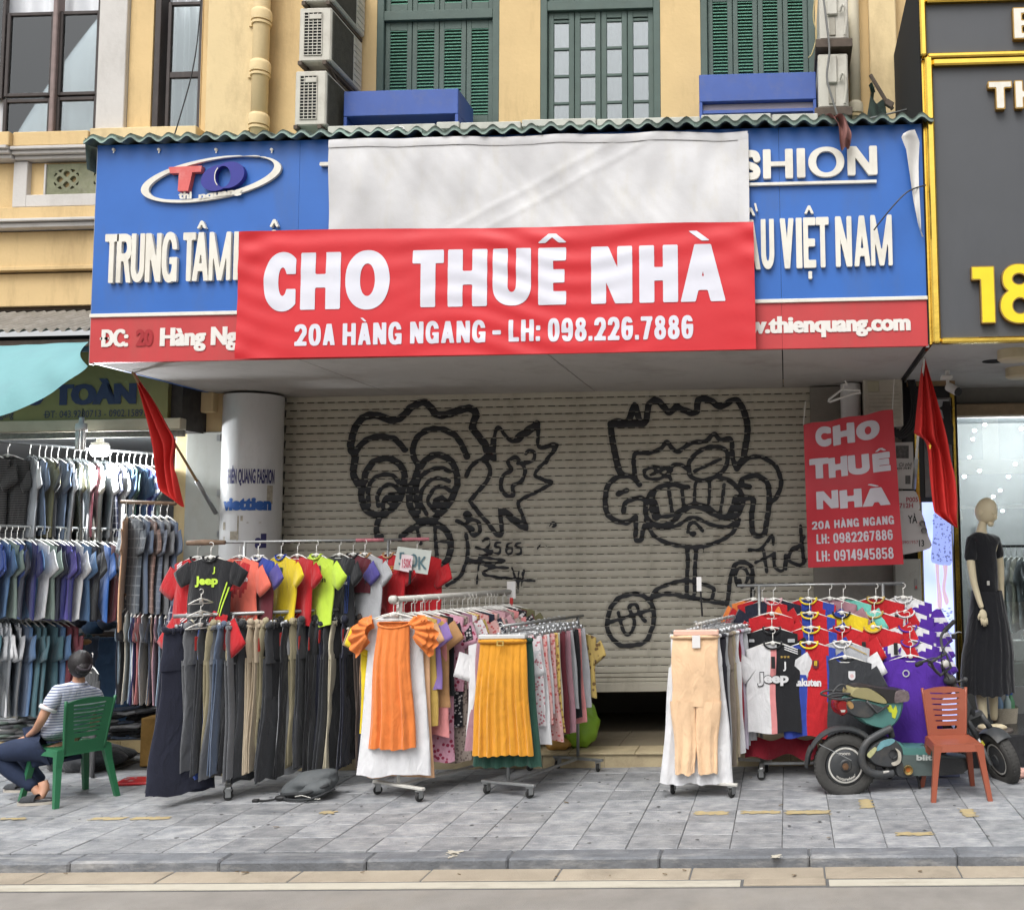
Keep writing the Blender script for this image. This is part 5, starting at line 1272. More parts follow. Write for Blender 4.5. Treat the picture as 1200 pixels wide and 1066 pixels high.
# ============================================================ WALL STRIP BETWEEN SHUTTER AND RIGHT SHOP
WY = 9.92
wx0 = P(960, 600, WY).x
MB().box(P(952, 600, WY).x, 1.13, WY, 10.25, 0, 3.5).build('side_wall', mat('grimy_grey_wall', (150, 146, 138), .9, .15, 3, dirt=((60, 56, 52), .6, 3, (1, 1, 1))), bld)
c = P(997, 480, 9.80)
wp = thing('white_duct', 'short white cylindrical duct behind the small rental banner', 'duct', (c.x, 9.8, 2.2))
MB().lathe([(.0, 2.2), (.098, 2.2), (.098, 3.5)], (c.x, 9.8, 0), 24).build('duct_body', M_COLW, wp, smooth=True)
eb = thing('metal_box', 'beige ribbed metal box fixed to the wall above the small rental banner', 'metal box', P(1035, 470, 9.7))
x0, x1, z0, z1 = RC(1012, 443, 1058, 500, 9.65); M_BXE = mat('beige_enamel', (200, 194, 180), .6, .06, 6, dirt=((110, 100, 88), .5, 7, (1, 1, 1)))
MB().box(x0, x1, 9.65, 9.92, z0, z1, .012).build('box_body', M_BXE, eb)
for i in range(9): MB().box(x0+.03+.02, x1-.03, 9.643, 9.651, z0+.03+i*.036, z0+.045+i*.036, .002).build('rib', M_BXE, eb)
MB().box(x0+.04, x0+.15, 9.638, 9.65, z1-.13, z1-.03, .004).build('label_plate', mat('yellowed_label', (190, 184, 160), .6), eb)
m = MB()
for o_ in range(4):
    m.tube(smooth_pts([tuple(P(a+o_*2.5, b+o_*1.5, 9.75)) for a, b in ((1063, 440), (1068, 465), (1066, 490), (1056, 505), (1046, 508), (1044, 498))], 5), .014, 7)
tag(m.build('cable_bundle', M_BLK, smooth=True, kind='stuff'), 'bundle of thick black cables looping beside the beige metal box', 'cables')
sgn = thing('notice_board', 'white notice plate with a small dark picture and handwriting beside the small rental banner', 'notice', P(1058, 545, 9.8))
x0, x1, z0, z1 = RC(1044, 518, 1070.5, 573, 9.85)
MB().box(x0, x1, 9.84, 9.9, z0, z1, .004).build('plate', mat('notice_white', (204, 200, 196), .6, .05), sgn)
poly_px([(1050, 537), (1065, 537), (1065, 522), (1050, 522)], 9.836, 'picture', mat('dark_picture', (92, 90, 88), .5, .5, 30), sgn)
poly_px([(1061, 567), (1067, 567), (1067, 557), (1061, 557)], 9.836, 'picture', mat('dark_picture', (92, 90, 88), .5, .5, 30), sgn)
m = MB(); text(m, 'Cà phê', P(1053, 545, 9.836).x, P(1068, 545, 9.836).x, P(1060, 546, 9.836).z, .035, 9.836, .0, slant=.3); text(m, 'xin mời', P(1050, 549, 9.836).x, P(1067, 549, 9.836).x, P(1060, 550, 9.836).z, .03, 9.836, .0, slant=.3); m.build('handwriting', M_BLK, sgn, kind='stuff')
def wbox(pts, label, txt):
    Y = 9.70
    t = thing('white_meter_box', label, 'box', P(pts[0][0], pts[2][1], Y))
    v = smooth_pts(pts, 3, True); pv = [P(a, b, Y) for a, b in v]
    cx = sum(p.x for p in pv)/len(pv); cz = sum(p.z for p in pv)/len(pv)
    pv = sorted([(p.x, p.z) for p in pv], key=lambda q: math.atan2(q[1]-cz, q[0]-cx))
    MB().prism(pv, Y, Y+.2).build('box_shell', mat('white_shell', (208, 204, 202), .5, .04, 5), t, angle=35)
    m = MB()
    for s_, a, b, py, cap, sl in txt: text(m, s_, P(a, py, Y).x, P(b, py, Y).x, P((a+b)/2, py, Y).z, cap, Y-.004, .02, slant=sl)
    return t, m
t, m = wbox([(1048, 578), (1050, 601), (1060, 599), (1076, 598), (1078, 592), (1074, 577), (1066, 575)], 'small white box reading P005 712H beside the small rental banner', [('P005', 1062, 1076, 588, .045, 0), ('712H', 1054, 1070, 595, .045, 0)])
m.build('lettering', mat('faded_red_print', (170, 70, 80), .5), t, kind='stuff')
t, m = wbox([(1051, 604), (1053, 648), (1056, 650), (1090, 642), (1088, 628), (1080, 600), (1072, 599)], 'larger tilted white box reading YÀ 13 below the small white box', [('YÀ', 1064, 1075, 613, .075, 0), ('13', 1077, 1083, 640, .06, 0)])
m.build('lettering', M_BLK, t, kind='stuff')
m = MB(); text(m, '0901957', P(1057, 636, 9.7).x, P(1076, 636, 9.7).x, P(1066, 637, 9.7).z, .03, 9.696, .0); m.build('phone_print', mat('faded_red_print', (170, 70, 80), .5), t, kind='stuff')
for a, b in ((1081, 613), (1083, 621)):
    c = P(a, b, 9.68); MB().lathe([(0, -.03), (.025, -.03), (.025, .02)], c, 12, Matrix.Rotation(R_(90), 3, 'X')).build('knob', M_BLK, t, angle=40)
pb = thing('switch_box', 'grey metal switch box with a red switch under the white meter boxes', 'switch box', P(1064, 675, 9.8))
x0, x1, z0, z1 = RC(1049, 655, 1080, 712, 9.75)
MB().box(x0, x1, 9.75, 9.92, z0, z1, .008).build('box_body', mat('pale_grey_box', (164, 164, 156), .6, .06, 6, dirt=((110, 100, 88), .5, 7, (1, 1, 1))), pb)
MB().box(x1-.07, x1-.04, 9.735, 9.75, z0+.17, z0+.27, .003).build('switch_plate', mat('grey_switch', (140, 138, 134), .5), pb)
MB().box(x1-.062, x1-.048, 9.728, 9.735, z0+.18, z0+.205, .002).build('red_switch', mat('red_switch', (190, 50, 50), .5), pb)

# small tilted rental banner
sb = thing('rental_banner', 'small tilted red rental banner hanging at the right of the shutter', 'banner', P(1000, 575, 9.2))
YB = 9.25
q4 = [(941.5, 498), (1046, 480), (1059, 661), (947, 665)]
A_, B_, C_, D_ = [P(a, b, YB) for a, b in q4]
def quad(u, v):
    p = (A_*(1-u)+B_*u)*(1-v)+(D_*(1-u)+C_*u)*v
    p.y = YB-.012*math.sin(u*9+v*3)-.008*math.sin(v*14+u*2)-.015*math.sin(v*3.1)-.01*math.cos(u*18)*(1-v); p.z += .008*math.sin(u*16)*(1-v)**3; return p
MB().grid(quad, 40, 50).build('banner_sheet', mat('banner_red_dull', (196, 50, 62), .45, .06, 3, .15, 14), sb, smooth=True)
U0 = (B_-A_); 
def uvfit(px, py):
    """photo pixel -> banner u,v"""
    u = v = .5
    for _ in range(30):
        c = [(q4[0][k]*(1-u)+q4[1][k]*u)*(1-v)+(q4[3][k]*(1-u)+q4[2][k]*u)*v for k in (0, 1)]
        du = [(q4[1][k]-q4[0][k])*(1-v)+(q4[2][k]-q4[3][k])*v for k in (0, 1)]
        dv = [(q4[3][k]-q4[0][k])*(1-u)+(q4[2][k]-q4[1][k])*u for k in (0, 1)]
        ex, ey = px-c[0], py-c[1]; det = du[0]*dv[1]-du[1]*dv[0]
        u += (ex*dv[1]-ey*dv[0])/det; v += (du[0]*ey-du[1]*ex)/det
    return u, v
m = MB()
def onq(x, y, z):
    p = quad(x, -z); p.y -= .006; return p
hV = 1.0
for ch, a, b, t_, b_ in [('C', 956, 974.5, 500, 524.5), ('H', 976.5, 1002.5, 497, 522.5), ('O', 1004, 1031.5, 493, 517), ('T', 949, 972, 537.5, 562.5), ('H', 971.5, 994, 535.5, 560.5), ('U', 994.5, 1019.5, 533, 558), ('Ê', 1023, 1044, 531, 554.5), ('N', 957, 983, 575.5, 597.5), ('H', 984.5, 1010.5, 574, 596.5), ('À', 1010.5, 1044, 572, 594.5)]:
    u0, v1 = uvfit(a, b_); u1, _ = uvfit(b, b_); _, v0 = uvfit((a+b)/2, t_)
    w = (u1-u0)*.86/((v1-v0)*1.4)                    # true proportions: sheet about .86 m by 1.4 m
    H = (v1-v0); F = glyph(ch, w, .35*w if ch in 'HU' else .30*w if ch == 'N' else .38*w if ch == 'T' else .36*w, .30)
    n0 = len(m.v); kx = (u1-u0)/w
    m.sdf(lambda X, Z: F(X, Z), -.03, w+.03, -.04, 1.35 if ch in 'ÊÀ' else 1.05, .05)
    m.v[n0:] = [tuple(onq(u0+x_*kx, 0, -(v1-z_*H))) for x_, y_, z_ in m.v[n0:]]
for s_, a, b, t_, b_ in (('20A HÀNG NGANG', 951.5, 1048, 608.5, 617.5), ('LH: 0982267886', 957, 1046.5, 624, 635), ('LH: 0914945858', 957, 1047.5, 644, 656)):
    u0, v1 = uvfit(a, b_+(1.5)); u1, _ = uvfit(b, b_-1.5); _, v0 = uvfit((a+b)/2, t_-.5); _, v1m = uvfit((a+b)/2, b_)
    capm = (v1m-v0)*1.4; wm = (u1-u0)*.86            # lay the line out in metres, then map it on the cloth
    hline(m, s_, 0, wm, 0, capm, .0165, .015, .0048, lambda x, y, z: onq(u0+x/.86, 0, -(v1m-z/1.4)))
m.build('lettering', mat('banner_white_dull', (206, 200, 208), .45, .05), sb, kind='stuff')
for a, b, c_, d in ((941.5, 498, 944, 470), (1046, 480, 1048, 444)):
    MB().tube([P(a, b, YB), P(c_, d, YB)], .004, 5).build('string', M_WHT, sb)

# flags on short poles
M_FLAG = mat('flag_red', (206, 44, 40), .75, .06, 4, .1, 30)
def flag(label, pole, pts, Y0, Y1, polm, star=None):
    """pts: rows of (left x, right x, y) down the hanging cloth"""
    t = thing('flag', label, 'flag', P(pole[0][0], pole[0][1], Y1))
    a = P(pole[0][0], pole[0][1], Y1); b = P(pole[1][0], pole[1][1], Y0)
    MB().tube([a, a.lerp(b, .33), b], [.016, .012, .009], 8).build('pole', polm, t, smooth=True)
    MB().tube([a, a.lerp(b, .25)], .02, 8).build('pole_sleeve', M_STEEL, t, smooth=True)
    S = smooth_pts(pts, 5)
    def fn(u, v):
        f = v*(len(S)-1); i = min(int(f), len(S)-2); k = f-i
        l, r_, y, y2 = [S[i][q]*(1-k)+S[i+1][q]*k for q in range(4)]
        p = P(l+(r_-l)*u, y+(y2-y)*u, Y0+.1)
        wdt = abs(r_-l)/130.
        p.y += wdt*.30*math.sin(u*15+v*4+1)+.02*math.sin(v*9+u*4); return p
    MB().grid(fn, 26, 70).build('flag_cloth', M_FLAG, t, smooth=True)
    if star:
        s_ = MB(); c = P(star[0], star[1], Y0-.07); rr_ = star[2]
        vs = [(c.x+(rr_ if i % 2 == 0 else rr_*.4)*math.sin(i*math.pi/5)*.4, c.y, c.z+(rr_ if i % 2 == 0 else rr_*.4)*math.cos(i*math.pi/5)) for i in range(10)]
        s_.add(vs+[tuple(c)], [(10, (i+1) % 10, i) for i in range(10)]); s_.build('star_edge', mat('star_yellow', (240, 200, 60), .6), t)
    return t
flag('plain red flag drooping from its wooden pole beside the white column at the left', ((253, 601), (155, 436)),
     [(155, 158, 436, 437), (159, 168, 450, 450), (167, 182, 475, 470), (177, 198, 505, 500), (183, 206, 530, 515), (185, 204, 550, 540), (188, 209, 572, 560), (196, 213, 580, 585), (213.5, 215, 593, 594)], 8.35, 9.6, mat('bamboo_pole', (168, 140, 100), .7, .1, 12))
flag('bright red flag drooping from a white pole beside the gold-framed sign', ((1071, 572), (1083, 420)),
     [(1082, 1084, 421, 421), (1079, 1089, 440, 440), (1076, 1096, 470, 465), (1073, 1104, 500, 495), (1072.5, 1110, 508, 520), (1085, 1114, 520, 540), (1089, 1119, 560, 560), (1093, 1122, 595, 585), (1098, 1122.5, 603, 605), (1120, 1122.5, 618, 619)], 8.5, 9.6, M_WHT, (1090, 523, .03))
# white hanger hooked high above the small banner
hg = MB(); c = [tuple(P(a, b, 9.2)) for a, b in ((971, 471), (971.5, 468), (987, 456), (1008, 457.5), (1008.5, 460), (1000, 461), (972, 471))]
hg.tube(c, .010, 6); hg.tube(smooth_pts([tuple(P(a, b, 9.2)) for a, b in ((988, 457), (989, 450), (993, 451), (990, 446))], 4), .007, 6)
tag(hg.build('coat_hanger', M_WHT), 'empty white clothes hanger hanging above the top edge of the small rental banner', 'hanger')
# ============================================================ GARMENT BUILDERS
def cloth(name, rgb, pat=None, rgb2=(255, 255, 255), sc=30, rough=.85):
    nm = name.replace(' ', '_')+'_cloth'
    if nm in MATS: return MATS[nm]
    m = mat(nm, rgb, rough, .07, 9, .18, 140, sheen=.25, spec=.25)
    nt = m.node_tree; N = nt.nodes; L = nt.links; bs = N['Principled BSDF']; ob = bs.inputs['Normal'].links[0].from_node
    wt = N.new('ShaderNodeTexCoord'); wm = N.new('ShaderNodeMapping'); wm.inputs['Scale'].default_value = (1, 1, .4); wnz = N.new('ShaderNodeTexNoise'); wnz.inputs['Scale'].default_value = 11; wnz.inputs['Detail'].default_value = 3; wnz.inputs['Distortion'].default_value = 1.2
    oi = N.new('ShaderNodeObjectInfo'); wa_ = N.new('ShaderNodeVectorMath'); wk = N.new('ShaderNodeMath'); wk.operation = 'MULTIPLY'; wk.inputs[1].default_value = 31; L.new(oi.outputs['Random'], wk.inputs[0])
    L.new(wt.outputs['Object'], wm.inputs[0]); L.new(wm.outputs[0], wa_.inputs[0]); L.new(wk.outputs[0], wa_.inputs[1]); L.new(wa_.outputs[0], wnz.inputs['Vector'])
    wb_ = N.new('ShaderNodeBump'); wb_.inputs['Strength'].default_value = .5; wb_.inputs['Distance'].default_value = .035; L.new(wnz.outputs[0], wb_.inputs['Height']); L.new(wb_.outputs[0], ob.inputs['Normal'])
    if pat:
        src = bs.inputs['Base Color'].links[0].from_socket
        tc = N.new('ShaderNodeTexCoord'); mp = N.new('ShaderNodeMapping'); L.new(tc.outputs['Object'], mp.inputs[0])
        mx = N.new('ShaderNodeMix'); mx.data_type = 'RGBA'; mx.inputs[7].default_value = (*[v*KALB for v in lin(rgb2)], 1); L.new(src, mx.inputs[6])
        if pat == 'floral':
            v = N.new('ShaderNodeTexVoronoi'); v.inputs['Scale'].default_value = sc; L.new(mp.outputs[0], v.inputs['Vector'])
            r = N.new('ShaderNodeMapRange'); r.inputs[1].default_value = .32; r.inputs[2].default_value = .40; r.inputs[3].default_value = 1; r.inputs[4].default_value = 0; L.new(v.outputs['Distance'], r.inputs[0]); L.new(r.outputs[0], mx.inputs[0])
        else:
            def st(axis, s, w):
                sep = N.new('ShaderNodeSeparateXYZ'); L.new(mp.outputs[0], sep.inputs[0])
                a = N.new('ShaderNodeMath'); a.operation = 'MULTIPLY'; a.inputs[1].default_value = s; L.new(sep.outputs[axis], a.inputs[0])
                b = N.new('ShaderNodeMath'); b.operation = 'FRACT'; L.new(a.outputs[0], b.inputs[0])
                c = N.new('ShaderNodeMath'); c.operation = 'LESS_THAN'; c.inputs[1].default_value = w; L.new(b.outputs[0], c.inputs[0]); return c
            if pat == 'stripe': L.new(st(2, sc, .35).outputs[0], mx.inputs[0])
            elif pat == 'vstripe': L.new(st(0, sc, .3).outputs[0], mx.inputs[0])
            elif pat == 'plaid':
                a = st(2, sc, .14); b = st(0, sc, .14); c = N.new('ShaderNodeMath'); c.operation = 'MAXIMUM'; L.new(a.outputs[0], c.inputs[0]); L.new(b.outputs[0], c.inputs[1])
                d = N.new('ShaderNodeMath'); d.operation = 'MULTIPLY'; d.inputs[1].default_value = .7; L.new(c.outputs[0], d.inputs[0]); L.new(d.outputs[0], mx.inputs[0])
        L.new(mx.outputs[2], bs.inputs['Base Color'])
    return m
CM = {}
def cdef(n, rgb, *a, **k): CM[n] = (rgb, a, k)
for n, c in dict(navy=(38, 41, 58), charcoal=(58, 60, 64), black=(32, 33, 37), khaki=(172, 162, 132), beige=(190, 174, 150), stone=(204, 196, 172), slate=(92, 106, 128), blue=(52, 78, 150), grey=(112, 114, 118), brown=(98, 84, 76),
                 white=(232, 232, 234), cream=(226, 218, 200), peach=(240, 192, 150), orange=(240, 136, 66), mustard=(226, 156, 44), green=(42, 78, 66), olive=(120, 116, 84), pink=(214, 168, 176), mauve=(170, 128, 138), red=(196, 34, 42), maroon=(104, 42, 52),
                 lilac=(150, 124, 190), teal=(70, 104, 114), sage=(132, 148, 140), sky=(170, 192, 214), purple=(86, 44, 160), yellow=(240, 212, 44), coral=(244, 120, 100), neon=(206, 240, 80), aqua=(120, 206, 190), royal=(52, 74, 168), wine=(150, 34, 50), taupe=(136, 124, 112),
                 lightgrey=(186, 188, 192), steelblue=(80, 112, 150), violet=(92, 84, 160), indigo=(46, 48, 110), salmon=(230, 150, 150), brightblue=(66, 116, 196), tan=(196, 150, 104), gold=(200, 168, 90)).items(): cdef(n, c)
cdef('pink floral', (226, 170, 190), 'floral', (170, 60, 90), 26); cdef('black dotted', (38, 38, 44), 'floral', (210, 205, 205), 40); cdef('rose floral', (222, 176, 172), 'floral', (196, 96, 96), 34)
cdef('beige lace', (170, 156, 146), 'floral', (120, 104, 98), 40); cdef('mauve floral', (160, 120, 140), 'floral', (90, 50, 70), 28); cdef('yellow floral', (226, 196, 110), 'floral', (150, 96, 60), 30)
cdef('grey floral', (150, 142, 138), 'floral', (96, 84, 84), 26); cdef('gold patterned', (196, 170, 100), 'floral', (110, 84, 50), 22); cdef('white dotted', (226, 220, 222), 'floral', (190, 120, 130), 36)
cdef('grey plaid', (80, 88, 98), 'plaid', (150, 156, 160), 12); cdef('brown plaid', (112, 90, 82), 'plaid', (170, 140, 130), 14); cdef('slate plaid', (96, 104, 120), 'plaid', (140, 146, 156), 16); cdef('black striped', (34, 34, 38), 'stripe', (92, 88, 86), 44)
cdef('navy checked', (36, 42, 74), 'plaid', (190, 190, 196), 14); cdef('blue striped', (120, 140, 196), 'stripe', (230, 232, 238), 10)
def CC(n):
    rgb, a, k = CM[n]; return cloth(n, rgb, *a, **k)

M_HANG = mat('white_hanger_plastic', (236, 234, 228), .4, .03, 5)
M_HWIRE = mat('chrome_wire', (190, 192, 194), .3, .05, metal=.8)
M_TAGR = mat('red_swing_tag', (206, 60, 56), .6, .05); M_TAGW = mat('white_swing_tag', (236, 234, 232), .6, .03); M_TAGB = mat('black_swing_tag', (40, 40, 42), .5, .05)
def hook_pts(h=.13, r=.022, dx=0):
    p = [(0, 0, -h), (0, 0, -r*1.6)]
    for k in range(8):
        a = R_(-90+k*33); p.append((r*math.cos(a), 0, -r+ .0+r*math.sin(a)+.002))
    return p
HM = {}
def hanger_mesh(W, kind='plastic', h=.115, r=.006):
    k = (round(W, 2), kind, h)
    if k in HM: return HM[k]
    m = MB(); m.tube(hook_pts(h), .0035 if kind == 'plastic' else .0025, 6)
    if kind == 'plastic':
        m.tube([(-W/2, 0, -h-.30*W/2), (-W/4, 0, -h-.3*W/4*.8), (0, 0, -h), (W/4, 0, -h-.3*W/4*.8), (W/2, 0, -h-.30*W/2)], [.005, r, r*1.1, r, .005], 6)
        m.tube([(-W/2, 0, -h-.30*W/2), (0, 0, -h-.31*W/2), (W/2, 0, -h-.30*W/2)], .004, 6)
        m.lathe([(0, -.006), (.018, -.006), (.02, 0), (.018, .006), (0, .006)], (0, 0, -h-.012), 10, Matrix.Rotation(R_(90), 3, 'X'))
    else:                                               # clip hanger: a bar with two clips
        m.tube([(-W/2, 0, -h), (W/2, 0, -h)], .004, 6)
        for s_ in (-1, 1): m.box(s_*W*.42-.012, s_*W*.42+.012, -.014, .014, -h-.035, -h+.012, .003)
    HM[k] = m.mesh('hanger', M_HANG if kind == 'plastic' else M_HWIRE, True); return HM[k]

class Body:
    """soft hanging tube: half width hw(t), thickness, folds; t=0 top, t=1 hem"""
    def __init__(s, hw, z0, L, T, top=None, folds=(0, 0.0), seed=0, n=28, m=12, hem=.01, cx=None, edge=.012):
        s.hw = hw; s.z0 = z0; s.L = L; s.T = T; s.top = top or (lambda x, f: 0.0); s.k, s.amp = folds; s.n = n; s.m = m; s.hem = hem; s.cx = cx or (lambda t: 0.0); s.edge = edge
        q = random.Random(seed); s.ph = [q.uniform(0, 6.28) for _ in range(6)]; s.q = q
    def pt(s, th, t):
        c, d = math.cos(th), math.sin(th); hw = s.hw(t)
        ux = math.copysign(abs(c)**.85, c); x = ux*hw
        th_ = s.edge+(s.T-s.edge)*min(1, t*3.5)
        uy = math.copysign(abs(d)**.9, d); y = uy*th_
        f = d < 0
        a = s.amp*min(1, .15+t*1.1)
        y += a*(math.sin(ux*s.k*1.57+s.ph[0]+t*1.3)+.5*math.sin(ux*s.k*2.9+s.ph[1]-t*2.1))*(1 if f else .8)*(1-abs(ux)**6)
        y += .010*math.sin(t*4.0+s.ph[3])*min(1, t*2)
        x += s.cx(t)+.006*math.sin(t*7+s.ph[2])
        zt = s.top(x, f); z = s.z0+zt*(1-t)+(-s.L)*t+s.hem*t*math.sin(ux*4.2+s.ph[4])+s.hem*.6*t*math.sin(ux*s.k*1.57+s.ph[0])
        return (x, y, z)
    def add(s, mb, mi=0, cfn=None):
        n, m = s.n, s.m; b = len(mb.v)
        for j in range(m+1):
            for i in range(n): mb.v.append(s.pt(2*math.pi*(i+.5)/n, j/m))
        for j in range(m):
            for i in range(n):
                a = b+j*n+i; c = b+j*n+(i+1) % n
                mb.f.append((a, a+n, c+n, c))
                if cfn:
                    v = mb.v[a]; w = mb.v[c+n]; mb.m.append(cfn((v[0]+w[0])/2, (v[2]+w[2])/2, (v[1]+w[1])/2 < 0))
                else: mb.m.append(mi)
        return mb
    def front(s, x, z, off=.004):
        """point on the front face at (x,z)"""
        t = min(1, max(0, (s.z0-z)/s.L)); hw = s.hw(t)
        ux = max(-.97, min(.97, (x-s.cx(t))/hw)); c = math.copysign(abs(ux)**(1/.85), ux); th = -math.acos(c)
        p = s.pt(th, t); return (x, p[1]-off, z)
def sleeve(mb, side, W, z0, ln, droop, h0, h1, T, mi=0, seed=0):
    q = random.Random(seed+side*31); n = 12; m = 5
    ax = Vector((side*math.cos(R_(droop)), q.uniform(-.12, .12), -math.sin(R_(droop)))); pz = Vector((side*math.sin(R_(droop)), 0, math.cos(R_(droop))))
    c0 = Vector((side*(W/2-.035), 0, z0-h0*.9)); b = len(mb.v)
    for j in range(m+1):
        t = j/m; h = h0+(h1-h0)*t; c = c0+ax*(ln*t)+Vector((0, .004*math.sin(t*6+seed), 0))
        for i in range(n):
            a = 2*math.pi*i/n; mb.v.append(tuple(c+pz*(h*math.cos(a))+Vector((0, T*(.6+.5*t)*math.sin(a), 0))))
    for j in range(m):
        for i in range(n):
            a = b+j*n+i; c_ = b+j*n+(i+1) % n; mb.f.append((a, c_, c_+n, a+n)); mb.m.append(mi)
    if m: mb.f.append(tuple(b+m*n+i for i in range(n))); mb.m.append(mi)
def shirt_parts(W, L, T=.03, neck=.085, nd=.06, slope=.30, ln=.17, droop=62, seed=0, h=.115, flare=1.0, long=False, folds=(3, .007), n=28, m=12):
    zn = -h-.012
    def top(x, f):
        z = -slope*max(0, abs(x)-neck*.6)
        if abs(x) < neck: z -= (nd if f else .012)*math.sqrt(max(0, 1-(x/neck)**2))
        return z
    hw = lambda t: W/2*(1.0 if t < .04 else (.97+(.03*(.2-t)/.2 if t < .2 else 0)+(flare-1)*max(0, t-.2)))
    bd = Body(hw, zn, L, T, top, folds, seed, n, m)
    zsh = zn-slope*(W/2-neck*.6)
    def slv(mb, side, mi=0):
        sleeve(mb, side, W, zsh+.018, ln if not long else .5, droop+(12 if long else 0), .115*W/.5, .092*W/.5 if not long else .05, T*.55, mi, seed)
    return bd, slv
SHM = {}
def plain_shirt_mesh(v, W=.50, L=.68, T=.02, ln=.18, droop=62, flare=1.0):
    k = (v, W, L, T, ln, droop)
    if k not in SHM:
        bd, slv = shirt_parts(W, L, T, seed=v, ln=ln, droop=droop+v*3 % 10, flare=flare, folds=(3+v % 3, .006), n=20, m=8)
        mb = MB(); bd.add(mb); slv(mb, -1); slv(mb, 1)
        # collar band
        SHM[k] = mb.mesh('shirt_body', M_BLK, True)
    return SHM[k]
def omat(o, mt):
    o.material_slots[0].link = 'OBJECT'; o.material_slots[0].material = mt
ORD = 'first second third fourth fifth sixth seventh eighth ninth tenth eleventh twelfth thirteenth fourteenth fifteenth sixteenth seventeenth eighteenth nineteenth twentieth twenty-first twenty-second twenty-third twenty-fourth twenty-fifth twenty-sixth twenty-seventh twenty-eighth twenty-ninth thirtieth thirty-first thirty-second thirty-third thirty-fourth thirty-fifth thirty-sixth thirty-seventh thirty-eighth'.split()
def tee_on(name, loc, rz, colr, label, cat, group, v=0, W=.50, L=.68, T=.018, tilt=0, ln=.18, droop=62, hw=.40, flare=1.0):
    t = thing(name, label, cat, loc, group, rz)
    o = mesh_obj('fabric', plain_shirt_mesh(v, W, L, T, ln, droop, flare), t); omat(o, CC(colr))
    mesh_obj('hanger', hanger_mesh(hw), t)
    t.rotation_euler = (0, tilt, rz); return t

# ------------------------------------------------------------ racks and rails
def castor(mb, wb, x, y, r=.035, ang=0.0):
    M = Matrix.Rotation(R_(90), 3, 'X'); A = Matrix.Rotation(ang, 3, 'Z')
    wb.lathe([(0, -.012), (r*.5, -.012), (r*.55, -.010), (r*.9, -.013), (r, -.006), (r, .006), (r*.9, .013), (r*.55, .010), (r*.5, .012), (0, .012)], (x, y, r), 18, A @ M)
    for s_ in (-1, 1):
        v = A @ Vector((0, s_*.018, 0))
        mb.obox((x+v.x, y+v.y, r+.018), (r*1.1, .004, r*1.5), A)
    mb.obox((x, y, r*2+.012), (r*1.5, .045, .008), A)
def rack(name, label, xa, ya, xb, yb, z, base_len=.62, along_y=True, rail_r=.016, mt=None, knob=False, zb=.10, inset=.05, basebar=True):
    """wheeled garment rail: rail from (xa,ya) to (xb,yb), T-shaped feet at both ends"""
    mt = mt or M_WPST
    t = thing(name, label, 'garment rack', ((xa+xb)/2, (ya+yb)/2, 0), 'wheeled garment racks on the pavement')
    d = Vector((xb-xa, yb-ya, 0)).normalized(); n_ = Vector((-d.y, d.x, 0))
    MB().tube([(xa-d.x*.03, ya-d.y*.03, z), (xb+d.x*.03, yb+d.y*.03, z)], rail_r, 12).build('rail', mt, t, smooth=True)
    for (x, y), s_ in (((xa, ya), 1), ((xb, yb), -1)):
        x += d.x*inset*s_; y += d.y*inset*s_
        MB().tube([(x, y, zb+.02), (x, y, z)], .014, 10).build('post', mt, t, smooth=True)
        a = Vector((x, y, zb))-n_*base_len/2; b = Vector((x, y, zb))+n_*base_len/2
        MB().beam(a, b, .035, .022, bev=.004).build('foot_bar', mt, t)
        for e in (a+n_*.05, b-n_*.05):
            mb = MB(); wb = MB(); castor(mb, wb, e.x, e.y, .036, math.atan2(d.y, d.x)+rnd(-.5, .5))
            c = mb.build('castor', M_STEEL, t); wb.build('wheel', M_RUB, c, smooth=False, angle=40)
    if basebar: MB().beam((xa+d.x*inset, ya+d.y*inset, zb), (xb-d.x*inset, yb-d.y*inset, zb), .02, .02).build('base_bar', mt, t)
    return t

# long rack of trousers (rail parallel to the shopfront) with the upper jersey pole
TY = 8.20; TY2 = 8.95
ra_ = P(208, 722.5, TY); rb_ = P(440, 711.5, TY2)
TZ = (ra_.z+rb_.z)/2
tr = rack('garment_rack', 'long wheeled steel rack holding the dark trousers under the football shirts', ra_.x, TY, rb_.x+.04, TY2, TZ, base_len=.3, mt=M_STEEL, inset=.40, basebar=False)
ja = P(222, 636, 8.42); jb = P(503, 631.5, 9.05)
jp = thing('upper_pole', 'steel pole above the trouser rack, left end wrapped in brown tape', 'pole', ((ja.x+jb.x)/2, 8.7, ja.z))
MB().tube([ja, jb], .012, 10).build('pole', M_STEEL, jp, smooth=True)
MB().tube([ja-Vector((.02, 0, 0)), ja+Vector((.12, 0, .003)), ja+Vector((.3, 0, 0))], [.020, .026, .018], 9).build('tape_wrap', mat('brown_tape', (128, 106, 88), .8, .25, 14), jp, smooth=True)
for a, b in ((.68, .80), (.88, 1.0)): MB().tube([ja.lerp(jb, a), ja.lerp(jb, b)], .015, 8).build('tape_wrap', mat('pink_tape', (196, 120, 130), .7, .3, 20), jp)
for q_ in (.22, .82): xx, yy = ja.lerp(jb, q_)[:2]; MB().tube([(xx, yy, 0.12), (xx, yy, ja.z)], .012, 8).build('upright', M_STEEL, jp, smooth=True)
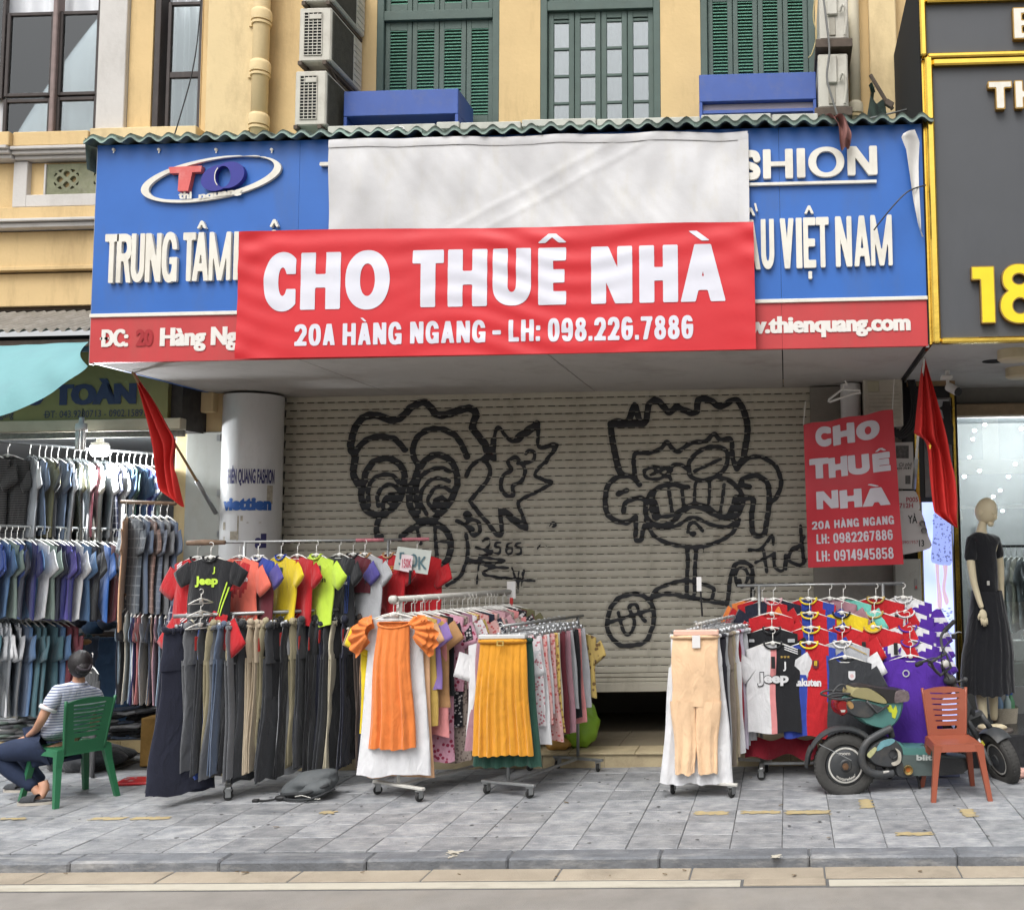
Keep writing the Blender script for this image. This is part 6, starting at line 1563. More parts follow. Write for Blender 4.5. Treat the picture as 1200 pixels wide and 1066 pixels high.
def trousers_mesh(v, W=.25, L=1.24, T=.020, flare=1.0, seed=0):
    q = random.Random(v*7+seed); m = MB()
    h = .09
    bd = Body(lambda t: W/2*(.84+.16*min(1, t*3)), -h, .32, T*1.1, None, (3, .006), v, 18, 5, 0)
    bd.add(m)
    for s_ in (-1, 1):
        off = q.uniform(.006, .014)*s_; sh = q.uniform(-.015, .015)
        hw = lambda t, W=W, s_=s_: W/2*(1.0-.18*math.sin(min(1, t*1.3)*math.pi)*.7+(flare-1)*t)
        lb = Body(hw, -h-.28, L-.28+q.uniform(-.03, .02), T*.62, None, (2.5+q.random()*2, .010), v*3+s_, 18, 10, .012, lambda t, sh=sh: sh*t, T*.6)
        n0 = len(m.v); lb.add(m); m.v[n0:] = [(x, y+off, z) for x, y, z in m.v[n0:]]
    m.box(-W*.40, W*.42, -T-.004, T+.004, -h-.030, -h+.002, .004)            # waistband
    for s_ in (-.3, .15): m.box(W*s_-.006, W*s_+.006, -T-.009, -T-.003, -h-.045, -h+.006)
    for kk in range(3):                                                          # loose waist and lining bunched at the clips
        x0 = q.uniform(-.45, .3)*W; m.ell((x0, q.uniform(-.02, .02), -h+.005+q.uniform(-.02, .02)), .022, T+.012, .035, 7, 4, Matrix.Rotation(q.uniform(-.7, .7), 3, 'Y'))
    # knee seam
    return m
tv = [trousers_mesh(v, flare=(1.35 if v < 2 else 1.0+(v % 3)*.14)).mesh('trousers_fabric', M_BLK, True) for v in range(9)]
cols = ['stone', 'navy', 'navy', 'grey', 'charcoal', 'blue', 'khaki', 'slate', 'grey', 'grey', 'khaki', 'black', 'charcoal', 'beige', 'beige', 'khaki', 'black', 'charcoal', 'black', 'black', 'lightgrey', 'khaki', 'charcoal', 'navy', 'black', 'charcoal', 'navy', 'charcoal', 'stone', 'black', 'navy', 'navy', 'black', 'brown', 'navy', 'navy']
N_ = len(cols); r = random.Random(11)
for i, cn in enumerate(cols):
    f = i/(N_-1); x = ra_.x+.04+(rb_.x-ra_.x-.06)*f+r.uniform(-.008, .008)
    t = thing('trousers', f'{cn} trousers hanging {ORD[i]} from the left end of the long trouser rack', 'trousers', (x, TY+(TY2-TY)*f+(.16 if i == 0 else 0), TZ), 'trousers on the long rack', R_(90+r.uniform(-30, 8) if i not in (1, 2) else 52-8*(i-1)))
    t.rotation_euler[1] = r.uniform(-.03, .05); t.rotation_euler[0] = r.uniform(-.03, .03)
    o = mesh_obj('fabric', tv[(i*5) % 9 if i > 2 else i % 2], t); omat(o, CC(cn)); o.scale = (.7 if i == 0 else 1.55 if i == 1 else 1.25 if i == 2 else r.uniform(.95, 1.25), 1, r.uniform(.93, 1.03) if i > 2 else 1.04)
    mesh_obj('hanger', hanger_mesh(.2, 'clip', .075), t)
    if i in (5, 11, 15, 20, 22, 24, 26, 30):
        mm = MB().box(-.145, -.115, -.010, -.006, -.30, -.19, .002).build('price_tag', M_TAGR, t, local=True)
        mm.location = (r.uniform(-.01, .01), 0, r.uniform(-.03, .04))
# ---- football shirts on the upper pole
def jersey(loc, rz, label, body, slv, W=.38, L=.46, T=.03, seed=0, tilt=0.0, cfn=None, mats=None, prints=(), collar=None, nd=.04, droop=48, ln=.13, hang=True, group=None, hw=.27, name='football_shirt', neck=.062, flare=1.0, h=.11, panels=()):
    t = thing(name, label, 'football shirt' if name == 'football_shirt' else 'shirt', loc, group, rz); t.rotation_euler = (0, tilt, rz)
    if group is JG: W *= 1.1; L *= 1.1; ln *= 1.1
    bd, sf = shirt_parts(W, L, T, neck, nd, .28, ln, droop, seed, h, flare, n=44, m=20, folds=(3, .011))
    ml = mats or [CC(body)]
    bd.add(MB(), 0, cfn).build('shirt_body', ml, t, smooth=True, local=True) if False else None
    mb = MB(); bd.add(mb, 0, cfn); mb.build('shirt_body', ml, t, smooth=True, local=True)
    for s_ in (-1, 1):
        mb = MB(); sf(mb, s_); mb.build('sleeve', CC(slv) if isinstance(slv, str) else CC(slv[0 if s_ < 0 else 1]), t, smooth=True, local=True)
    if collar:
        zt = bd.z0; pts = []
        for k in range(13):
            a = math.pi*k/12; x = -neck*math.cos(a); pts.append((x, -.012-.010*math.sin(a), zt-nd*math.sin(a)+.004))
        for k in range(1, 12):
            a = math.pi*k/12; x = neck*math.cos(a); pts.append((x, .012, zt-.012*math.sin(a)+.010))
        pts.append(pts[0])
        MB().tube(pts, .008, 6, cap=False).build('collar', CC(collar), t, smooth=True, local=True)
    for pr in prints:
        s_, x0, x1, zb_, cap, colr = pr[:6]; off = pr[6] if len(pr) > 6 else .03; ex_ = pr[7] if len(pr) > 7 else 0
        mb = MB(); text(mb, s_, x0, x1, zb_, cap, 0, off, 0, lambda x, y, z: bd.front(x, z, .007+ex_), .02)
        mb.build('print', CC(colr), t, local=True, kind='stuff')
    for nm, F, box_, colr in panels:
        mb = MB(); mb.sdf(F, *box_, .006); mb.warp(lambda x, y, z: bd.front(x, z, .007)); mb.build(nm, CC(colr), t, local=True)
    if hang: mesh_obj('hanger', hanger_mesh(hw, 'plastic', h), t)
    return t
def crest(cx, cz, s, c1): return [('crest', uni(inter(rect(cx-s*.8, cz-s*.3, cx+s*.8, cz+s), lambda X, Z: X*0-1), elli(cx, cz-s*.25, s*.8, s*.8)), (cx-s*1.2, cx+s*1.2, cz-s*1.3, cz+s*1.3), c1)]
JG = 'small football shirts on the pole above the trouser rack'
def jl(px, dy=0.0):
    f = (px-222)/281.0; y = ja.y+(jb.y-ja.y)*f; return (P(px, 634, y).x, y+dy, ja.z+(jb.z-ja.z)*f)
def stripe3(x0, z0, dx, dz, n=3, gap=.016, w=.008):
    return uni(*[stroke([(x0, z0-k*gap), (x0+dx, z0+dz-k*gap)], w) for k in range(n)])
rz_ = R_(-22)
jersey(jl(229, .04), R_(-14), 'red football shirt with white shoulder stripes, furthest left on the upper pole', 'red', 'red', W=.42, L=.50, seed=1, collar='black', group=JG, droop=55, ln=.2,
       panels=[('shoulder_stripe', stripe3(-.19, -.19, .05, .035, 3, .02, .010), (-.21, -.12, -.25, -.14), 'white')])
jersey(jl(257, -.12), R_(-6), 'black football shirt lettered Jeep in neon yellow with a neon side stripe', 'black', 'black', W=.36, L=.49, seed=2, collar='black', group=JG, droop=30, ln=.14,
       prints=[('Jeep', -.115, .085, -.345, .070, 'neon', .05), ('J', .035, .055, -.245, .045, 'neon', .02)], panels=[('side_stripe', uni(stroke([(.165, -.33), (.10, -.60)], .010), stroke([(.180, -.37), (.125, -.60)], .010)), (.05, .2, -.60, -.32), 'neon'), ('crest_mark', stroke([(.03, -.195), (.06, -.195)], .006), (.02, .07, -.21, -.18), 'neon')])
CM['coral fade'] = (CM['coral'][0], (), {})
jersey(jl(280, .02), R_(-24), 'coral pink football shirt fading to red lettered Rakuten, right of the black one', 'coral', 'coral', W=.42, L=.66, seed=3, group=JG, droop=52, ln=.18,
       mats=[CC('coral'), CC('red')], cfn=lambda x, z, f: 1 if (f and x < .14 and -.17 > z > -.42+.03*math.sin(x*60)+.02*math.sin(x*150)) else 0, prints=[('Rakuten', -.08, .15, -.33, .05, 'white', .03)])
jersey(jl(303), R_(-28), 'blue and maroon football shirt with a round badge, fourth on the upper pole', 'royal', 'violet', W=.40, L=.51, seed=4, collar='white', group=JG, mats=[CC('royal'), CC('maroon')], cfn=lambda x, z, f: 1 if z < -.30 or abs(x) < .05 and z < -.2 else 0,
       panels=[('badge', sub(elli(.06, -.26, .026, .026), elli(.06, -.26, .016, .016)), (.02, .1, -.3, -.22), 'white')], prints=[('ETIHAD', .01, .12, -.34, .03, 'white', .02), ('AIRWAYS', .01, .12, -.37, .02, 'white', .02)])
jersey(jl(330), R_(-30), 'yellow football shirt with blue collar between the maroon and the red ones', 'yellow', 'yellow', W=.38, L=.52, seed=5, collar='royal', group=JG, droop=44, panels=crest(.05, -.24, .022, 'green'))
jersey(jl(349), R_(-30), 'plain red football shirt with small white marks behind the yellow-green one', 'red', 'red', W=.40, L=.53, seed=6, group=JG, droop=48, panels=[('mark', uni(rect(-.02, -.385, .005, -.36), rect(.04, -.385, .065, -.36)), (-.03, .08, -.40, -.35), 'white')])
jersey(jl(373, -.03), R_(-26), 'neon yellow-green football shirt lettered Rakuten with a small crest', 'neon', 'neon', W=.40, L=.54, seed=7, collar='neon', group=JG, droop=40, ln=.16, prints=[('Rakuten', -.09, .15, -.35, .048, 'black', .02)], panels=crest(.075, -.235, .024, 'maroon'))
jersey(jl(398), R_(-30), 'black football shirt lettered Fly Emirates in white behind the neon one', 'black', 'black', W=.38, L=.54, seed=8, group=JG, prints=[('Fly', .03, .10, -.335, .035, 'white', .03), ('Emirates', .0, .16, -.375, .035, 'white', .03)],
       panels=[('side_stripe', uni(*[stroke([(.15+k*.014, -.30), (.12+k*.014, -.64)], .006) for k in range(3)]), (.05, .2, -.62, -.3), 'blue')])
jersey(jl(413, .02), R_(-25), 'dark purple football shirt showing only its collar and shoulder behind the white one', 'maroon', 'violet', W=.38, L=.30, seed=9, collar='black', group=JG)
jersey(jl(429, -.02), R_(-26), 'white football shirt lettered Fly Emirates with a crest and grey collar', 'lightgrey', 'lightgrey', W=.40, L=.54, seed=10, collar='tan', group=JG, droop=46, prints=[('Fly', -.13, -.05, -.335, .035, 'charcoal', .03), ('Emirates', -.13, .07, -.375, .035, 'charcoal', .03)],
       panels=crest(.045, -.235, .020, 'gold')+[('side_stripe', uni(*[stroke([(-.18+k*.014, -.30), (-.17+k*.014, -.64)], .006) for k in range(3)]), (-.2, -.1, -.62, -.3), 'royal')])
def star_F(cx, cz, r_):
    pts = [(cx+(r_ if i % 2 == 0 else r_*.42)*math.sin(i*math.pi/5), cz+(r_ if i % 2 == 0 else r_*.42)*math.cos(i*math.pi/5)) for i in range(10)]
    return uni(*[stroke([(cx, cz), pts[i]], r_*.35) for i in (0, 2, 4, 6, 8)])
flagp = lambda cx, cz, w=.03: [('flag_patch', sub(rect(cx-w, cz-w*.75, cx+w, cz+w*.75), rect(cx-w*.82, cz-w*.58, cx+w*.82, cz+w*.58)), (cx-w*1.2, cx+w*1.2, cz-w, cz+w), 'gold'), ('flag_star', star_F(cx, cz, w*.42), (cx-w, cx+w, cz-w, cz+w), 'yellow')]
jersey(jl(456, .0), R_(-28), 'red football shirt with a small gold flag patch beside the white one', 'red', 'red', W=.40, L=.54, seed=11, collar='tan', group=JG, panels=flagp(.08, -.25))
jersey(jl(488, .02), R_(-14), 'red football shirt at the right end of the upper pole behind the price card', 'red', 'red', W=.46, L=.60, seed=12, group=JG, droop=60)
jersey((P(235, 700, 8.36).x, 8.40, P(235, 694, 8.4).z), R_(-18), 'red football shirt with a black collar hanging low in front of the trouser rail', 'red', 'red', W=.50, L=.30, seed=13, collar='black', group=JG, droop=50, ln=.22,
       panels=[('shoulder_stripe', stripe3(-.21, -.21, .09, .05, 3, .022, .010), (-.24, -.10, -.28, -.13), 'white')])
t = thing('tee_shirt', 'dark plaid shirt squeezed below the leftmost red football shirt', 'shirt', (P(232, 690, 8.5).x, 8.5, P(232, 678, 8.5).z), None, R_(-15)); o = mesh_obj('fabric', plain_shirt_mesh(3, .44, .5, .02), t); omat(o, CC('navy checked'))
def dangling(px, pya, n, Y, label, step=14.5):
    t = thing('hanger_chain', label, 'hanger', P(px, pya, Y))
    for k in range(n):
        o = mesh_obj('hanger', hanger_mesh(.26, 'plastic', .075), t); o.location = (.0, 0, -.098*k); o.rotation_euler = (0, 0, rnd(-.2, .2)+1.35)
dangling(236, 690, 3, 8.16, 'chain of three white hangers dangling at the left end of the trouser rack')
# stripes of hanging empty hangers on the trouser rail
for k in range(3):
    o = mesh_obj('coat_hanger', hanger_mesh(.3)); o.location = (P(419+k*4, 712, TY2-.1).x, TY2-.1, TZ); o.rotation_euler = (0, 0, R_(80+k*7))
    tag(o, ['empty white hanger at the right end of the trouser rail, first of three', 'empty white hanger at the right end of the trouser rail, middle of three', 'empty white hanger at the right end of the trouser rail, closest to the orange dress'][k], 'hanger', 'empty hangers on the trouser rail')
# price card 50K with a small tag
pc = thing('price_card', 'white price card handwritten 50K clipped above the right end of the trouser rack', 'price card', P(484, 655, 8.8))
A4 = [P(466, 640, 8.8), P(506, 645, 8.8), P(501, 673, 8.8), P(461, 667, 8.8)]
m = MB(); vs = A4+[a+Vector((0, .006, 0)) for a in A4]; m.add(vs, [(3, 2, 1, 0), (4, 5, 6, 7), (0, 1, 5, 4), (1, 2, 6, 5), (2, 3, 7, 6), (3, 0, 4, 7)]); m.build('card', mat('plastic_card', (206, 212, 206), .3, .03), pc)
for s_, a, b, pb_, cap in (('5', 467, 474, 662, .11), ('0', 480, 489, 664, .11), ('K', 490, 500, 667, .11)):
    m = MB(); text(m, s_, P(a, 660, 8.79).x, P(b, 660, 8.79).x, P(a, pb_, 8.79).z, cap, 8.792, .01); m.build('handwriting', mat('blue_green_ink', (90, 120, 130), .5), pc)
A4 = [P(471, 649, 8.77), P(484, 651, 8.77), P(482, 671, 8.77), P(468, 668, 8.77)]
m = MB(); m.add(A4, [(3, 2, 1, 0)]); m.build('small_tag', mat('pale_pink_card', (234, 216, 220), .5), pc)
m = MB(); text(m, '150K', P(471, 660, 8.76).x, P(482, 660, 8.76).x, P(471, 665, 8.76).z, .075, 8.762, .01); m.build('handwriting', mat('crimson_ink', (190, 60, 90), .5), pc)
m = MB(); m.tube([P(481, 668, 8.76), P(480, 684, 8.76)], .012, 6); m.build('clip', M_BLK, pc)
# ============================================================ DRESS RACK (rail running away from the street)
def garment(name, loc, rz, label, cat, colr, W, L, flare=1.2, T=.022, seed=0, ln=.16, droop=58, sleeves=True, group=None, folds=(4, .010), hw=.38, neck=.09, nd=.06, tilt=0, slvcol=None):
    t = thing(name, label, cat, loc, group, rz); t.rotation_euler = (0, tilt, rz)
    bd, sf = shirt_parts(W, L, T, neck, nd, .28, ln, droop, seed, .115, flare, folds=folds, n=26, m=12)
    mb = MB(); bd.add(mb); mb.build('fabric', CC(colr), t, smooth=True, local=True)
    if sleeves:
        for s_ in (-1, 1):
            mb = MB(); sf(mb, s_); mb.build('sleeve', CC(slvcol or colr), t, smooth=True, local=True)
    mesh_obj('hanger', hanger_mesh(hw), t); return t
def skirt(name, loc, rz, label, cat, colr, W, L, flare=1.3, T=.03, seed=0, folds=(4, .012), group=None, n=30, m=10, band=None, hem=.008, tilt=0, h=.10):
    t = thing(name, label, cat, loc, group, rz); t.rotation_euler = (0, tilt, rz)
    bd = Body(lambda q: W/2*(1+(flare-1)*q), -h, L, T, None, folds, seed, n, m, hem)
    mb = MB(); bd.add(mb); mb.build('fabric', CC(colr), t, smooth=True, local=True)
    if band: MB().tube([(W/2*math.cos(a)*1.0, -.0+.026*math.sin(a), -h-.018) for a in [k*2*math.pi/24 for k in range(25)]], .019, 6, cap=False).build('waistband', CC(band), t, smooth=True, local=True)
    mesh_obj('hanger', hanger_mesh(W*.92, 'clip', h-.02), t); return t, bd
DY0, DY1 = 8.30, 9.45
da = P(464, 702, DY0); db = P(603, 689, DY1); DZ = da.z
rk = rack('garment_rack', 'white wheeled rack of dresses with the orange dress at its front', da.x, DY0, db.x, DY1, DZ, base_len=.60, rail_r=.024, knob=True)
MB().tube([(da.x-.01, DY0-.06, DZ), (da.x, DY0-.02, DZ)], .034, 14).build('end_cap', M_WPST, rk, smooth=True)
def onr(f, a=da, b=db, z=None): return (a.x+(b.x-a.x)*f, a.y+(b.y-a.y)*f, (z if z is not None else DZ)+.012)
# white dress behind the orange one
garment('dress', (da.x-.005, DY0+.03, DZ), R_(2), 'long white dress with puffed sleeves directly behind the orange dress', 'dress', 'white', .46, 1.27, 1.42, .035, 4, .15, 62, folds=(5, .014))
# orange dress
t = thing('dress', 'bright orange off-shoulder dress with layered ruffle sleeves at the front of the dress rack', 'dress', (da.x-.005, DY0-.035, DZ), None, R_(-2))
bd = Body(lambda q: .130+.065*q, -.195, .985, .05, lambda x, f: -.03*(1-(x/.14)**2) if f else .01, (9, .017), 3, 90, 22, .006, None, .035)
mb = MB(); bd.add(mb); mb.build('gathered_body', CC('orange'), t, smooth=True, local=True)
MB().tube([bd.pt(2*math.pi*k/40, 0.0) for k in range(41)], .009, 6, cap=False).build('elastic_neckline', CC('orange'), t, smooth=True, local=True)
for sd in (-1, 1):
    for tier in range(3):
        def ruf(u, v, sd=sd, tier=tier):
            a = R_(74-118*u)                              # sweep over the shoulder, from the neck round to the underarm
            r0 = .080; r1 = .175+.034*tier
            cx, cz = sd*.125, -.250
            rr_ = r0+(r1-r0)*v
            wv = .013*v*math.sin(u*30+tier*2+sd)
            x = cx+sd*(rr_+wv*.6)*math.cos(a)*1.0; z = cz+(rr_+wv*.4)*math.sin(a)*.85-.03*v-.020*tier
            y = -.050+.018*tier-.014*math.sin(u*30+tier)*v+.02*v+(.03*v if u < .2 else 0)
            return (x, y-.008*(2-tier), z)
        MB().grid(ruf, 46, 6).build('ruffle', CC('orange'), t, smooth=True, local=True)
mesh_obj('hanger', hanger_mesh(.36, 'plastic', .105), t)
spec = [('peach', 'dress', .44, 1.30, 1.35), ('gold', 'dress', .44, .9, 1.1), ('lilac', 'blouse', .46, .62, 1.1), ('tan', 'dress', .44, .78, 1.2), ('salmon', 'dress', .44, 1.0, 1.3), ('pink floral', 'dress', .46, 1.22, 1.25), ('black', 'blouse', .44, .70, 1.1), ('pink floral', 'blouse', .46, .66, 1.1), ('black dotted', 'dress', .45, .96, 1.2),
        ('beige lace', 'dress', .45, 1.25, 1.3), ('pink', 'blouse', .46, .64, 1.1), ('mauve floral', 'dress', .45, 1.15, 1.3), ('white dotted', 'blouse', .46, .66, 1.1), ('yellow floral', 'dress', .45, 1.22, 1.3), ('rose floral', 'dress', .46, 1.1, 1.25), ('navy', 'dress', .45, 1.0, 1.2), ('white', 'blouse', .46, .64, 1.1), ('rose floral', 'blouse', .46, .66, 1.1),
        ('grey floral', 'dress', .45, 1.2, 1.3), ('pink', 'dress', .45, .9, 1.2), ('mauve', 'blouse', .46, .66, 1.1), ('beige lace', 'blouse', .46, .66, 1.1), ('navy', 'dress', .45, 1.28, 1.3), ('salmon', 'blouse', .46, .64, 1.1), ('white dotted', 'dress', .45, .85, 1.2), ('black dotted', 'blouse', .46, .72, 1.1), ('maroon', 'blouse', .46, .66, 1.1), ('olive', 'dress', .45, 1.0, 1.2)]
r = random.Random(21)
for i, (cn, kd, W, L, fl) in enumerate(spec):
    f = .075+.90*i/len(spec)
    garment('blouse' if kd == 'blouse' else 'dress', tuple(Vector(onr(f))+Vector((r.uniform(-.02, .02), 0, -.012))), R_(r.uniform(-14, 6)), f'{cn} {kd} hanging {ORD[i]} behind the orange and white dresses', kd, cn, W*r.uniform(.93, 1.06), L, fl, .018, i+30, r.uniform(.12, .2), r.uniform(52, 72), sleeves=(i % 6 != 4), group='dresses and blouses on the dress rack', folds=(4+i % 3, .010), tilt=r.uniform(-.02, .02))
for k in range(3):
    cn = ['yellow', 'brown', 'tan'][k]
    garment('blouse', (da.x-.03-.02*k, DY0+.10+.07*k, DZ), R_(12+4*k), f'{["yellow", "dark brown", "tan"][k]} blouse sleeve showing at the left of the orange dress', 'blouse', cn, .56+.02*k, .95-.12*k, 1.0, .018, 70+k, .14, 60)
t = thing('price_tag', 'white price card on a red clip at the far end of the dress rack', 'price tag', P(598, 700, 9.4))
m = MB(); x0, x1, z0, z1 = RC(594.5, 681, 604.5, 701, 9.4); m.box(x0, x1, 9.39, 9.40, z0, z1); m.build('card', M_TAGW, t)
m = MB(); x0, x1, z0, z1 = RC(597.5, 700, 601.5, 724, 9.4); m.box(x0, x1, 9.38, 9.40, z0, z1, .005); m.build('red_clip', M_TAGR, t)

# ============================================================ SKIRT RACK
KY0, KY1 = 8.33, 9.35
ka = P(592, 733, KY0); kb = P(668, 719, KY1); KZ = ka.z
rk = rack('garment_rack', 'low wheeled rack of skirts with the mustard pleated skirt at its front', ka.x, KY0, kb.x+.1, KY1, KZ, base_len=.52, rail_r=.013, mt=M_STEEL)
t, bd = skirt('skirt', (ka.x-.01, KY0-.04, KZ+.0), R_(0), 'mustard pleated midi skirt with a belt, front of the skirt rack', 'skirt', 'mustard', .37, .92, 1.34, .04, 8, (15, .013), n=150, m=14, band='mustard', hem=.006)
MB().sdf(sub(rect(-.028, -.150, .028, -.108), rect(-.018, -.141, .018, -.117)), -.035, .035, -.155, -.10, .004, -.072, .008).build('belt_buckle', CC('gold'), t, local=True)
x_ = MB().box(-.19, .19, -.03, .03, -.10, -.065, .006); x_.build('hanger_bar', mat('clear_plastic_bar', (214, 214, 212), .3, .05), t, local=True)
skirt('skirt', (ka.x+.01, KY0+.03, KZ), R_(-2), 'dark green pleated skirt showing below and right of the mustard skirt', 'skirt', 'green', .40, 1.02, 1.42, .035, 9, (12, .012), n=90, band='green')
garment('shirt', (ka.x-.07, KY0+.10, KZ+.02), R_(8), 'white shirt showing at the left edge of the mustard skirt', 'shirt', 'white', .50, .80, 1.1, .02, 81, .2, 70)
skirt('skirt', (ka.x-.05, KY0+.07, KZ), R_(3), 'mauve skirt peeping out at the left of the mustard skirt', 'skirt', 'mauve', .38, .90, 1.5, .03, 12, (7, .012))
sp2 = [('white dotted', .40, .72, 1.25), ('white', .38, .86, 1.5), ('rose floral', .38, .72, 1.3), ('white', .36, .62, 1.3), ('rose floral', .38, .86, 1.45), ('yellow floral', .38, .84, 1.35), ('cream', .37, .7, 1.25), ('maroon', .37, .84, 1.25), ('mauve', .38, .86, 1.3), ('pink', .38, .74, 1.25), ('lightgrey', .38, .66, 1.3), ('black', .38, .78, 1.2), ('salmon', .38, .86, 1.3), ('lightgrey', .40, .70, 1.3)]
r = random.Random(33)
for i, (cn, W, L, fl) in enumerate(sp2):
    f = .16+.80*i/len(sp2)
    skirt('skirt', tuple(Vector(onr(f, ka, kb, KZ))+Vector((r.uniform(-.015, .02), 0, -.01))), R_(r.uniform(-16, 4)), f'{cn} skirt hanging {ORD[i]} behind the mustard and green skirts', 'skirt', cn, W, L*r.uniform(.96, 1.04), fl, .022, 90+i, (4+i % 4, .013), 'skirts on the skirt rack', band=None)
garment('blouse', (kb.x+.03, KY1+.02, KZ+.0), R_(-30), 'gold patterned blouse at the far end of the skirt rack', 'blouse', 'gold patterned', .52, .60, 1.1, .03, 99, .14, 55)
for k in range(9):
    o = mesh_obj('coat_hanger', hanger_mesh(.30, 'clip', .06)); f = .25+.08*k; o.location = onr(f, ka, kb, KZ); o.rotation_euler = (0, 0, R_(8*math.sin(k*3.)))
    tag(o, f'wire clip hanger on the skirt rack rail, {ORD[k]} from its street end', 'hanger', 'wire hangers crowding the skirt rack rail')

# ============================================================ PALE TROUSER RACK (right of the doorway)
PY0, PY1 = 8.28, 9.25
pa = P(818, 731, PY0); pb_ = P(866, 719, PY1); PZ = pa.z
rk = rack('garment_rack', 'wheeled rack of pale trousers standing in front of the right half of the shutter', pa.x, PY0, pb_.x, PY1, PZ, base_len=.60, rail_r=.013)
def wide_trousers(label, loc, colr, W, L, rz=0., seed=0, T=.03, taper=.75, spread=.03, group=None, fold=(4, .010), cr=.30):
    t = thing('trousers', label, 'trousers', loc, group, rz)
    mb = MB(); top = Body(lambda q: W/2*(.93+.07*q), -.10, cr, T, None, (5, .008), seed, 36, 8, 0); top.add(mb)
    for s_ in (-1, 1):
        lb = Body(lambda q: W/4*(1.06+(taper-1)*q), -.06-cr, L-cr+.04, T*.9, None, fold, seed+s_+5, 28, 14, .008, lambda q, s_=s_: s_*(W/4+spread*q), T*.9)
        lb.add(mb)
    mb.build('fabric', CC(colr), t, smooth=True, local=True)
    MB().tube([(W/2*.94*math.cos(a), .028*math.sin(a), -.115) for a in [k*2*math.pi/24 for k in range(25)]], .016, 6, cap=False).build('waistband', CC(colr), t, smooth=True, local=True)
    mesh_obj('hanger', hanger_mesh(W*.95, 'clip', .075), t); return t
CM['pale peach'] = ((244, 206, 166), (), {})
t = wide_trousers('peach knit trousers hanging at the front of the pale trouser rack', (pa.x-.02, PY0-.05, PZ+.02), 'pale peach', .39, 1.08, 0, 3, .035, .74, -.014, None, (4, .014), .56)
MB().box(-.02, .045, -.052, -.048, -.20, -.10, .002).build('size_tag', M_TAGW, t, local=True)
MB().box(-.17, .19, -.035, .03, -.105, -.06, .008).build('hanger_bar', mat('pinkish_bar', (240, 196, 176), .35, .05), t, local=True)
wide_trousers('wide white trousers directly behind the peach trousers', (pa.x-.02, PY0+.02, PZ+.02), 'white', .42, 1.17, 0, 6, .035, 1.45, .03, fold=(5, .016))
sp3 = [('charcoal', .13), ('lightgrey', .13), ('taupe', .15), ('khaki', .15), ('beige', .15), ('white', .14), ('red', .13), ('lilac', .13), ('lightgrey', .14), ('white', .14), ('cream', .13), ('lightgrey', .13), ('brown', .13)]
cw = {'brown': 'olive brown', 'charcoal': 'near-black', 'lilac': 'pale lilac', 'red': 'dark red'}
CM['olive brown'] = ((104, 90, 66), (), {}); CM['near-black'] = ((46, 44, 52), (), {}); CM['pale lilac'] = ((214, 204, 222), (), {}); CM['dark red'] = ((150, 34, 52), (), {})
r = random.Random(8)
for i, (cn, _) in enumerate(sp3):
    f = .13+.80*i/len(sp3); cn = cw.get(cn, cn)
    p = Vector(onr(f, pa, pb_, PZ))
    wide_trousers(f'{cn} trousers hanging {ORD[i]} behind the peach and white pair', (p.x+r.uniform(.0, .03), p.y, p.z), cn, .36, (1.12-.018*i)*r.uniform(.97, 1.02) if cn != 'olive brown' else .78, R_(r.uniform(-10, 4)), 40+i, .018, .9+.3*r.random(), .01, 'pale trousers on the right trouser rack')
t = thing('price_tag', 'thin white price card standing on the rail of the pale trouser rack', 'price tag', P(820, 690, 8.7))
m = MB(); c = P(819, 684, 8.7); m.box(c.x-.018, c.x+.022, 8.69, 8.696, c.z-.06, c.z+.06); m.build('card', M_TAGW, t)
m = MB(); m.tube([P(821, 692, 8.7), P(823, 722, 8.7)], .008, 6); m.build('stem', M_BLK, t)
for k in range(12):
    o = mesh_obj('coat_hanger', hanger_mesh(.32, 'clip', .07)); f = .06+.075*k; o.location = tuple(Vector(onr(f, pa, pb_, PZ))+Vector((0, 0, .0))); o.rotation_euler = (0, 0, R_(7*math.sin(k*3.)))
    tag(o, f'wire clip hanger on the pale trouser rack rail, {ORD[k]} from its street end', 'hanger', 'wire hangers crowding the pale trouser rack rail')

# ============================================================ FOOTBALL SHIRT RACK
FYR = 9.02
fa = P(868, 686, FYR); fb = P(1056, 683.5, FYR); FZ_ = (fa.z+fb.z)/2
rk = rack('garment_rack', 'wheeled steel rack of football shirts behind the scooter', fa.x, FYR, fb.x, FYR+.01, FZ_, base_len=.46, mt=M_STEEL, rail_r=.013, inset=.16)
def fp(px, k, dy=.0): return (P(px, 684, FYR).x, FYR-.075*k-dy, FZ_-.118*k)
G2 = 'football shirts hanging in chains on the right rack'
def fj(px, k, rz, label, body, slv, **kw):
    d = dict(W=.47, L=.66, seed=int(px)+k, group=G2, hw=.36, nd=.05, neck=.075, droop=56, ln=.19, T=.022); d.update(kw)
    return jersey(fp(px, k, d.pop('dy', 0.)), R_(rz), label, body, slv, **d)
fj(882, 0, -20, 'orange shirt showing only its shoulder at the left end of the football shirt rack', 'orange', 'orange', L=.5, W=.4, dy=-.05)
fj(893, 0, -16, 'red shirt sleeve behind the navy football shirt', 'red', 'red', L=.6, W=.46, dy=-.02)
fj(906, 0, -8, 'navy football shirt with a pink and white collar, top of the left chain', 'navy', 'navy', collar='pink', W=.50, prints=[('QNB', .10, .22, -.34, .045, 'white', .03)], panels=[('hem_stripe', uni(rect(.10, -.40, .24, -.385), rect(.10, -.425, .24, -.41)), (.09, .25, -.43, -.38), 'pink')])
fj(904, 1, -6, 'bright red football shirt, second in the left chain', 'red', 'red', W=.40, L=.44)
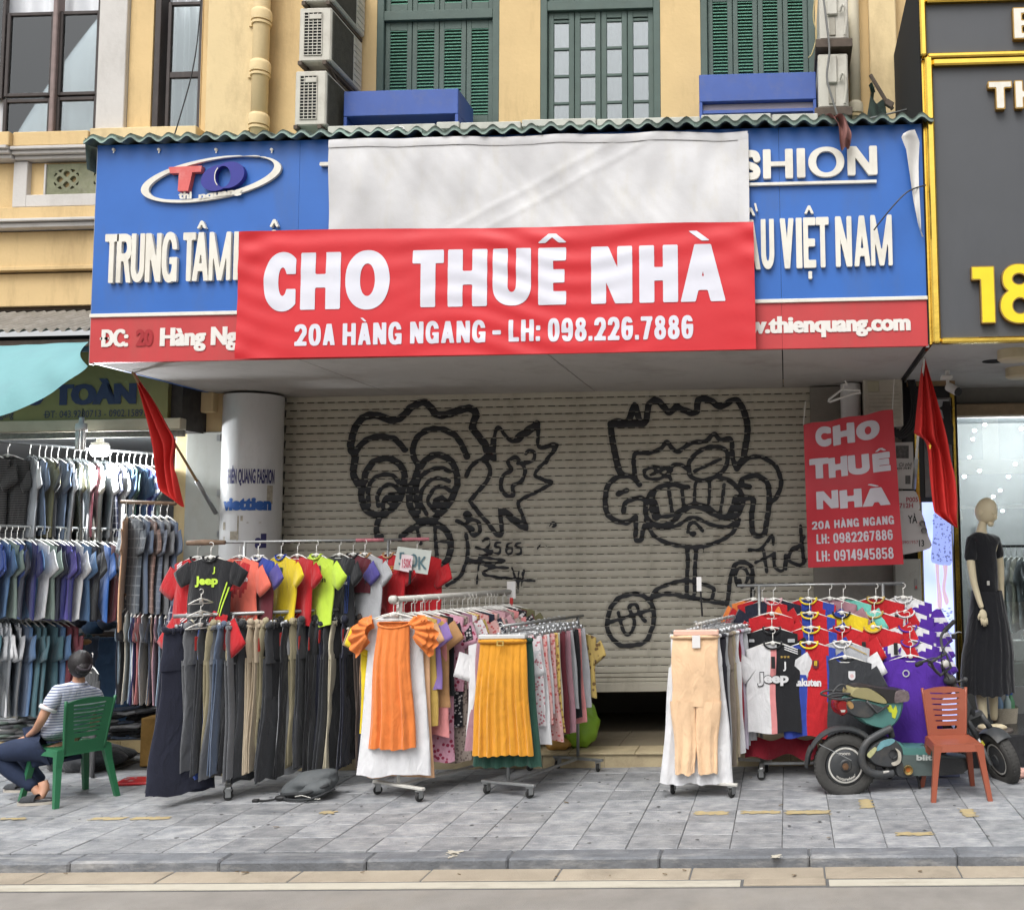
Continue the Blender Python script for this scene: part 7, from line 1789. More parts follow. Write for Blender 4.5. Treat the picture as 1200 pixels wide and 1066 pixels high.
fj(904, 2, -10, 'black football shirt with white shoulder bars, third in the left chain', 'black', 'black', collar='black', W=.46, panels=[('shoulder_bar', uni(rect(-.2, -.24, -.15, -.215), rect(.14, -.24, .2, -.21)), (-.22, .22, -.25, -.19), 'lightgrey')])
fj(905, 3, -4, 'half white half black football shirt lettered Jeep at the front of the left chain', 'black', ('white', 'white'), W=.47, L=.74, collar='black', mats=[CC('white'), CC('black'), CC('salmon')], dy=.02,
   cfn=lambda x, z, f: 2 if (f and -.008 < x < .012) else (1 if x > .012 else 0), prints=[('Jeep', -.138, .138, -.458, .100, 'charcoal', .085), ('Jeep', -.13, .13, -.45, .085, 'white', .045, .004), ('J', .085, .11, -.335, .06, 'white', .03)],
   panels=[('crest_stars', uni(*[star_F(.075+.028*k, -.235, .012) for k in range(3)]), (.05, .15, -.25, -.215), 'gold'), ('shoulder_stripe', uni(*[stroke([(.10, -.135-.018*k), (.21, -.175-.018*k)], .008) for k in range(3)]), (.08, .24, -.24, -.12), 'white')])
MB().box(.0, .028, -.05, -.045, -.30, -.17, .002).build('swing_tag', M_TAGB, None) if False else None
barc = [CC('red'), CC('royal')]
bst = lambda x, z, f: 1 if ((x+.24) % .19) < .085 else 0
for k, lb in enumerate(('top', 'second', 'third')):
    fj(947+k*1, k, -14+3*k, f'red and blue striped football shirt with a yellow collar, {lb} of the second chain', 'red', 'royal', collar='yellow', mats=barc, cfn=bst, W=.48, prints=[('beko', .215, .265, -.33, .03, 'white', .02)] if k < 2 else ())
fj(946, 3, -6, 'long red and blue striped football shirt lettered Rakuten, front of the second chain', 'red', 'royal', collar='yellow', mats=[CC('red'), CC('royal'), CC('yellow')], W=.46, L=.78, dy=.02,
   cfn=lambda x, z, f: 2 if (f and (abs(x+.03) < .004 or abs(x-.12) < .004)) else (1 if (x < -.03 or x > .155) else 0), prints=[('Rakuten', -.14, .10, -.48, .065, 'white', .045)], panels=crest(.055, -.30, .034, 'maroon')+[('crest_stripe', rect(.042, -.31, .068, -.27), (.03, .08, -.32, -.26), 'yellow')])
fj(972, 0, -15, 'dark pink shirt behind the white hangers in the middle of the football shirt rack', 'mauve', 'mauve', L=.5)
fj(988, 0, -16, 'aqua green football shirt, top of the middle chain', 'aqua', 'aqua', W=.50, panels=[('chest_tag', rect(.0, -.24, .045, -.16), (-.01, .06, -.25, -.15), 'black'), ('cuff_band', rect(.23, -.36, .26, -.34), (.22, .27, -.37, -.33), 'navy')])
fj(985, 1, -16, 'yellow football shirt, second of the middle chain', 'yellow', 'yellow', collar='black', W=.46)
fj(985, 2, -18, 'red football shirt with a white collar line, third of the middle chain', 'red', 'red', collar='red', W=.48, L=.66)
fj(984, 3, -16, 'white and grey football shirt with a gold shoulder line, fourth of the middle chain', 'lightgrey', 'white', collar='white', W=.48, L=.66, panels=[('gold_line', stroke([(.06, -.15), (.21, -.22)], .008), (.03, .24, -.24, -.13), 'gold')])
fj(986, 4, -14, 'dark grey football shirt with a pink and gold crest, lowest of the middle chain', 'charcoal', 'charcoal', W=.44, L=.70, panels=crest(.06, -.27, .036, 'white')+[('crest_core', elli(.06, -.275, .018, .018), (.03, .09, -.3, -.25), 'salmon')])
for k, lb in enumerate(('top', 'middle', 'lowest')):
    fj(1026-k*3, k, -18, f'red football shirt with gold collar and cuffs, {lb} of the red chain', 'red', 'red', collar='gold', W=.50, L=.70 if k < 2 else .76, panels=(flagp(.03, -.37, .042) if k == 2 else []))
    fj_t = None
chk = lambda x, z, f: 1 if (z-x*.25)*9 % 2 < 1 and (x+z*.2)*9 % 2 < 1.7 else 0
cdef('purple banded', CM['purple'][0], 'stripe', (232, 230, 236), 9)
for k, lb in enumerate(('top', 'second', 'third', 'lowest')):
    fj(1058+k*1, k, -9+2*k, f'purple football shirt with white checkered bands, {lb} of the purple chain', 'purple', 'purple banded', collar='white' if k < 2 else 'purple', W=.50, mats=[CC('purple'), CC('white')], cfn=chk,
       panels=[('horse_print', uni(*[stroke([(a, b), (a+.02, b+.025), (a+.01, b-.02)], .010) for a, b in ((-.1, -.20), (.0, -.23), (.1, -.26), (-.06, -.34), (.05, -.37), (.14, -.40))]), (-.15, .2, -.45, -.15), 'purple')])
fj(1060, 4, -10, 'long plain purple football shirt lettered LG below the checkered ones', 'purple', 'purple', W=.50, L=.76, dy=.0, prints=[('LG', -.16, -.05, -.45, .06, 'white', .04)], panels=[('round_badge', sub(elli(-.04, -.26, .03, .03), elli(-.04, -.26, .02, .02)), (-.08, 0, -.3, -.22), 'lightgrey')])
for px, k in ((905, 3.3), (1008, 2.4), (1044, 2.5), (1020, 1.0), (1048, .6)):
    c = fp(px, k); t = MB(); t.box(c[0]-.016, c[0]+.018, c[1]-.075, c[1]-.071, c[2]-.29, c[2]-.19, .002)
    tag(t.build('swing_tag', M_TAGB), {905: 'black and white swing tag on the half white football shirt', 1008: 'grey swing tag hanging on the middle football shirt chain', 1044: 'black swing tag on the purple football shirts', 1020: 'dark swing tag on the lower red football shirt', 1048: 'grey swing tag near the top of the purple chain'}[px], 'tag')
m = MB(); m.grid(lambda u, v: (fa.x+.02+.62*u, FYR-.05-.06*math.sin(u*9)*v, .32-.16*v+.02*math.sin(u*13)), 30, 6)
tag(m.build('red_cloth', CC('wine'), smooth=True), 'dark red cloth draped low under the football shirts at the rack base', 'cloth')
# dark garments low behind the scooter
for k, px in enumerate((985, 1010)):
    fj(px, 4, -8, ['black shorts and shirts hanging low behind the scooter seat, left one', 'dark shirt hanging low behind the scooter seat, right one'][k], 'black', 'black', W=.34, L=.7, dy=-.1)
# loose wires and pole of the banner string, green bag by the step
c = GP(672, 877, .135)
t = thing('plastic_bag', 'bright green plastic bag slumped on the step beside the skirt rack', 'plastic bag', (c.x, 9.62, .135))
q = random.Random(2); M_GBAG = mat('green_plastic_film', (150, 196, 62), .35, .1, 5, .5, 12)
mb = MB(); cz = P(682, 855, 9.62)
mb.ell((0, 0, .20), .155, .12, .205, 22, 14, Matrix.Rotation(.25, 3, 'Y'), 0, lambda v: 1+.10*math.sin(v.x*40+v.z*18)*math.sin(v.y*30+v.z*22)+.05*math.sin(v.z*70+v.x*20))
mb.build('bag_film', M_GBAG, t, smooth=True, local=True); t.location = (cz.x, 9.62, .125)
t = thing('paper_bag', 'small orange-brown bag lying beside the green plastic bag', 'bag', (P(655, 872, 9.55).x, 9.55, .135))
MB().ell((0, 0, .05), .13, .09, .06, 16, 8, None, 0, lambda v: 1+.12*math.sin(v.x*50+v.y*35)).build('bag_body', mat('orange_brown_film', (204, 158, 84), .5, .1, 6, .4, 14), t, smooth=True, local=True)
# ============================================================ CLOTHES STALL STOCK
GT = 'shirts on the top rail of the clothes stall'; GMID = 'polo shirts on the middle rail of the clothes stall'; GLOW = 'shirts on the low rail of the clothes stall'
def rail_thing(pa_, pb2, Y, label, rad=.012, mt=None):
    a = P(pa_[0], pa_[1], Y); b = P(pb2[0], pb2[1], Y)
    t = thing('clothes_rail', label, 'clothes rail', ((a.x+b.x)/2, Y, a.z)); MB().tube([a, b], rad, 8).build('rail', mt or M_STEEL, t, smooth=True)
    return a, b
def film(t, W, L, seed):
    """clear plastic cover over a hanging shirt"""
    bd = Body(lambda q: W/2*(.8+.25*min(1, q*4)), -.09, L, .03, lambda x, f: -.25*abs(x), (5, .009), seed, 20, 8, .012)
    mb = MB(); bd.add(mb); mb.build('plastic_cover', M_FILM, t, smooth=True, local=True)
M_FILM = glass('clear_garment_film', (232, 236, 240), .18, .20)
Yt = 9.75
a, b = rail_thing((-60, 513), (196, 533), Yt, 'upper clothes rail running along the top of the stall')
r = random.Random(77)
top = [(-14, 'black striped', 0), (10, 'black striped', 0), (36, 'white', 1), (47, 'slate', 0), (54, 'olive', 0), (61, 'black', 0), (69, 'slate', 0), (79, 'white', 1), (88, 'olive', 1), (95, 'white', 1), (102, 'maroon', 0), (112, 'cream', 1), (121, 'white', 1), (130, 'navy checked', 0), (138, 'white', 0), (145, 'steelblue', 1), (152, 'green', 0), (158, 'steelblue', 0), (165, 'indigo', 0), (172, 'blue striped', 0), (179, 'sage', 0)]
CM['olive'] = ((164, 160, 110), (), {})
for i, (px, cn, cov) in enumerate(top):
    f = (px+60)/256.0; p = a.lerp(b, f)
    t = tee_on('tee_shirt', p, R_(-34+r.uniform(-6, 6)) if i > 1 else R_(-12), cn, f'{cn} shirt{" in clear cover" if cov else ""}, {ORD[i]} from left on the stall top rail', 'shirt', GT, v=i % 5, W=.50 if i > 1 else .56, L=.74+r.uniform(-.03, .06), T=.016)
    if cov: film(t, .52, .88, i)
Ym = 9.62
a, b = rail_thing((-60, 614), (160, 621), Ym, 'middle clothes rail of the stall carrying dark polo shirts')
mid = ['blue', 'blue', 'steelblue', 'sage', 'blue', 'navy', 'steelblue', 'indigo', 'white', 'sage', 'navy', 'indigo', 'violet', 'indigo', 'white', 'steelblue', 'navy', 'black', 'navy', 'brightblue', 'maroon', 'slate', 'teal', 'steelblue', 'navy']
CM['white'] = ((232, 232, 234), (), {})
for i, cn in enumerate(mid):
    px = -14+i*7.0; p = a.lerp(b, (px+60)/220.0)
    tee_on('polo_shirt', p, R_(-30+r.uniform(-7, 7)), cn, f'{cn} polo shirt, {ORD[i]} from the left on the middle rail of the stall', 'polo shirt', GMID, v=5+i % 6, W=.50, L=.74, T=.013, ln=.20, droop=58)
Yl = 9.80
a, b = rail_thing((-60, 712), (100, 712), Yl, 'lowest clothes rail of the stall at the left edge')
low = [('teal', 0), ('lightgrey', 1), ('white', 1), ('white', 1), ('lightgrey', 1), ('slate', 0), ('steelblue', 0), ('teal', 0), ('teal', 0), ('teal', 0), ('steelblue', 0), ('maroon', 0), ('maroon', 0)]
for i, (cn, cov) in enumerate(low):
    px = -20+i*8.0; p = a.lerp(b, (px+60)/160.0)
    t = tee_on('long_shirt', p, R_(-30+r.uniform(-6, 6)), cn, f'{cn} long shirt, {ORD[i]} from the left on the lowest rail of the stall', 'shirt', GLOW, v=12+i % 4, W=.52, L=.88, T=.016, ln=.22, droop=70)
    if cov: film(t, .54, .95, i+40)
# side rods at the front corner of the stall
a, b = rail_thing((142, 588), (206, 590), 9.12, 'short taped rod at the front corner of the stall carrying plaid shirts', .018, mat('taped_rod', (140, 116, 96), .8, .25, 14))
for i, cn in enumerate(['peach', 'grey plaid', 'slate', 'brown plaid', 'slate plaid', 'grey', 'slate']):
    p = a.lerp(b, .10+i*.125)
    tee_on('plaid_shirt' if 'plaid' in cn else 'shirt', p, R_(-38 if i else -62), cn, f'{cn} short-sleeved shirt, {ORD[i]} from the left on the taped corner rod', 'shirt', 'shirts on the taped corner rod', v=17+i % 3, W=.50, L=.86 if i else 1.02, T=.015, ln=.20, droop=72)
a, b = rail_thing((142, 697), (206, 700), 9.14, 'lower short rod at the stall corner carrying pale shirts', .018, mat('taped_rod', (140, 116, 96), .8, .25, 14))
for i, cn in enumerate(['sky', 'navy', 'cream', 'sky', 'white', 'indigo', 'salmon', 'lightgrey', 'beige', 'slate', 'pink', 'sky', 'indigo', 'lightgrey']):
    p = a.lerp(b, .03+i*.068)
    tee_on('shirt', p, R_(-66+r.uniform(-8, 8)), cn, f'{cn} shirt, {ORD[i]} from the left on the lower corner rod', 'shirt', 'pale shirts on the lower corner rod', v=20+i % 3, W=.40, L=.80, T=.012, ln=.16, droop=76)
p = P(108, 765, 9.3); tee_on('shirt', p, R_(-40), 'black', 'long black shirt hanging alone right of the seated person', 'shirt', None, v=24, W=.42, L=.95, T=.02, ln=.20, droop=76)
# jeans hanging in the dark part behind the person
for i, px in enumerate((92, 106, 120, 134)):
    t = thing('jeans', f'blue jeans, {ORD[i]} from the left in the shadow behind the seated person', 'jeans', (P(px, 745, 10.4).x, 10.4, P(px, 738, 10.4).z), 'jeans hanging at the back of the stall', R_(10))
    o = mesh_obj('fabric', tv[i+2], t); omat(o, CC(['steelblue', 'teal', 'slate', 'steelblue'][i])); o.scale = (1.3, 1, .82)
for i, (px, py) in enumerate(((95, 725), (110, 735), (128, 728))):
    m = MB(); c = P(px, py, 10.7); m.ell(c, .11, .08, .09, 12, 8, None, 0, lambda v: 1+.12*math.sin(v.x*50+v.z*40))
    tag(m.build('folded_bundle', CC(['navy', 'steelblue', 'slate'][i]), smooth=True), f'rolled {["navy", "steel blue", "slate"][i]} clothes bundle on the shelf behind the seated person', 'bundle')
m = MB().box(P(75, 745, 10.6).x, P(150, 745, 10.6).x, 10.5, 10.95, P(110, 746, 10.6).z, P(110, 743, 10.6).z)
tag(m.build('shelf_board', M_BRKT), 'dark shelf board behind the seated person', 'shelf')
m = MB(); c = P(100, 752, 10.3); m.ell(c, .06, .05, .03, 12, 6); tag(m.build('cap', CC('tan'), smooth=True), 'small tan cap lying on the shelf behind the seated person', 'cap')
# stacks of folded clothes
fm = []
for v in range(5):
    q = random.Random(v)
    mb = MB(); n = 22
    def slab(u, w, v=v): pass
    W, D, H = .30, .36, .030
    pts = []
    for k in range(n):
        a_ = 2*math.pi*k/n; c_, s_ = math.cos(a_), math.sin(a_)
        pts.append((math.copysign(abs(c_)**.35, c_)*W/2*(1+.03*math.sin(a_*5+v)), math.copysign(abs(s_)**.35, s_)*D/2*(1+.03*math.sin(a_*4+v*2))))
    rings = [(.86, 0), (.98, .006), (1.0, H*.5), (.97, H*.85), (.80, H)]
    for s_, z in rings:
        for k, (x, y) in enumerate(pts): mb.v.append((x*s_, y*s_, z+.004*math.sin(k*1.7+v)))
    for i in range(4):
        for k in range(n): mb.f.append((i*n+k, i*n+(k+1) % n, (i+1)*n+(k+1) % n, (i+1)*n+k)); mb.m.append(0)
    mb.f.append(tuple(range(4*n, 5*n))); mb.m.append(0)
    fm.append(mb.mesh('folded_fabric', M_BLK, True))
stacks = [(-10, 838, 10.45, 9, ['lightgrey', 'sage', 'grey', 'white']), (14, 842, 10.45, 8, ['lightgrey', 'grey', 'sage', 'white']), (40, 845, 10.5, 7, ['sage', 'lightgrey', 'grey', 'white']), (2, 846, 10.40, 6, ['white', 'lightgrey', 'sage', 'grey']), (66, 850, 10.45, 5, ['grey', 'lightgrey', 'slate', 'sage']), (112, 850, 10.45, 6, ['charcoal', 'lightgrey', 'navy', 'grey']), (128, 850, 10.42, 8, ['black', 'lightgrey', 'charcoal', 'grey']), (146, 851, 10.44, 9, ['lightgrey', 'charcoal', 'black', 'slate']), (160, 850, 10.5, 10, ['charcoal', 'grey', 'navy', 'black']), (120, 848, 10.75, 12, ['navy', 'slate', 'lightgrey', 'steelblue']), (150, 848, 10.8, 13, ['navy', 'black', 'charcoal', 'steelblue']), (30, 842, 10.8, 10, ['grey', 'lightgrey', 'sage', 'slate']), (88, 846, 10.8, 10, ['slate', 'navy', 'grey', 'steelblue'])]
for si, (px, py, Y, n, cs) in enumerate(stacks):
    c = P(px, py, Y); z = .118
    for k in range(n):
        cn = cs[(k*3+si) % 4]
        o = mesh_obj('folded_garment', fm[(k+si) % 5]); o.location = (c.x+r.uniform(-.03, .03), Y+.1+r.uniform(-.03, .03), z); o.rotation_euler = (r.uniform(-.06, .06), r.uniform(-.08, .08), r.uniform(-.5, .5)); o.scale = (r.uniform(.85, 1.2), r.uniform(.9, 1.1), r.uniform(.8, 1.5)); z += .030*o.scale[2]
        omat(o, CC(cn)); tag(o, f'{cn} folded garment, {ORD[k]} from the bottom in the {ORD[si]} pile on the stall floor', 'folded garment', 'folded garments piled on the stall floor')
        if k % 3 == 1 and si in (5, 6, 7, 8): tag(o, cat='folded garment')
# dark cloth bundles on the pavement behind the chair
for i, (px, py, Y, sx_, sz_, cn) in enumerate(((105, 898, 9.55, .30, .11, 'charcoal'), (122, 893, 9.75, .26, .10, 'charcoal'), (98, 884, 9.9, .28, .12, 'grey'), (84, 896, 9.6, .2, .08, 'black'))):
    c = P(px, py, Y); m = MB(); m.ell((0, 0, sz_*.8), sx_, .22, sz_, 26, 12, None, 0, lambda v: 1+.06*math.sin(v.x*26+v.y*15)+.05*math.sin(v.z*60+v.x*8))
    t = thing('cloth_bundle', f'{["dark grey", "greenish grey", "grey", "black"][i]} sagging cloth bundle on the pavement behind the green chair', 'bundle', (c.x, Y, 0.0)); m.build('bundle_fabric', CC('olive brown') if False else CC(cn), t, smooth=True, local=True)
cbx = thing('cardboard_box', 'brown worn cardboard box standing beside the folded piles of the stall', 'cardboard box', P(175, 885, 9.5))
x0, x1, z0, z1 = RC(164, 841, 184, 888, 9.6); z0 = .0
MB().box(x0, x1, 9.6, 9.9, .0, z1, .01).build('box_body', mat('worn_cardboard', (150, 116, 60), .85, .2, 8, dirt=((90, 70, 44), .6, 7, (1, 1, 1))), cbx)
rp = thing('red_packet', 'flat red plastic packet lying on the pavement beside the trouser rack', 'packet', GP(165, 918))
c = GP(166, 916); MB().obox((c.x, c.y, .012), (.36, .26, .022), Matrix.Rotation(.15, 3, 'Z'), .006).build('packet_body', mat('red_film', (190, 44, 50), .3, .1, 6, .4, 20), rp)
m = MB(); q = random.Random(1)
for k in range(9):
    x, y = c.x-.10+q.uniform(-.07, .07), c.y+q.uniform(-.07, .07); s_ = q.uniform(.01, .025); m.add([(x-s_, y, .0245), (x, y-s_*.6, .0245), (x+s_, y, .0245), (x, y+s_*.6, .0245)], [(0, 1, 2, 3)])
m.build('painted_glint', mat('glint_white', (226, 226, 226), .3, .05), rp, kind='stuff')  # glints on the film painted as white flecks

# ============================================================ PLASTIC CHAIRS
def slot_back(F, m, x0, x1, z0, z1, cell, ymap, th):
    n0 = len(m.v); m.sdf(F, x0, x1, z0, z1, cell, 0, th); m.v[n0:] = [tuple(ymap(*v)) for v in m.v[n0:]]
def plastic_chair(label, loc, rz, mt, sx_=1.0, sz_=1.0, green=False):
    t = thing('plastic_chair', label, 'chair', loc, None, rz)
    W, D, H, Hb = .40*sx_, .38, .42*sz_, .80*sz_
    # seat with turned-down rim
    def seat(u, v):
        x = (u-.5)*W; y = -D/2+v*D
        dip = -.012*(1-(2*u-1)**2)*(1-(2*v-1)**4)
        return (x*(1-.06*v), y, H+dip+.012*(abs(2*u-1)**6)*.0)
    m = MB(); m.grid(seat, 14, 12); n = len(m.v)
    m.grid(lambda u, v: (lambda p: (p[0], p[1], H-.022))(seat(u, v)), 14, 12, flip=True)
    rim = [(-W/2, -D/2), (W/2, -D/2), (W/2*.94, D/2), (-W/2*.94, D/2)]
    for k in range(4):
        (xa, ya), (xb, yb) = rim[k], rim[(k+1) % 4]
        for s_, (za, zb_) in enumerate(((H+.002, H-.055),)):
            nx_, ny = (yb-ya), -(xb-xa); l = math.hypot(nx_, ny); nx_, ny = nx_/l*.012, ny/l*.012
            m.add([(xa, ya, za), (xb, yb, za), (xb+nx_, yb+ny, zb_), (xa+nx_, ya+ny, zb_), (xa-nx_*.6, ya-ny*.6, zb_), (xb-nx_*.6, yb-ny*.6, zb_)], [(0, 3, 2, 1), (3, 4, 5, 2)])
    m.build('seat', mt, t, local=True, angle=50)
    for sx2 in (-1, 1):
        for sy in (-1, 1):
            ax, ay = sx2*W/2*(.94 if sy > 0 else 1.0), sy*D/2; fx, fy = ax+sx2*.035, ay+sy*(.045 if sy < 0 else .075)
            m = MB(); w0, w1 = .055, .034
            vs = []
            for (cx, cy, z, w) in ((ax-sx2*.022, ay-sy*.022, H-.005, .062), (ax-sx2*.012+sx2*.008, ay-sy*.012+sy*.01, H-.14, .046), (fx, fy, 0, .036)):
                for dx, dy in ((-1, -1), (1, -1), (1, 1), (-1, 1)): vs.append((cx+dx*w/2, cy+dy*w/2, z))
            fs = [(3, 2, 1, 0), (8, 9, 10, 11)]
            for L_ in range(2):
                for k in range(4): a_ = L_*4+k; b_2 = L_*4+(k+1) % 4; fs.append((a_, b_2, b_2+4, a_+4))
            m.add(vs, fs).build('leg', mt, t, local=True)
    hb = Hb-H
    def ymap(x, y, z): return (x, D/2-.01+(z-H)*.20+y-.02*math.cos(x/W*2.6)*min(1, (z-H)*5)+.01, z)
    tw = W*.5*(.98 if not green else .90)
    out = lambda X, Z: np.maximum(np.maximum(np.abs(X)-(tw*(.80+.20*np.clip((Z-H)/hb, 0, 1))), H-.05-Z), Z-(Hb-.030*(X/tw)**2))
    slots = []
    ns = 6 if not green else 8
    for k in range(ns):
        zc = H+hb*(.30+.56*k/(ns-1)); ww = tw*(.52+.16*k/(ns-1))
        slots.append((lambda zc, ww: (lambda X, Z: np.maximum(np.abs(X)-ww, np.abs(Z-zc-.010*(X/tw)**2)-.0055)))(zc, ww))
    slots.append(lambda X, Z: np.maximum(np.abs(X)-tw*.46, np.abs(Z-H-hb*.165)-.013))
    m = MB(); slot_back(sub(out, uni(*slots)), m, -tw-.01, tw+.01, H-.055, Hb+.01, .009, ymap, .014)
    n0 = len(m.v); m.sdf(sub(out, uni(*slots)), -tw-.01, tw+.01, H-.055, Hb+.01, .009, .014); m.v[n0:] = [tuple(ymap(*v)) for v in m.v[n0:]]
    m.build('backrest', mt, t, local=True, angle=40)
    m = MB()                                            # thick side edges of the back
    for s_ in (-1, 1):
        pts = [ymap(s_*tw*(.80+.20*k/8), .007, H-.04+(hb+.03)*k/8) for k in range(9)]
        m.tube(pts, .013, 6)
    m.build('back_edge', mt, t, smooth=True, local=True)
    MB().sdf(elli(0, 0, .03, .006), -.035, .035, -.01, .01, .003).warp(lambda x, y, z: (lambda p: (p[0], p[1]-.002, p[2]))(ymap(x, 0, Hb-.045+z))).build('maker_mark', mt, t, local=True)
    return t
M_TERR = mat('terracotta_plastic', (158, 86, 64), .38, .04, 3, .05, 30, dirt=((150, 90, 70), .4, 5, (1, 1, 1)))
M_GRNP = mat('green_plastic', (50, 116, 80), .42, .05, 3, .05, 30)
plastic_chair('reddish-brown plastic chair with a slotted back standing in front of the scooter', (1.285, 8.30, 0), R_(4), M_TERR, .92, 1.0)
GCX, GCY = -5.90, 8.42
plastic_chair('green plastic chair with a slotted back under the seated person', (GCX, GCY, 0), R_(-118), M_GRNP, 1.05, 1.04, True)

# ============================================================ SEATED PERSON
def skin_body(name, joints, edges, mt, parent, levels=2, root=0):
    me = bpy.data.meshes.new(name); me.from_pydata([j[:3] for j in joints], edges, []); o = bpy.data.objects.new(name+'_t', me); COL.objects.link(o)
    md = o.modifiers.new('skin', 'SKIN'); md.use_smooth_shade = True
    if not me.skin_vertices:
        pass
    for i, j in enumerate(joints):
        rr_ = j[3]; sv = me.skin_vertices[0].data[i]; sv.radius = rr_ if isinstance(rr_, tuple) else (rr_, rr_); sv.use_root = (i == root)
    sb_ = o.modifiers.new('sub', 'SUBSURF'); sb_.levels = levels; sb_.render_levels = levels
    dg = bpy.context.evaluated_depsgraph_get(); ev = o.evaluated_get(dg); m2 = bpy.data.meshes.new_from_object(ev)
    bpy.data.objects.remove(o); m2.name = name; m2.materials.clear(); m2.materials.append(mt); m2.polygons.foreach_set('use_smooth', [True]*len(m2.polygons))
    b = BASE.get(parent.name, Vector((0, 0, 0)))
    m2.transform(Matrix.Translation(-b)); return mesh_obj(name, m2, parent)
M_SKIN = mat('skin', (206, 156, 128), .55, .05, 8, k=1.0)
M_HAIR = mat('black_hair', (34, 30, 32), .45, .15, 30, .4, 160)
M_TSHIRT = cloth('striped jersey', (208, 213, 226), 'stripe', (104, 116, 150), 46)
M_JEAN = mat('dark_denim', (38, 50, 76), .85, .12, 20, .3, 120)
pr = thing('person', 'seated person with a hair bun in a striped tee and jeans, back to the street, on the green chair', 'person', (-5.95, 8.4, 0))
pr['label'] = 'person with a hair bun in striped tee and jeans seated on the green chair'
Yp = 8.36
J = lambda px, py, Y, r_: (*P(px, py, Y), r_)
# continuous skin figure
hipc = P(72, 872, 8.40)
joints = [
 (hipc.x+.06, 8.54, .47, .022),                         # 0 pelvis
 (*P(82, 846, 8.49), .050), (*P(88, 822, 8.47), (.075, .07)), (*P(92, 806, 8.46), .075), (*P(93, 795, 8.45), .042), (*P(92, 787, 8.44), .045),  # 1 spine,2 chest,3,4 neck,5
 (*P(66, 811, 8.30), .050), (*P(56, 828, 8.24), .042), (*P(49, 843, 8.22), .037), (*P(42, 855, 8.30), .030), (*P(32, 863, 8.38), .022),   # 6 l shoulder,7,8 elbow,9 forearm,10 wrist
 (*P(114, 816, 8.56), .048), (*P(117, 835, 8.62), .042), (*P(108, 848, 8.74), .034), (*P(92, 852, 8.80), .028),                            # 11 r shoulder,12,13,14
 (*P(54, 880, 8.34), .036), (*P(22, 879, 8.29), .040), (*P(-6, 883, 8.30), .042), (*P(14, 903, 8.32), .036), (*P(38, 920, 8.34), .032), (*P(47, 931, 8.34), .034), (*P(47, 938, 8.33), .020),  # 15..21 near leg
 (*P(54, 880, 8.54), .036), (*P(28, 883, 8.62), .045), (*P(36, 903, 8.68), .038), (*P(50, 918, 8.72), .032), (*P(56, 930, 8.72), .032),                      # 22.. far leg
]
edges = [(0, 1), (1, 2), (2, 3), (3, 4), (4, 5), (2, 6), (6, 7), (7, 8), (8, 9), (9, 10), (2, 11), (11, 12), (12, 13), (13, 14), (0, 15), (15, 16), (16, 17), (17, 18), (18, 19), (19, 20), (20, 21), (0, 22), (22, 23), (23, 24), (24, 25), (25, 26)]
skin_body('body', joints, edges, M_SKIN, pr)
hc = P(93, 779, 8.43); Mh = Matrix.Rotation(R_(-126), 3, 'Z') @ Matrix.Rotation(R_(6), 3, 'X')
def headfn(v):
    return 1+(.10 if v.y < -.05 and v.z < 0 else 0)
MB().ell(hc, .070, .088, .105, 24, 16, Mh, 0).build('head', M_SKIN, pr, smooth=True)
fd = Mh @ Vector((0, -1, 0))
m = MB(); m.ell(hc+Mh @ Vector((0, -.092, -.012)), .013, .020, .024, 8, 6, Mh); m.ell(hc+Mh @ Vector((-.070, .0, -.012)), .010, .018, .030, 8, 6, Mh); m.ell(hc+Mh @ Vector((.070, .0, -.012)), .010, .018, .030, 8, 6, Mh)
m.ell(hc+Mh @ Vector((0, -.078, -.055)), .022, .012, .008, 8, 5, Mh); m.build('nose_and_ears', M_SKIN, pr, smooth=True)
for s_ in (-1, 1): MB().ell(hc+Mh @ Vector((s_*.03, -.080, .012)), .012, .008, .007, 8, 5, Mh).build('eye', M_HAIR, pr, smooth=True)
# hair cap, with the bun low at the back
m = MB(); n0 = 0
m.ell(hc+Mh @ Vector((0, .022, .010)), .087, .094, .114, 34, 18, Mh, 0, lambda v: (1+.02*math.sin(v.x*160+v.z*60)+.012*math.sin(v.z*220)) if not (v.y < -.045 and v.z < .040) else .80)
m.ell(hc+Mh @ Vector((0, .088, -.030)), .058, .044, .050, 20, 12, Mh, 0, lambda v: 1+.05*math.sin(v.x*150+v.z*120))
m.build('hair', M_HAIR, pr, smooth=True)
MB().tube(smooth_pts([tuple(hc+Mh @ Vector((x, y, z))) for x, y, z in ((-.045, .105, -.01), (-.02, .135, -.045), (.03, .130, -.04), (.05, .105, -.01))], 5), [.012]*16, 7).build('hair_tie', mat('dark_hair_tie', (56, 50, 56), .6), pr, smooth=True)
# striped tee: torso and sleeves in one surface
tj = [(*(Vector((hipc.x+.02, 8.44, .475))), (.215, .175)), (*P(75, 852, 8.46), (.185, .145)), (*P(83, 834, 8.47), (.185, .140)), (*P(89, 815, 8.46), (.165, .115)), (*P(92, 802, 8.455), (.085, .075)), (*P(93, 796.5, 8.45), .056),
      (*P(69, 810, 8.31), .068), (*P(61, 822, 8.26), .066), (*P(56, 830, 8.245), .058), (*P(112, 815, 8.56), .066), (*P(117, 828, 8.60), .062), (*P(118, 836, 8.62), .056)]
te = [(0, 1), (1, 2), (2, 3), (3, 4), (4, 5), (3, 6), (6, 7), (7, 8), (3, 9), (9, 10), (10, 11)]
skin_body('striped_tee', tj, te, M_TSHIRT, pr, 2)
for a_, b_ in (((57.5, 828, 8.25), (55.2, 831.5, 8.243)),):
    MB().tube([P(*a_), P(*b_)], .068, 14).build('cuff', CC('white'), pr, smooth=True)
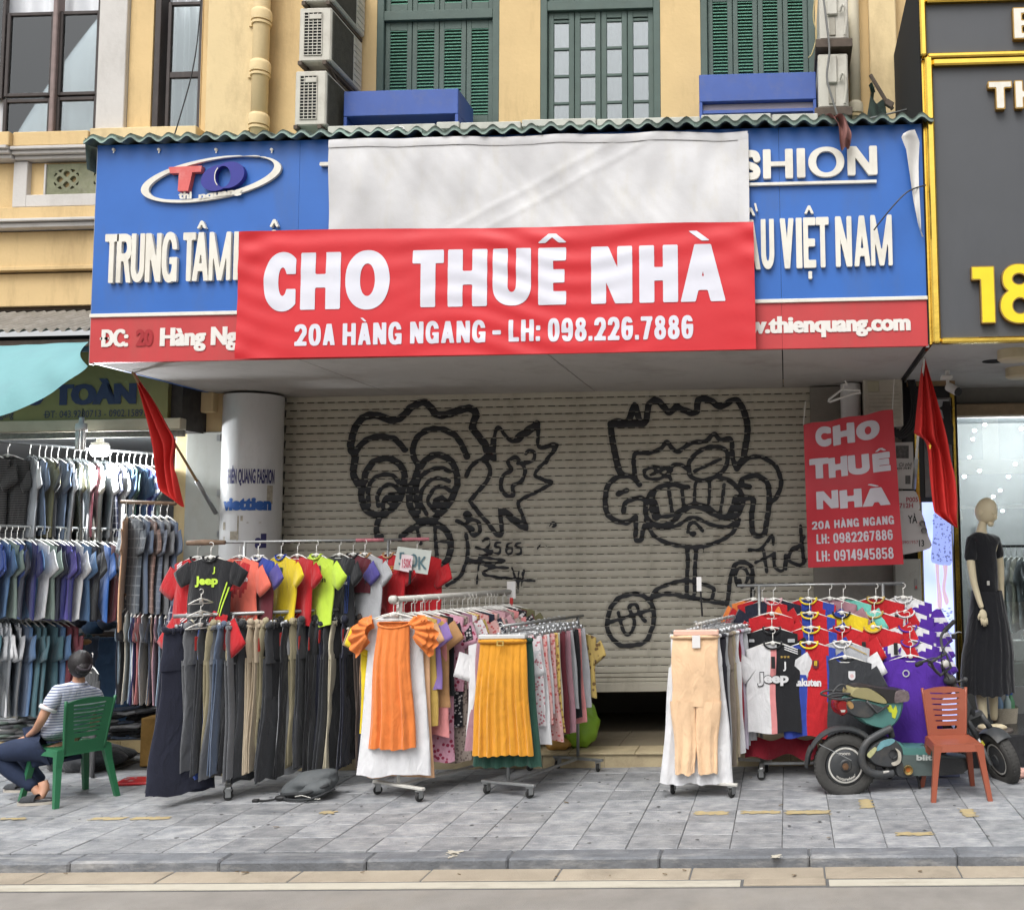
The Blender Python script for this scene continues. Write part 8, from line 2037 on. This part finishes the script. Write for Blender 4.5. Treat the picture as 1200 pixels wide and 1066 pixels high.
jj = [(hipc.x+.0, 8.43, .52, (.195, .175)), (*P(54, 877, 8.33), .112), (*P(22, 878, 8.30), .098), (*P(-6, 882, 8.30), .084), (*P(14, 903, 8.32), .070), (*P(34, 918, 8.34), .056), (*P(42, 924, 8.34), .046),
      (*P(54, 877, 8.54), .095), (*P(28, 883, 8.62), .078), (*P(36, 903, 8.68), .062), (*P(50, 917, 8.72), .050)]
skin_body('jeans', jj, [(0, 1), (1, 2), (2, 3), (3, 4), (4, 5), (5, 6), (0, 7), (7, 8), (8, 9), (9, 10)], M_JEAN, pr, 2)
# hand resting on the thigh, fingers apart
hw_ = P(31, 863.5, 8.38)
dirf = (P(18, 868, 8.36)-hw_).normalized(); side = dirf.cross(Vector((0, 0, 1))).normalized()
m = MB(); m.ell(hw_+dirf*.035, .045, .036, .016, 14, 8, Matrix((dirf, side, dirf.cross(side))).transposed())
for k in range(4):
    o_ = (k-1.5)*.019; l = (.062, .072, .068, .052)[k]; s0 = hw_+dirf*.065+side*o_
    m.tube([s0, s0+dirf*l*.5+side*o_*.15+Vector((0, 0, .006)), s0+dirf*l*.8+side*o_*.2, s0+dirf*l+side*o_*.25-Vector((0, 0, .010))], [.0095, .009, .008, .006], 8)
s0 = hw_+dirf*.02-side*.03; m.tube([s0, s0+dirf*.03-side*.022, s0+dirf*.055-side*.028], [.011, .010, .007], 8)
m.build('hand', M_SKIN, pr, smooth=True)
# bare foot hanging on its toes over the sandal, far foot in its shoe
m = MB(); heel = P(50, 918, 8.34)
ft_ = P(46, 937, 8.30)
m.tube([P(50, 915, 8.35), P(52, 922, 8.35), P(50, 929, 8.33), P(46, 936, 8.30), P(41, 939.5, 8.27)], [.036, .040, .036, .032, .020], 12, ry=.8)
for k in range(5): c = P(40.5+k*1.6, 939.5+k*.1, 8.25+.012*k); m.ell(c, .012, .018, .009, 8, 5)
m.build('foot', M_SKIN, pr, smooth=True)
def sandal(px, py, lx, ang, label):
    c = GP(px, py); t = thing('sandal', label, 'sandal', (c.x, c.y, 0), None, ang)
    F = sub(elli(0, 0, .135, .050, 2.6), elli(0, 9, 1, 1)); m = MB()
    def sole(z0, z1, s_): 
        n = 26; v = []
        for z in (z0, z1):
            for k in range(n):
                a_ = 2*math.pi*k/n; v.append((.138*s_*math.cos(a_), (.050-.008*math.cos(a_*1.0))*s_*math.sin(a_), z))
        return v, [tuple(reversed(range(n))), tuple(range(n, 2*n))]+[(k, (k+1) % n, n+(k+1) % n, n+k) for k in range(n)]
    v, f_ = sole(0, .022, 1.0); m.add(v, f_); m.build('sole', mat('pale_sole', (196, 188, 176), .7, .08), t, local=True)
    m = MB(); v, f_ = sole(.022, .032, .95); m.add(v, f_)
    m.grid(lambda u, w: (-.10+.11*w, .054*math.cos(math.pi*u), .03+.050*math.sin(math.pi*u)*(1-.35*(1-w))), 12, 4)
    m.build('upper', CC('charcoal'), t, smooth=True, local=True); return t
sandal(42, 942, .26, R_(8), 'dark sandal with a pale sole under the bare foot of the seated person')
sandal(22, 927, .26, R_(-6), 'dark sandal with a pale sole behind the front leg of the green chair')
# ============================================================ ELECTRIC SCOOTER
def SP(u, v, w=0.0):
    """point of the scooter: (u,v) measured on its side view, w = metres to its far side"""
    px, py = 940+u/4.615, 720+v/4.615
    Y = 8.36+(u-230)*.00046+w
    p0 = P(px, py, Y-w); return Vector((p0.x-w*.32, p0.y+w, p0.z))
M_SDK = mat('scooter_dark_frame', (66, 68, 70), .5, .1, 8, .1, 60, dirt=((120, 112, 100), .45, 6, (1, 1, 1)))
M_STL = mat('scooter_teal_paint', (88, 138, 132), .35, .06, 5, dirt=((70, 90, 86), .5, 5, (1, 1, 1)))
M_SEAT = mat('black_vinyl', (48, 46, 46), .45, .1, 8, .15, 60); M_SOLV = mat('olive_vinyl', (160, 152, 110), .5, .06, 6)
M_TYRE = mat('dusty_tyre', (70, 69, 67), .9, .12, 10, .5, 60)
scp = SP(500, 975)
sc = thing('electric_scooter', 'teal and dark grey electric scooter parked behind the reddish-brown plastic chair', 'scooter', (scp.x, 8.5, 0))
def wheel(c, ax, R, nm='wheel', hub=True):
    ax = Vector(ax).normalized(); q = ax.to_track_quat('Z', 'Y').to_matrix()
    prof = [(R*.66, -.042), (R*.80, -.052), (R*.93, -.046), (R*.985, -.026), (R, 0), (R*.985, .026), (R*.93, .046), (R*.80, .052), (R*.66, .042), (R*.62, .0), (R*.66, -.042)]
    m = MB(); m.lathe(prof, c, 56, q)
    w = m.build('wheel', M_TYRE, sc, smooth=True)
    tr_ = MB()
    for k in range(44):
        a_ = 2*math.pi*k/44
        for s_ in (-1, 1):
            u = Vector((math.cos(a_), math.sin(a_), 0)); tt = Vector((-math.sin(a_), math.cos(a_), 0))
            Mx = Matrix((tt, Vector((0, 0, 1)), u)).transposed()
            tr_.obox(c+q @ (u*(R*.985)+Vector((0, 0, s_*.02))), (.014, .026, .008), q @ Mx)
    tr_.build('tread', M_TYRE, w, kind='stuff')
    MB().lathe([(0, -.046), (R*.16, -.050), (R*.20, -.040), (R*.42, -.036), (R*.46, -.028), (R*.62, -.022), (R*.62, .022), (R*.46, .028), (R*.2, .04), (0, .045)], c, 40, q).build('hub_disc', M_SDK, w, angle=35)
    MB().lathe([(R*.50, -.030), (R*.545, -.034), (R*.56, -.030), (R*.50, -.026)], c, 48, q).build('rim_ring', M_WPST, w, smooth=True)
    return w, q
wc = SP(232, 810)
w1_, q1 = wheel(wc, (-.10, 1, 0), .252)
txm = MB(); text(txm, 'mom', wc.x-.05, wc.x+.04, wc.z+.085, .026, wc.y-.052, .02); text(txm, 'motorwheel', wc.x-.07, wc.x+.075, wc.z-.115, .026, wc.y-.052, .02, fn=lambda x, y, z: (x, y, z+.9*(x-wc.x)**2*6))
txm.build('hub_lettering', M_WPST, w1_, kind='stuff')
MB().tube([wc+Vector((0, -.09, 0)), wc+Vector((0, .09, 0))], .014, 8).tube([wc+Vector((0, -.085, 0)), wc+Vector((0, -.055, 0))], .026, 6).build('axle_nut', mat('rusty_steel', (120, 92, 70), .6, .2, 20, metal=.5), sc, angle=40)
# rear mudguard
def arc_guard(c, R, a0, a1, wd, nm='mudguard', q=None):
    m = MB(); q = q if q is not None else Matrix.Identity(3)
    def fn(u, v):
        a_ = R_(a0+(a1-a0)*u); cr_ = math.cos((v-.5)*math.pi*.9); r_ = R-.028+.028*cr_
        return c+q @ Vector((r_*math.cos(a_), (v-.5)*wd, r_*math.sin(a_)))
    m.grid(fn, 30, 8); m.grid(lambda u, v: fn(u, v)*1.0+ (c-fn(u, v)).normalized()*.006, 30, 8, flip=True); return m.build(nm, M_SDK, sc, smooth=True)
arc_guard(wc+Vector((-.01, 0, .01)), .300, 178, 48, .15)
arc_guard(wc+Vector((-.012, 0, .0)), .312, 182, 150, .17)
MB().tube([SP(75, 690, -.07), SP(245, 775, -.08)], .004, 6).build('stay_rod', M_STEEL, sc)
# swing tube
st_ = smooth_pts([tuple(SP(a, b, -.10)) for a, b in ((455, 600), (385, 635), (325, 675), (297, 735), (305, 800), (345, 838), (400, 846), (465, 842))], 6)
MB().tube(st_, .030, 14).build('swing_tube', M_SDK, sc, smooth=True)
MB().tube(smooth_pts([tuple(SP(a, b, -.06)) for a, b in ((330, 470), (390, 520), (430, 545), (455, 600), (470, 655))], 6), .026, 12).build('frame_tube', M_SDK, sc, smooth=True)
MB().tube([SP(460, 832, -.10), SP(405, 833, -.125)], .010, 8).build('tube_label', M_WPST, sc)
# side cover (oval) with peeling paint
def plate(pts, w0, w1, mt, nm, sm=True, closed=True, bev=0):
    pp_ = smooth_pts(pts, 4, True) if sm else pts
    n = len(pp_); m = MB()
    vs = [SP(a, b, w0) for a, b in pp_]+[SP(a, b, w1) for a, b in pp_]
    cxm = sum(a for a, b in pp_)/n; cym = sum(b for a, b in pp_)/n
    if bev: vs = [SP(cxm+(a-cxm)*(1-bev), cym+(b-cym)*(1-bev), w0) for a, b in pp_]+[SP(a, b, w0+.02) for a, b in pp_]+[SP(a, b, w1-.02) for a, b in pp_]+[SP(cxm+(a-cxm)*(1-bev), cym+(b-cym)*(1-bev), w1) for a, b in pp_]
    L_ = len(vs)//n; fs = [tuple(range(n)), tuple(range(L_*n-1, (L_-1)*n-1, -1))]
    for l in range(L_-1): fs += [(l*n+i, l*n+(i+1) % n, (l+1)*n+(i+1) % n, (l+1)*n+i) for i in range(n)]
    m.add(vs, fs); return m.build(nm, mt, sc, angle=40)
plate([(318, 740), (350, 690), (410, 658), (470, 662), (515, 710), (512, 770), (470, 808), (410, 810), (350, 790)], -.115, .06, M_SDK, 'motor_cover', bev=.12)
plate([(400, 668), (450, 655), (470, 668), (440, 690), (410, 700), (395, 712), (370, 720), (380, 690)], -.118, -.114, mat('peeling_teal', (112, 160, 168), .6, .2, 20), 'paint_patch')
plate([(470, 705), (500, 730), (498, 780), (465, 800), (450, 785), (480, 770), (484, 735)], -.1185, -.114, mat('bare_pale_patch', (196, 190, 176), .7, .15, 20), 'paint_patch')
plate([(322, 735), (360, 700), (370, 715), (340, 755), (325, 752)], -.1185, -.114, mat('yellowed_patch', (190, 190, 140), .7, .2, 20), 'paint_patch')
c = SP(458, 735, -.12); MB().lathe([(0, -.012), (.028, -.012), (.034, -.002), (.034, .01)], c, 24, Matrix.Rotation(R_(90), 3, 'X')).build('cover_cap', M_SDK, sc, angle=40)
c = SP(537, 820, -.125); MB().lathe([(.018, -.012), (.030, -.016), (.036, -.006), (.036, .02)], c, 28, Matrix.Rotation(R_(90), 3, 'X')).build('brass_ring', mat('dull_brass', (196, 170, 110), .4, .15, 15, metal=.5), sc, smooth=True)
MB().lathe([(0, -.004), (.018, -.004)], c, 20, Matrix.Rotation(R_(90), 3, 'X')).build('ring_core', mat('orange_core', (190, 110, 44), .5, .2, 30), sc)
plate([(480, 800), (520, 775), (570, 785), (585, 830), (560, 866), (500, 862), (478, 840)], -.105, .05, M_SDK, 'pivot_block', bev=.1)
# body shell, seat, tail
plate([(232, 452), (300, 440), (400, 468), (520, 458), (516, 530), (490, 575), (455, 605), (400, 606), (330, 585), (290, 555), (235, 520)], -.085, .085, M_STL, 'body_shell', bev=.10)
plate([(225, 460), (300, 455), (385, 480), (430, 500), (380, 520), (350, 545), (300, 550), (235, 530), (215, 495)], -.10, .09, M_SDK, 'tail_shell', bev=.15)
plate([(178, 462), (200, 455), (228, 465), (238, 495), (222, 528), (195, 538), (172, 500)], -.085, .085, mat('dark_red_lens', (142, 34, 36), .2, .08, 6), 'tail_light', bev=.2)
plate([(186, 505), (212, 505), (208, 517), (190, 517)], -.089, -.084, M_WPST, 'reflector', False)
plate([(218, 468), (236, 458), (252, 470), (255, 492), (240, 502), (228, 495)], -.105, -.08, mat('tan_lens', (176, 140, 92), .3, .1), 'indicator', bev=.2)
plate([(238, 415), (255, 390), (300, 382), (350, 392), (420, 440), (440, 472), (400, 470), (330, 452), (270, 440), (240, 432)], -.10, .10, M_SOLV, 'seat_side', bev=.10)
plate([(262, 388), (320, 374), (420, 390), (540, 402), (553, 425), (548, 455), (480, 470), (440, 470), (410, 430), (340, 394)], -.095, .105, M_SEAT, 'seat', bev=.10)
plate([(480, 402), (540, 404), (554, 425), (548, 458), (500, 466), (470, 466)], -.102, .11, mat('torn_tape_wrap', (120, 108, 108), .35, .35, 30, .6, 50), 'seat_wrap', bev=.10)
for w_ in (-.08, .08):
    MB().tube(smooth_pts([tuple(SP(a, b, w_)) for a, b in ((260, 440), (190, 450), (128, 440), (125, 428), (160, 417), (240, 420))], 5), .009, 8).build('grab_rail', M_SDK, sc, smooth=True)
MB().tube(smooth_pts([tuple(SP(a, b, 0)) for a, b in ((165, 420), (195, 385), (225, 378), (235, 400))], 5), .009, 8).build('grab_rail', M_SDK, sc, smooth=True)
MB().tube([SP(320, 455, -.105), SP(375, 518, -.108), SP(438, 478, -.105)], .010, 8).build('seat_bracket', M_SDK, sc, smooth=True)
plate([(430, 482), (455, 478), (468, 505), (482, 480), (490, 512), (478, 552), (462, 545), (460, 520), (445, 515)], -.0885, -.084, mat('yellow_green_graphic', (206, 214, 60), .5, .1), 'sticker', False)
# footboard and battery box
plate([(478, 672), (500, 676), (530, 706), (690, 708), (700, 742), (540, 748), (500, 740), (478, 710)], -.10, .12, M_STL, 'footboard', False, bev=.04)
plate([(490, 742), (700, 742), (890, 762), (888, 800), (830, 848), (700, 858), (570, 858), (510, 820)], -.105, .12, mat('battery_box', (92, 104, 102), .55, .12, 8, dirt=((60, 64, 64), .5, 6, (1, 1, 1))), 'battery_box', False, bev=.05)
plate([(690, 758), (892, 764), (888, 800), (830, 846), (700, 856)], -.112, .125, M_SDK, 'lower_fairing', False, bev=.04)
m = MB(); p0 = SP(585, 772, -.110); p1 = SP(668, 772, -.110); text(m, 'blit', p0.x, p1.x, p0.z, .045, p0.y-.002, .04); m.build('lettering', mat('worn_white_decal', (176, 182, 178), .6, .2, 30), sc, kind='stuff')
m = MB(); m.tube([SP(600, 858, -.06), SP(612, 885, -.06), SP(625, 868, -.06)], .012, 7).tube([SP(612, 880, -.06), (SP(618, 928, -.06))], .011, 7); m.build('kickstand', M_BLK, sc)
# neck, fork, front wheel turned towards the street
neck_t = SP(800, 355); neck_b = SP(930, 545, .02)
MB().tube([SP(640, 740), SP(760, 720), SP(850, 640), SP(885, 500), SP(850, 400)], [.05, .05, .05, .045, .04], 12).build('down_tube', M_SDK, sc, smooth=True)
MB().tube([SP(765, 300), neck_t, SP(880, 460, .01), neck_b], [.02, .026, .028, .030], 12).build('steering_column', M_SDK, sc, smooth=True)
m = MB(); m.ell(SP(798, 352), .055, .05, .045, 14, 8); m.build('column_head', M_SDK, sc, smooth=True)
fw = P(1171.5, 888, 8.74); fax = Vector((.90, .36, .26))
w2, q2 = wheel(fw, fax, .232)
fd_ = fax.normalized()
for s_ in (-1, 1):
    o_ = fd_*(.085*s_)
    a_ = neck_b+o_*.8; b_ = fw+o_
    MB().tube([a_, a_.lerp(b_, .45)], .024, 10).build('fork_tube', M_SDK, sc, smooth=True)
    MB().tube([a_.lerp(b_, .42), b_+Vector((0, 0, -.02))], .016, 10).build('fork_leg', M_STEEL, sc, smooth=True)
    MB().tube([a_.lerp(b_, .55), a_.lerp(b_, .64)], .026, 10).build('fork_sleeve', mat('yellow_black_band', (196, 184, 60), .5, .3, 30), sc)
MB().beam(neck_b+fd_*.075, neck_b-fd_*.075, .05, .04).build('fork_yoke', M_SDK, sc)
mq = (Vector((fd_.y, -fd_.x, 0)).normalized()); qq = Matrix((mq, fd_, mq.cross(fd_))).transposed()
if (qq @ Vector((0, 0, 1))).z < 0: qq = Matrix((-mq, fd_, (-mq).cross(fd_))).transposed()
arc_guard(fw, .262, 50, 165, .14, 'front_mudguard', qq)
# handlebar: hexagonal frame, bars, grips, levers
hb = MB(); fr_ = [(678, 262), (772, 208), (798, 282), (742, 325)]
hb.tube([SP(a, b, -.02) for a, b in fr_+fr_[:1]], .014, 8)
hb.tube(smooth_pts([tuple(SP(a, b, w)) for a, b, w in ((742, 325, -.02), (700, 296, -.06), (650, 244, -.14), (600, 236, -.2), (550, 248, -.26))], 6), .012, 9)
hb.tube(smooth_pts([tuple(SP(a, b, w)) for a, b, w in ((772, 208, 0.0), (770, 165, .05), (790, 120, .12), (825, 95, .17), (850, 78, .2))], 6), .012, 9)
hb.tube([SP(765, 300), SP(750, 270, -.02)], .016, 8); hb.build('handlebar', M_SDK, sc, smooth=True)
MB().tube([SP(822, 98, .17), SP(896, 48, .24)], .019, 12).build('grip', M_RUB, sc, smooth=True)
MB().tube([SP(575, 242, -.23), SP(540, 250, -.27)], .019, 12).build('grip', M_RUB, sc, smooth=True)
MB().tube(smooth_pts([tuple(SP(a, b, .12)) for a, b in ((815, 115), (850, 112), (885, 100), (900, 104))], 4), .005, 6).build('brake_lever', M_STEEL, sc, smooth=True)
MB().tube(smooth_pts([tuple(SP(a, b, -.2)) for a, b in ((600, 235), (640, 220), (690, 222), (710, 232))], 4), .005, 6).build('brake_lever', M_SDK, sc, smooth=True)
MB().ell(SP(762, 262, -.04), .032, .03, .035, 12, 8).build('headlight', M_WPST, sc, smooth=True)
MB().ell(SP(872, 348, -.03), .022, .022, .022, 12, 8).tube([SP(820, 370, 0), SP(872, 348, -.03)], .008, 6).build('side_knob', M_SDK, sc, smooth=True)
MB().box(SP(820, 110).x-.02, SP(820, 110).x+.02, 8.6, 8.64, SP(810, 118).z-.02, SP(810, 118).z+.02, .004).build('switch_block', M_BLK, sc)
MB().tube(smooth_pts([tuple(SP(a, b, -.05)) for a, b in ((790, 130), (740, 200), (745, 280), (780, 345))], 5), .005, 6).build('brake_cable', M_BLK, sc, smooth=True)

# ============================================================ MANNEQUIN
YM = 9.45
M_MAN = mat('mannequin_cream', (226, 212, 178), .38, .03, 4)
mq_ = thing('mannequin', 'cream mannequin in a black tee and long black pleated dress beside the right shop door', 'mannequin', P(1160, 852, YM))
Jm = lambda px, py, dy, r_: (*P(px, py, YM+dy), r_)
mj = [Jm(1158, 735, 0, .11), Jm(1157, 700, 0, .095), Jm(1155, 668, 0, .105), Jm(1152, 640, 0, .10), Jm(1149, 627, 0, .06), Jm(1151, 616, -.01, .040), Jm(1153, 606, -.02, .042),
      Jm(1139, 633, -.04, .050), Jm(1137, 655, -.08, .042), Jm(1141, 682, -.12, .034), Jm(1148, 705, -.16, .026), Jm(1151, 713, -.18, .022),
      Jm(1166, 633, .06, .050), Jm(1172, 660, .10, .040), Jm(1173, 690, .10, .032), Jm(1174, 712, .06, .024),
      Jm(1152, 770, -.03, .090), Jm(1149, 800, -.04, .060), Jm(1150, 825, -.04, .050), Jm(1154, 845, -.04, .034), 
      Jm(1165, 770, .06, .088), Jm(1163, 800, .08, .058), Jm(1164, 825, .10, .046), Jm(1165, 845, .10, .034)]
me_ = [(0, 1), (1, 2), (2, 3), (3, 4), (4, 5), (5, 6), (3, 7), (7, 8), (8, 9), (9, 10), (10, 11), (3, 12), (12, 13), (13, 14), (14, 15), (0, 16), (16, 17), (17, 18), (18, 19), (0, 20), (20, 21), (21, 22), (22, 23)]
skin_body('figure', mj, me_, M_MAN, mq_)
hc = P(1155.5, 599, YM-.02); Mh = Matrix.Rotation(R_(52), 3, 'Z') @ Matrix.Rotation(R_(18), 3, 'X')
m = MB(); m.ell(hc, .082, .105, .128, 26, 18, Mh, 0, lambda v: 1-.10*(1 if v.z < -.05 else 0)*min(1, (-.05-v.z)*12))
m.ell(hc+Mh @ Vector((0, -.100, -.025)), .014, .024, .030, 10, 7, Mh); m.ell(hc+Mh @ Vector((0, -.075, -.095)), .035, .030, .028, 12, 8, Mh)
m.ell(hc+Mh @ Vector((0, -.092, -.065)), .026, .010, .008, 10, 6, Mh); m.ell(hc+Mh @ Vector((-.080, .01, -.02)), .010, .020, .030, 8, 6, Mh)
for s_ in (-1, 1): m.ell(hc+Mh @ Vector((s_*.034, -.088, .008)), .020, .012, .010, 10, 6, Mh)
m.build('head', M_MAN, mq_, smooth=True)
# hand with separate fingers
hp = P(1151.5, 716, YM-.18); dn = (P(1154, 732, YM-.19)-hp).normalized(); sd_ = Vector((1, .2, .0)).normalized()
m = MB(); m.ell(hp+dn*.03, .036, .020, .050, 14, 9, Matrix((sd_, sd_.cross(dn), -dn)).transposed())
for k in range(4):
    o_ = (k-1.5)*.017; l = (.060, .075, .072, .058)[k]; s0 = hp+dn*.06+sd_*o_
    m.tube([s0, s0+dn*l*.5+Vector((0, -.006, 0)), s0+dn*l], [.0095, .0088, .006], 8)
s0 = hp+dn*.02-sd_*.03; m.tube([s0, s0+dn*.03-sd_*.018, s0+dn*.055-sd_*.016], [.011, .009, .007], 8)
m.build('hand', M_MAN, mq_, smooth=True)
M_BDR = cloth('black dress', (26, 27, 32))
tj = [Jm(1157, 700, 0, (.115, .10)), Jm(1155, 668, 0, (.135, .12)), Jm(1152, 645, 0, (.145, .12)), Jm(1150, 630, 0, .085), Jm(1150, 622, 0, .058), Jm(1140, 634, -.04, .068), Jm(1137.5, 650, -.07, .064), Jm(1137, 659, -.085, .058), Jm(1165, 634, .06, .066), Jm(1171, 655, .09, .060)]
skin_body('black_top', tj, [(0, 1), (1, 2), (2, 3), (3, 4), (3, 5), (5, 6), (6, 7), (3, 8), (8, 9)], M_BDR, mq_)
wa = P(1157, 692, YM); hm_ = P(1158, 812, YM)
bd = Body(lambda q: .135+.075*min(1, q*1.6)+.035*q, 0, (wa.z-hm_.z), .17, None, (13, .010), 5, 110, 16, .012, lambda q: (hm_.x-wa.x)*q, .12)
mb = MB(); bd.add(mb); mb.v = [(x+wa.x, y*1.0+YM, z+wa.z) for x, y, z in mb.v]; mb.build('pleated_skirt', M_BDR, mq_, smooth=True)
p = P(1158, 683, YM-.13); MB().box(p.x-.012, p.x+.012, p.y-.01, p.y, p.z-.02, p.z+.02, .003).build('buckle', M_WPST, mq_)
c = P(1165, 862, YM); MB().lathe([(0, .0), (.17, .0), (.17, .012), (0, .016)], (c.x, YM, FLZ), 30).build('base_disc', mat('brown_disc', (110, 100, 94), .5, .1), mq_, angle=40)
for px in (1152, 1165):
    c = P(px, 850, YM-.02); m = MB(); m.ell((c.x+.03, YM-.03, FLZ+.035), .085, .034, .030, 14, 8, Matrix.Rotation(R_(-20), 3, 'Z')); m.build('foot', M_MAN, mq_, smooth=True)
# basket with bottles
bk_ = thing('basket', 'woven cream basket holding plastic bottles at the foot of the right shop window', 'basket', P(1180, 850, 9.75))
cb_ = P(1180, 862, 9.8); zt_ = P(1180, 829, 9.8).z
def bsk(u, v):
    a_ = u*2*math.pi; c_, s_ = math.cos(a_), math.sin(a_); x = math.copysign(abs(c_)**.5, c_)*(.10+.016*v); y = math.copysign(abs(s_)**.5, s_)*(.09+.014*v)
    k = .004*math.sin(u*2*math.pi*28)*math.sin(v*math.pi*14); return (cb_.x+x*(1+k*8), 9.86+y*(1+k*8), FLZ+(zt_-FLZ)*v)
MB().grid(bsk, 112, 28).build('woven_side', mat('woven_cream', (196, 186, 166), .7, .12, 40, .4, 80), bk_, smooth=True)
for i, (dx, cn) in enumerate(((-.05, 'blue_tint'), (.03, 'clear_tint'), (.07, 'green_tint'))):
    MB().lathe([(0, 0), (.034, 0), (.036, .03), (.036, .14), (.014, .19), (.014, .21), (0, .21)], (cb_.x+dx, 9.84+.03*i, zt_-.10), 14).build('bottle', mat(cn, ((120, 150, 180), (170, 190, 190), (90, 150, 110))[i], .2, .05), bk_, smooth=True)
    MB().lathe([(0, .205), (.017, .205), (.017, .235), (0, .235)], (cb_.x+dx, 9.84+.03*i, zt_-.10), 12).build('bottle_cap', mat('cap_blue', (40, 90, 170), .4), bk_)
# pink clog at the right edge, object under the deck
cl = GP(1190, 912)
t = thing('clog', 'pink rubber clog standing on the pavement at the right edge', 'shoe', (cl.x, cl.y, 0), None, R_(15))
m = MB(); m.ell((0, 0, .035), .125, .052, .036, 20, 10); m.ell((.045, 0, .052), .075, .050, .034, 18, 9); m.build('clog_shell', mat('pink_rubber', (226, 178, 164), .5, .05), t, smooth=True, local=True)
M_DOT = mat('clog_holes', (150, 104, 96), .6)
m = MB()
for a_ in range(-2, 3):
    for b_ in range(2): m.ell((.035+.03*b_, a_*.016-.004, .083-.004*abs(a_)), .004, .004, .003, 6, 4)
m.build('vent_holes', M_DOT, t, kind='stuff', local=True)
pt = thing('plastic_tray', 'small blue-grey plastic tray on the pavement under the scooter', 'tray', GP(1108, 912))
c = GP(1108, 908); MB().box(c.x-.11, c.x+.11, c.y-.08, c.y+.08, .0, .035, .006).build('tray_body', mat('blue_grey_tray', (130, 136, 170), .5, .06), pt)
# backpack on the ground
bp_c = GP(352, 938)
t = thing('backpack', 'grey crumpled backpack lying on the pavement in front of the trouser rack', 'backpack', (bp_c.x, bp_c.y+.12, 0))
M_BAG = mat('grey_nylon', (92, 96, 98), .7, .1, 8, .5, 30); M_BAGD = mat('dark_strap', (50, 52, 54), .75, .1, 10)
Mb = Matrix.Rotation(R_(-14), 3, 'Y')
m = MB(); m.ell((0.01, .03, .105), .23, .15, .098, 34, 18, Mb, 0, lambda v: 1+.07*math.sin(v.x*24+v.z*30)+.06*math.sin(v.x*13-v.y*22)+.035*math.sin(v.z*80+v.x*20)); m.build('bag_body', M_BAG, t, smooth=True, local=True)
m = MB(); m.ell((.09, -.06, .075), .15, .10, .070, 24, 12, Matrix.Rotation(R_(-22), 3, 'Y'), 0, lambda v: 1+.09*math.sin(v.x*40+v.z*35)); m.build('front_pocket', M_BAG, t, smooth=True, local=True)
m = MB()
m.tube(smooth_pts([(-.17, -.09, .04), (-.05, -.15, .06), (.08, -.165, .075), (.22, -.10, .12)], 6), .014, 8); m.tube(smooth_pts([(-.2, -.08, .02), (-.05, -.17, .02), (.12, -.18, .03), (.25, -.06, .08)], 6), .010, 8)
m.build('strap', M_BAGD, t, smooth=True, local=True)
m = MB(); m.tube(smooth_pts([(-.16, -.10, .02), (-.25, -.14, .012), (-.33, -.15, .012)], 5), .008, 7); m.box(-.37, -.32, -.17, -.13, 0, .025, .005); m.ell((-.16, -.12, .025), .05, .03, .022, 12, 7); m.build('buckle_strap', M_BLK, t, local=True)
m = MB(); m.tube(smooth_pts([(-.02, -.17, .045), (.03, -.178, .055), (.06, -.176, .05), (.14, -.175, .028), (.18, -.165, .025)], 5), .004, 5); m.build('zip_cord', M_WPST, t, local=True)
# clothes inside the right shop
aR = P(1168, 640, 11.6)
rt = thing('clothes_rail', 'rail of pale clothes seen through the right shop glass', 'clothes rail', (aR.x+.5, 11.6, aR.z))
MB().tube([(aR.x, 11.6, aR.z), (aR.x+1.2, 11.6, aR.z)], .014, 8).build('rail', M_BLK, rt, smooth=True)
for i, cn in enumerate(['black', 'sage', 'white', 'cream', 'lightgrey', 'grey', 'white', 'beige', 'sage', 'black', 'white']):
    tee_on('shirt', (aR.x+.04+.06*i, 11.6, aR.z), R_(60), cn, f'{cn} shirt, {ORD[i]} from the left on the rail behind the right shop glass', 'shirt', 'shirts behind the right shop glass', v=i % 5, W=.44, L=.72+.05*(i % 3), T=.02)
mt_ = thing('parked_motorbike', 'dark motorbike shape standing inside behind the right shop glass', 'motorbike', (2.6, 11.9, FLZ)) if False else None

# ============================================================ FAR SIDE OF THE STREET (behind the camera, mirrored in the glass)
MB().box(-22, 16, -14, -9.2, -.3, .06).build('far_pavement', M_GUT, kind='structure')
q = random.Random(12); x = -19.0
for i, (w, h, c) in enumerate(((6.5, 6.6, (214, 190, 140)), (5.0, 5.6, (190, 184, 172)), (6.0, 7.0, (206, 176, 120)), (5.5, 6.0, (180, 186, 190)), (7.0, 6.6, (216, 200, 168)))):
    t = thing('far_house', f'{["yellow", "grey", "ochre", "pale blue", "cream"][i]} house across the street behind the camera', 'building', (x+w/2, -11.5, 0), 'houses across the street')
    MB().box(x, x+w-.02, -12.5, -10.5, 0, h).build('wall', mat(f'far_wall_{c[0]}_{c[2]}', c, .9, .08, 2), t)
    MB().box(x+.3, x+w-.3, -10.5, -10.46, .1, 2.9).build('shopfront', M_DARK, t)
    MB().box(x+.1, x+w-.1, -10.5, -9.6, 3.0, 3.9).build('sign_box', mat(f'far_sign_{i}', [(180, 50, 50), (60, 110, 170), (220, 210, 190), (60, 120, 90), (70, 70, 76)][i], .5), t)
    for zz in (4.4,):
        for k in range(3):
            xa = x+.5+k*(w-1)/3
            MB().box(xa, xa+(w-1)/3-.5, -10.5, -10.45, zz, zz+1.6).build('window', M_BRN, t)
    x += w
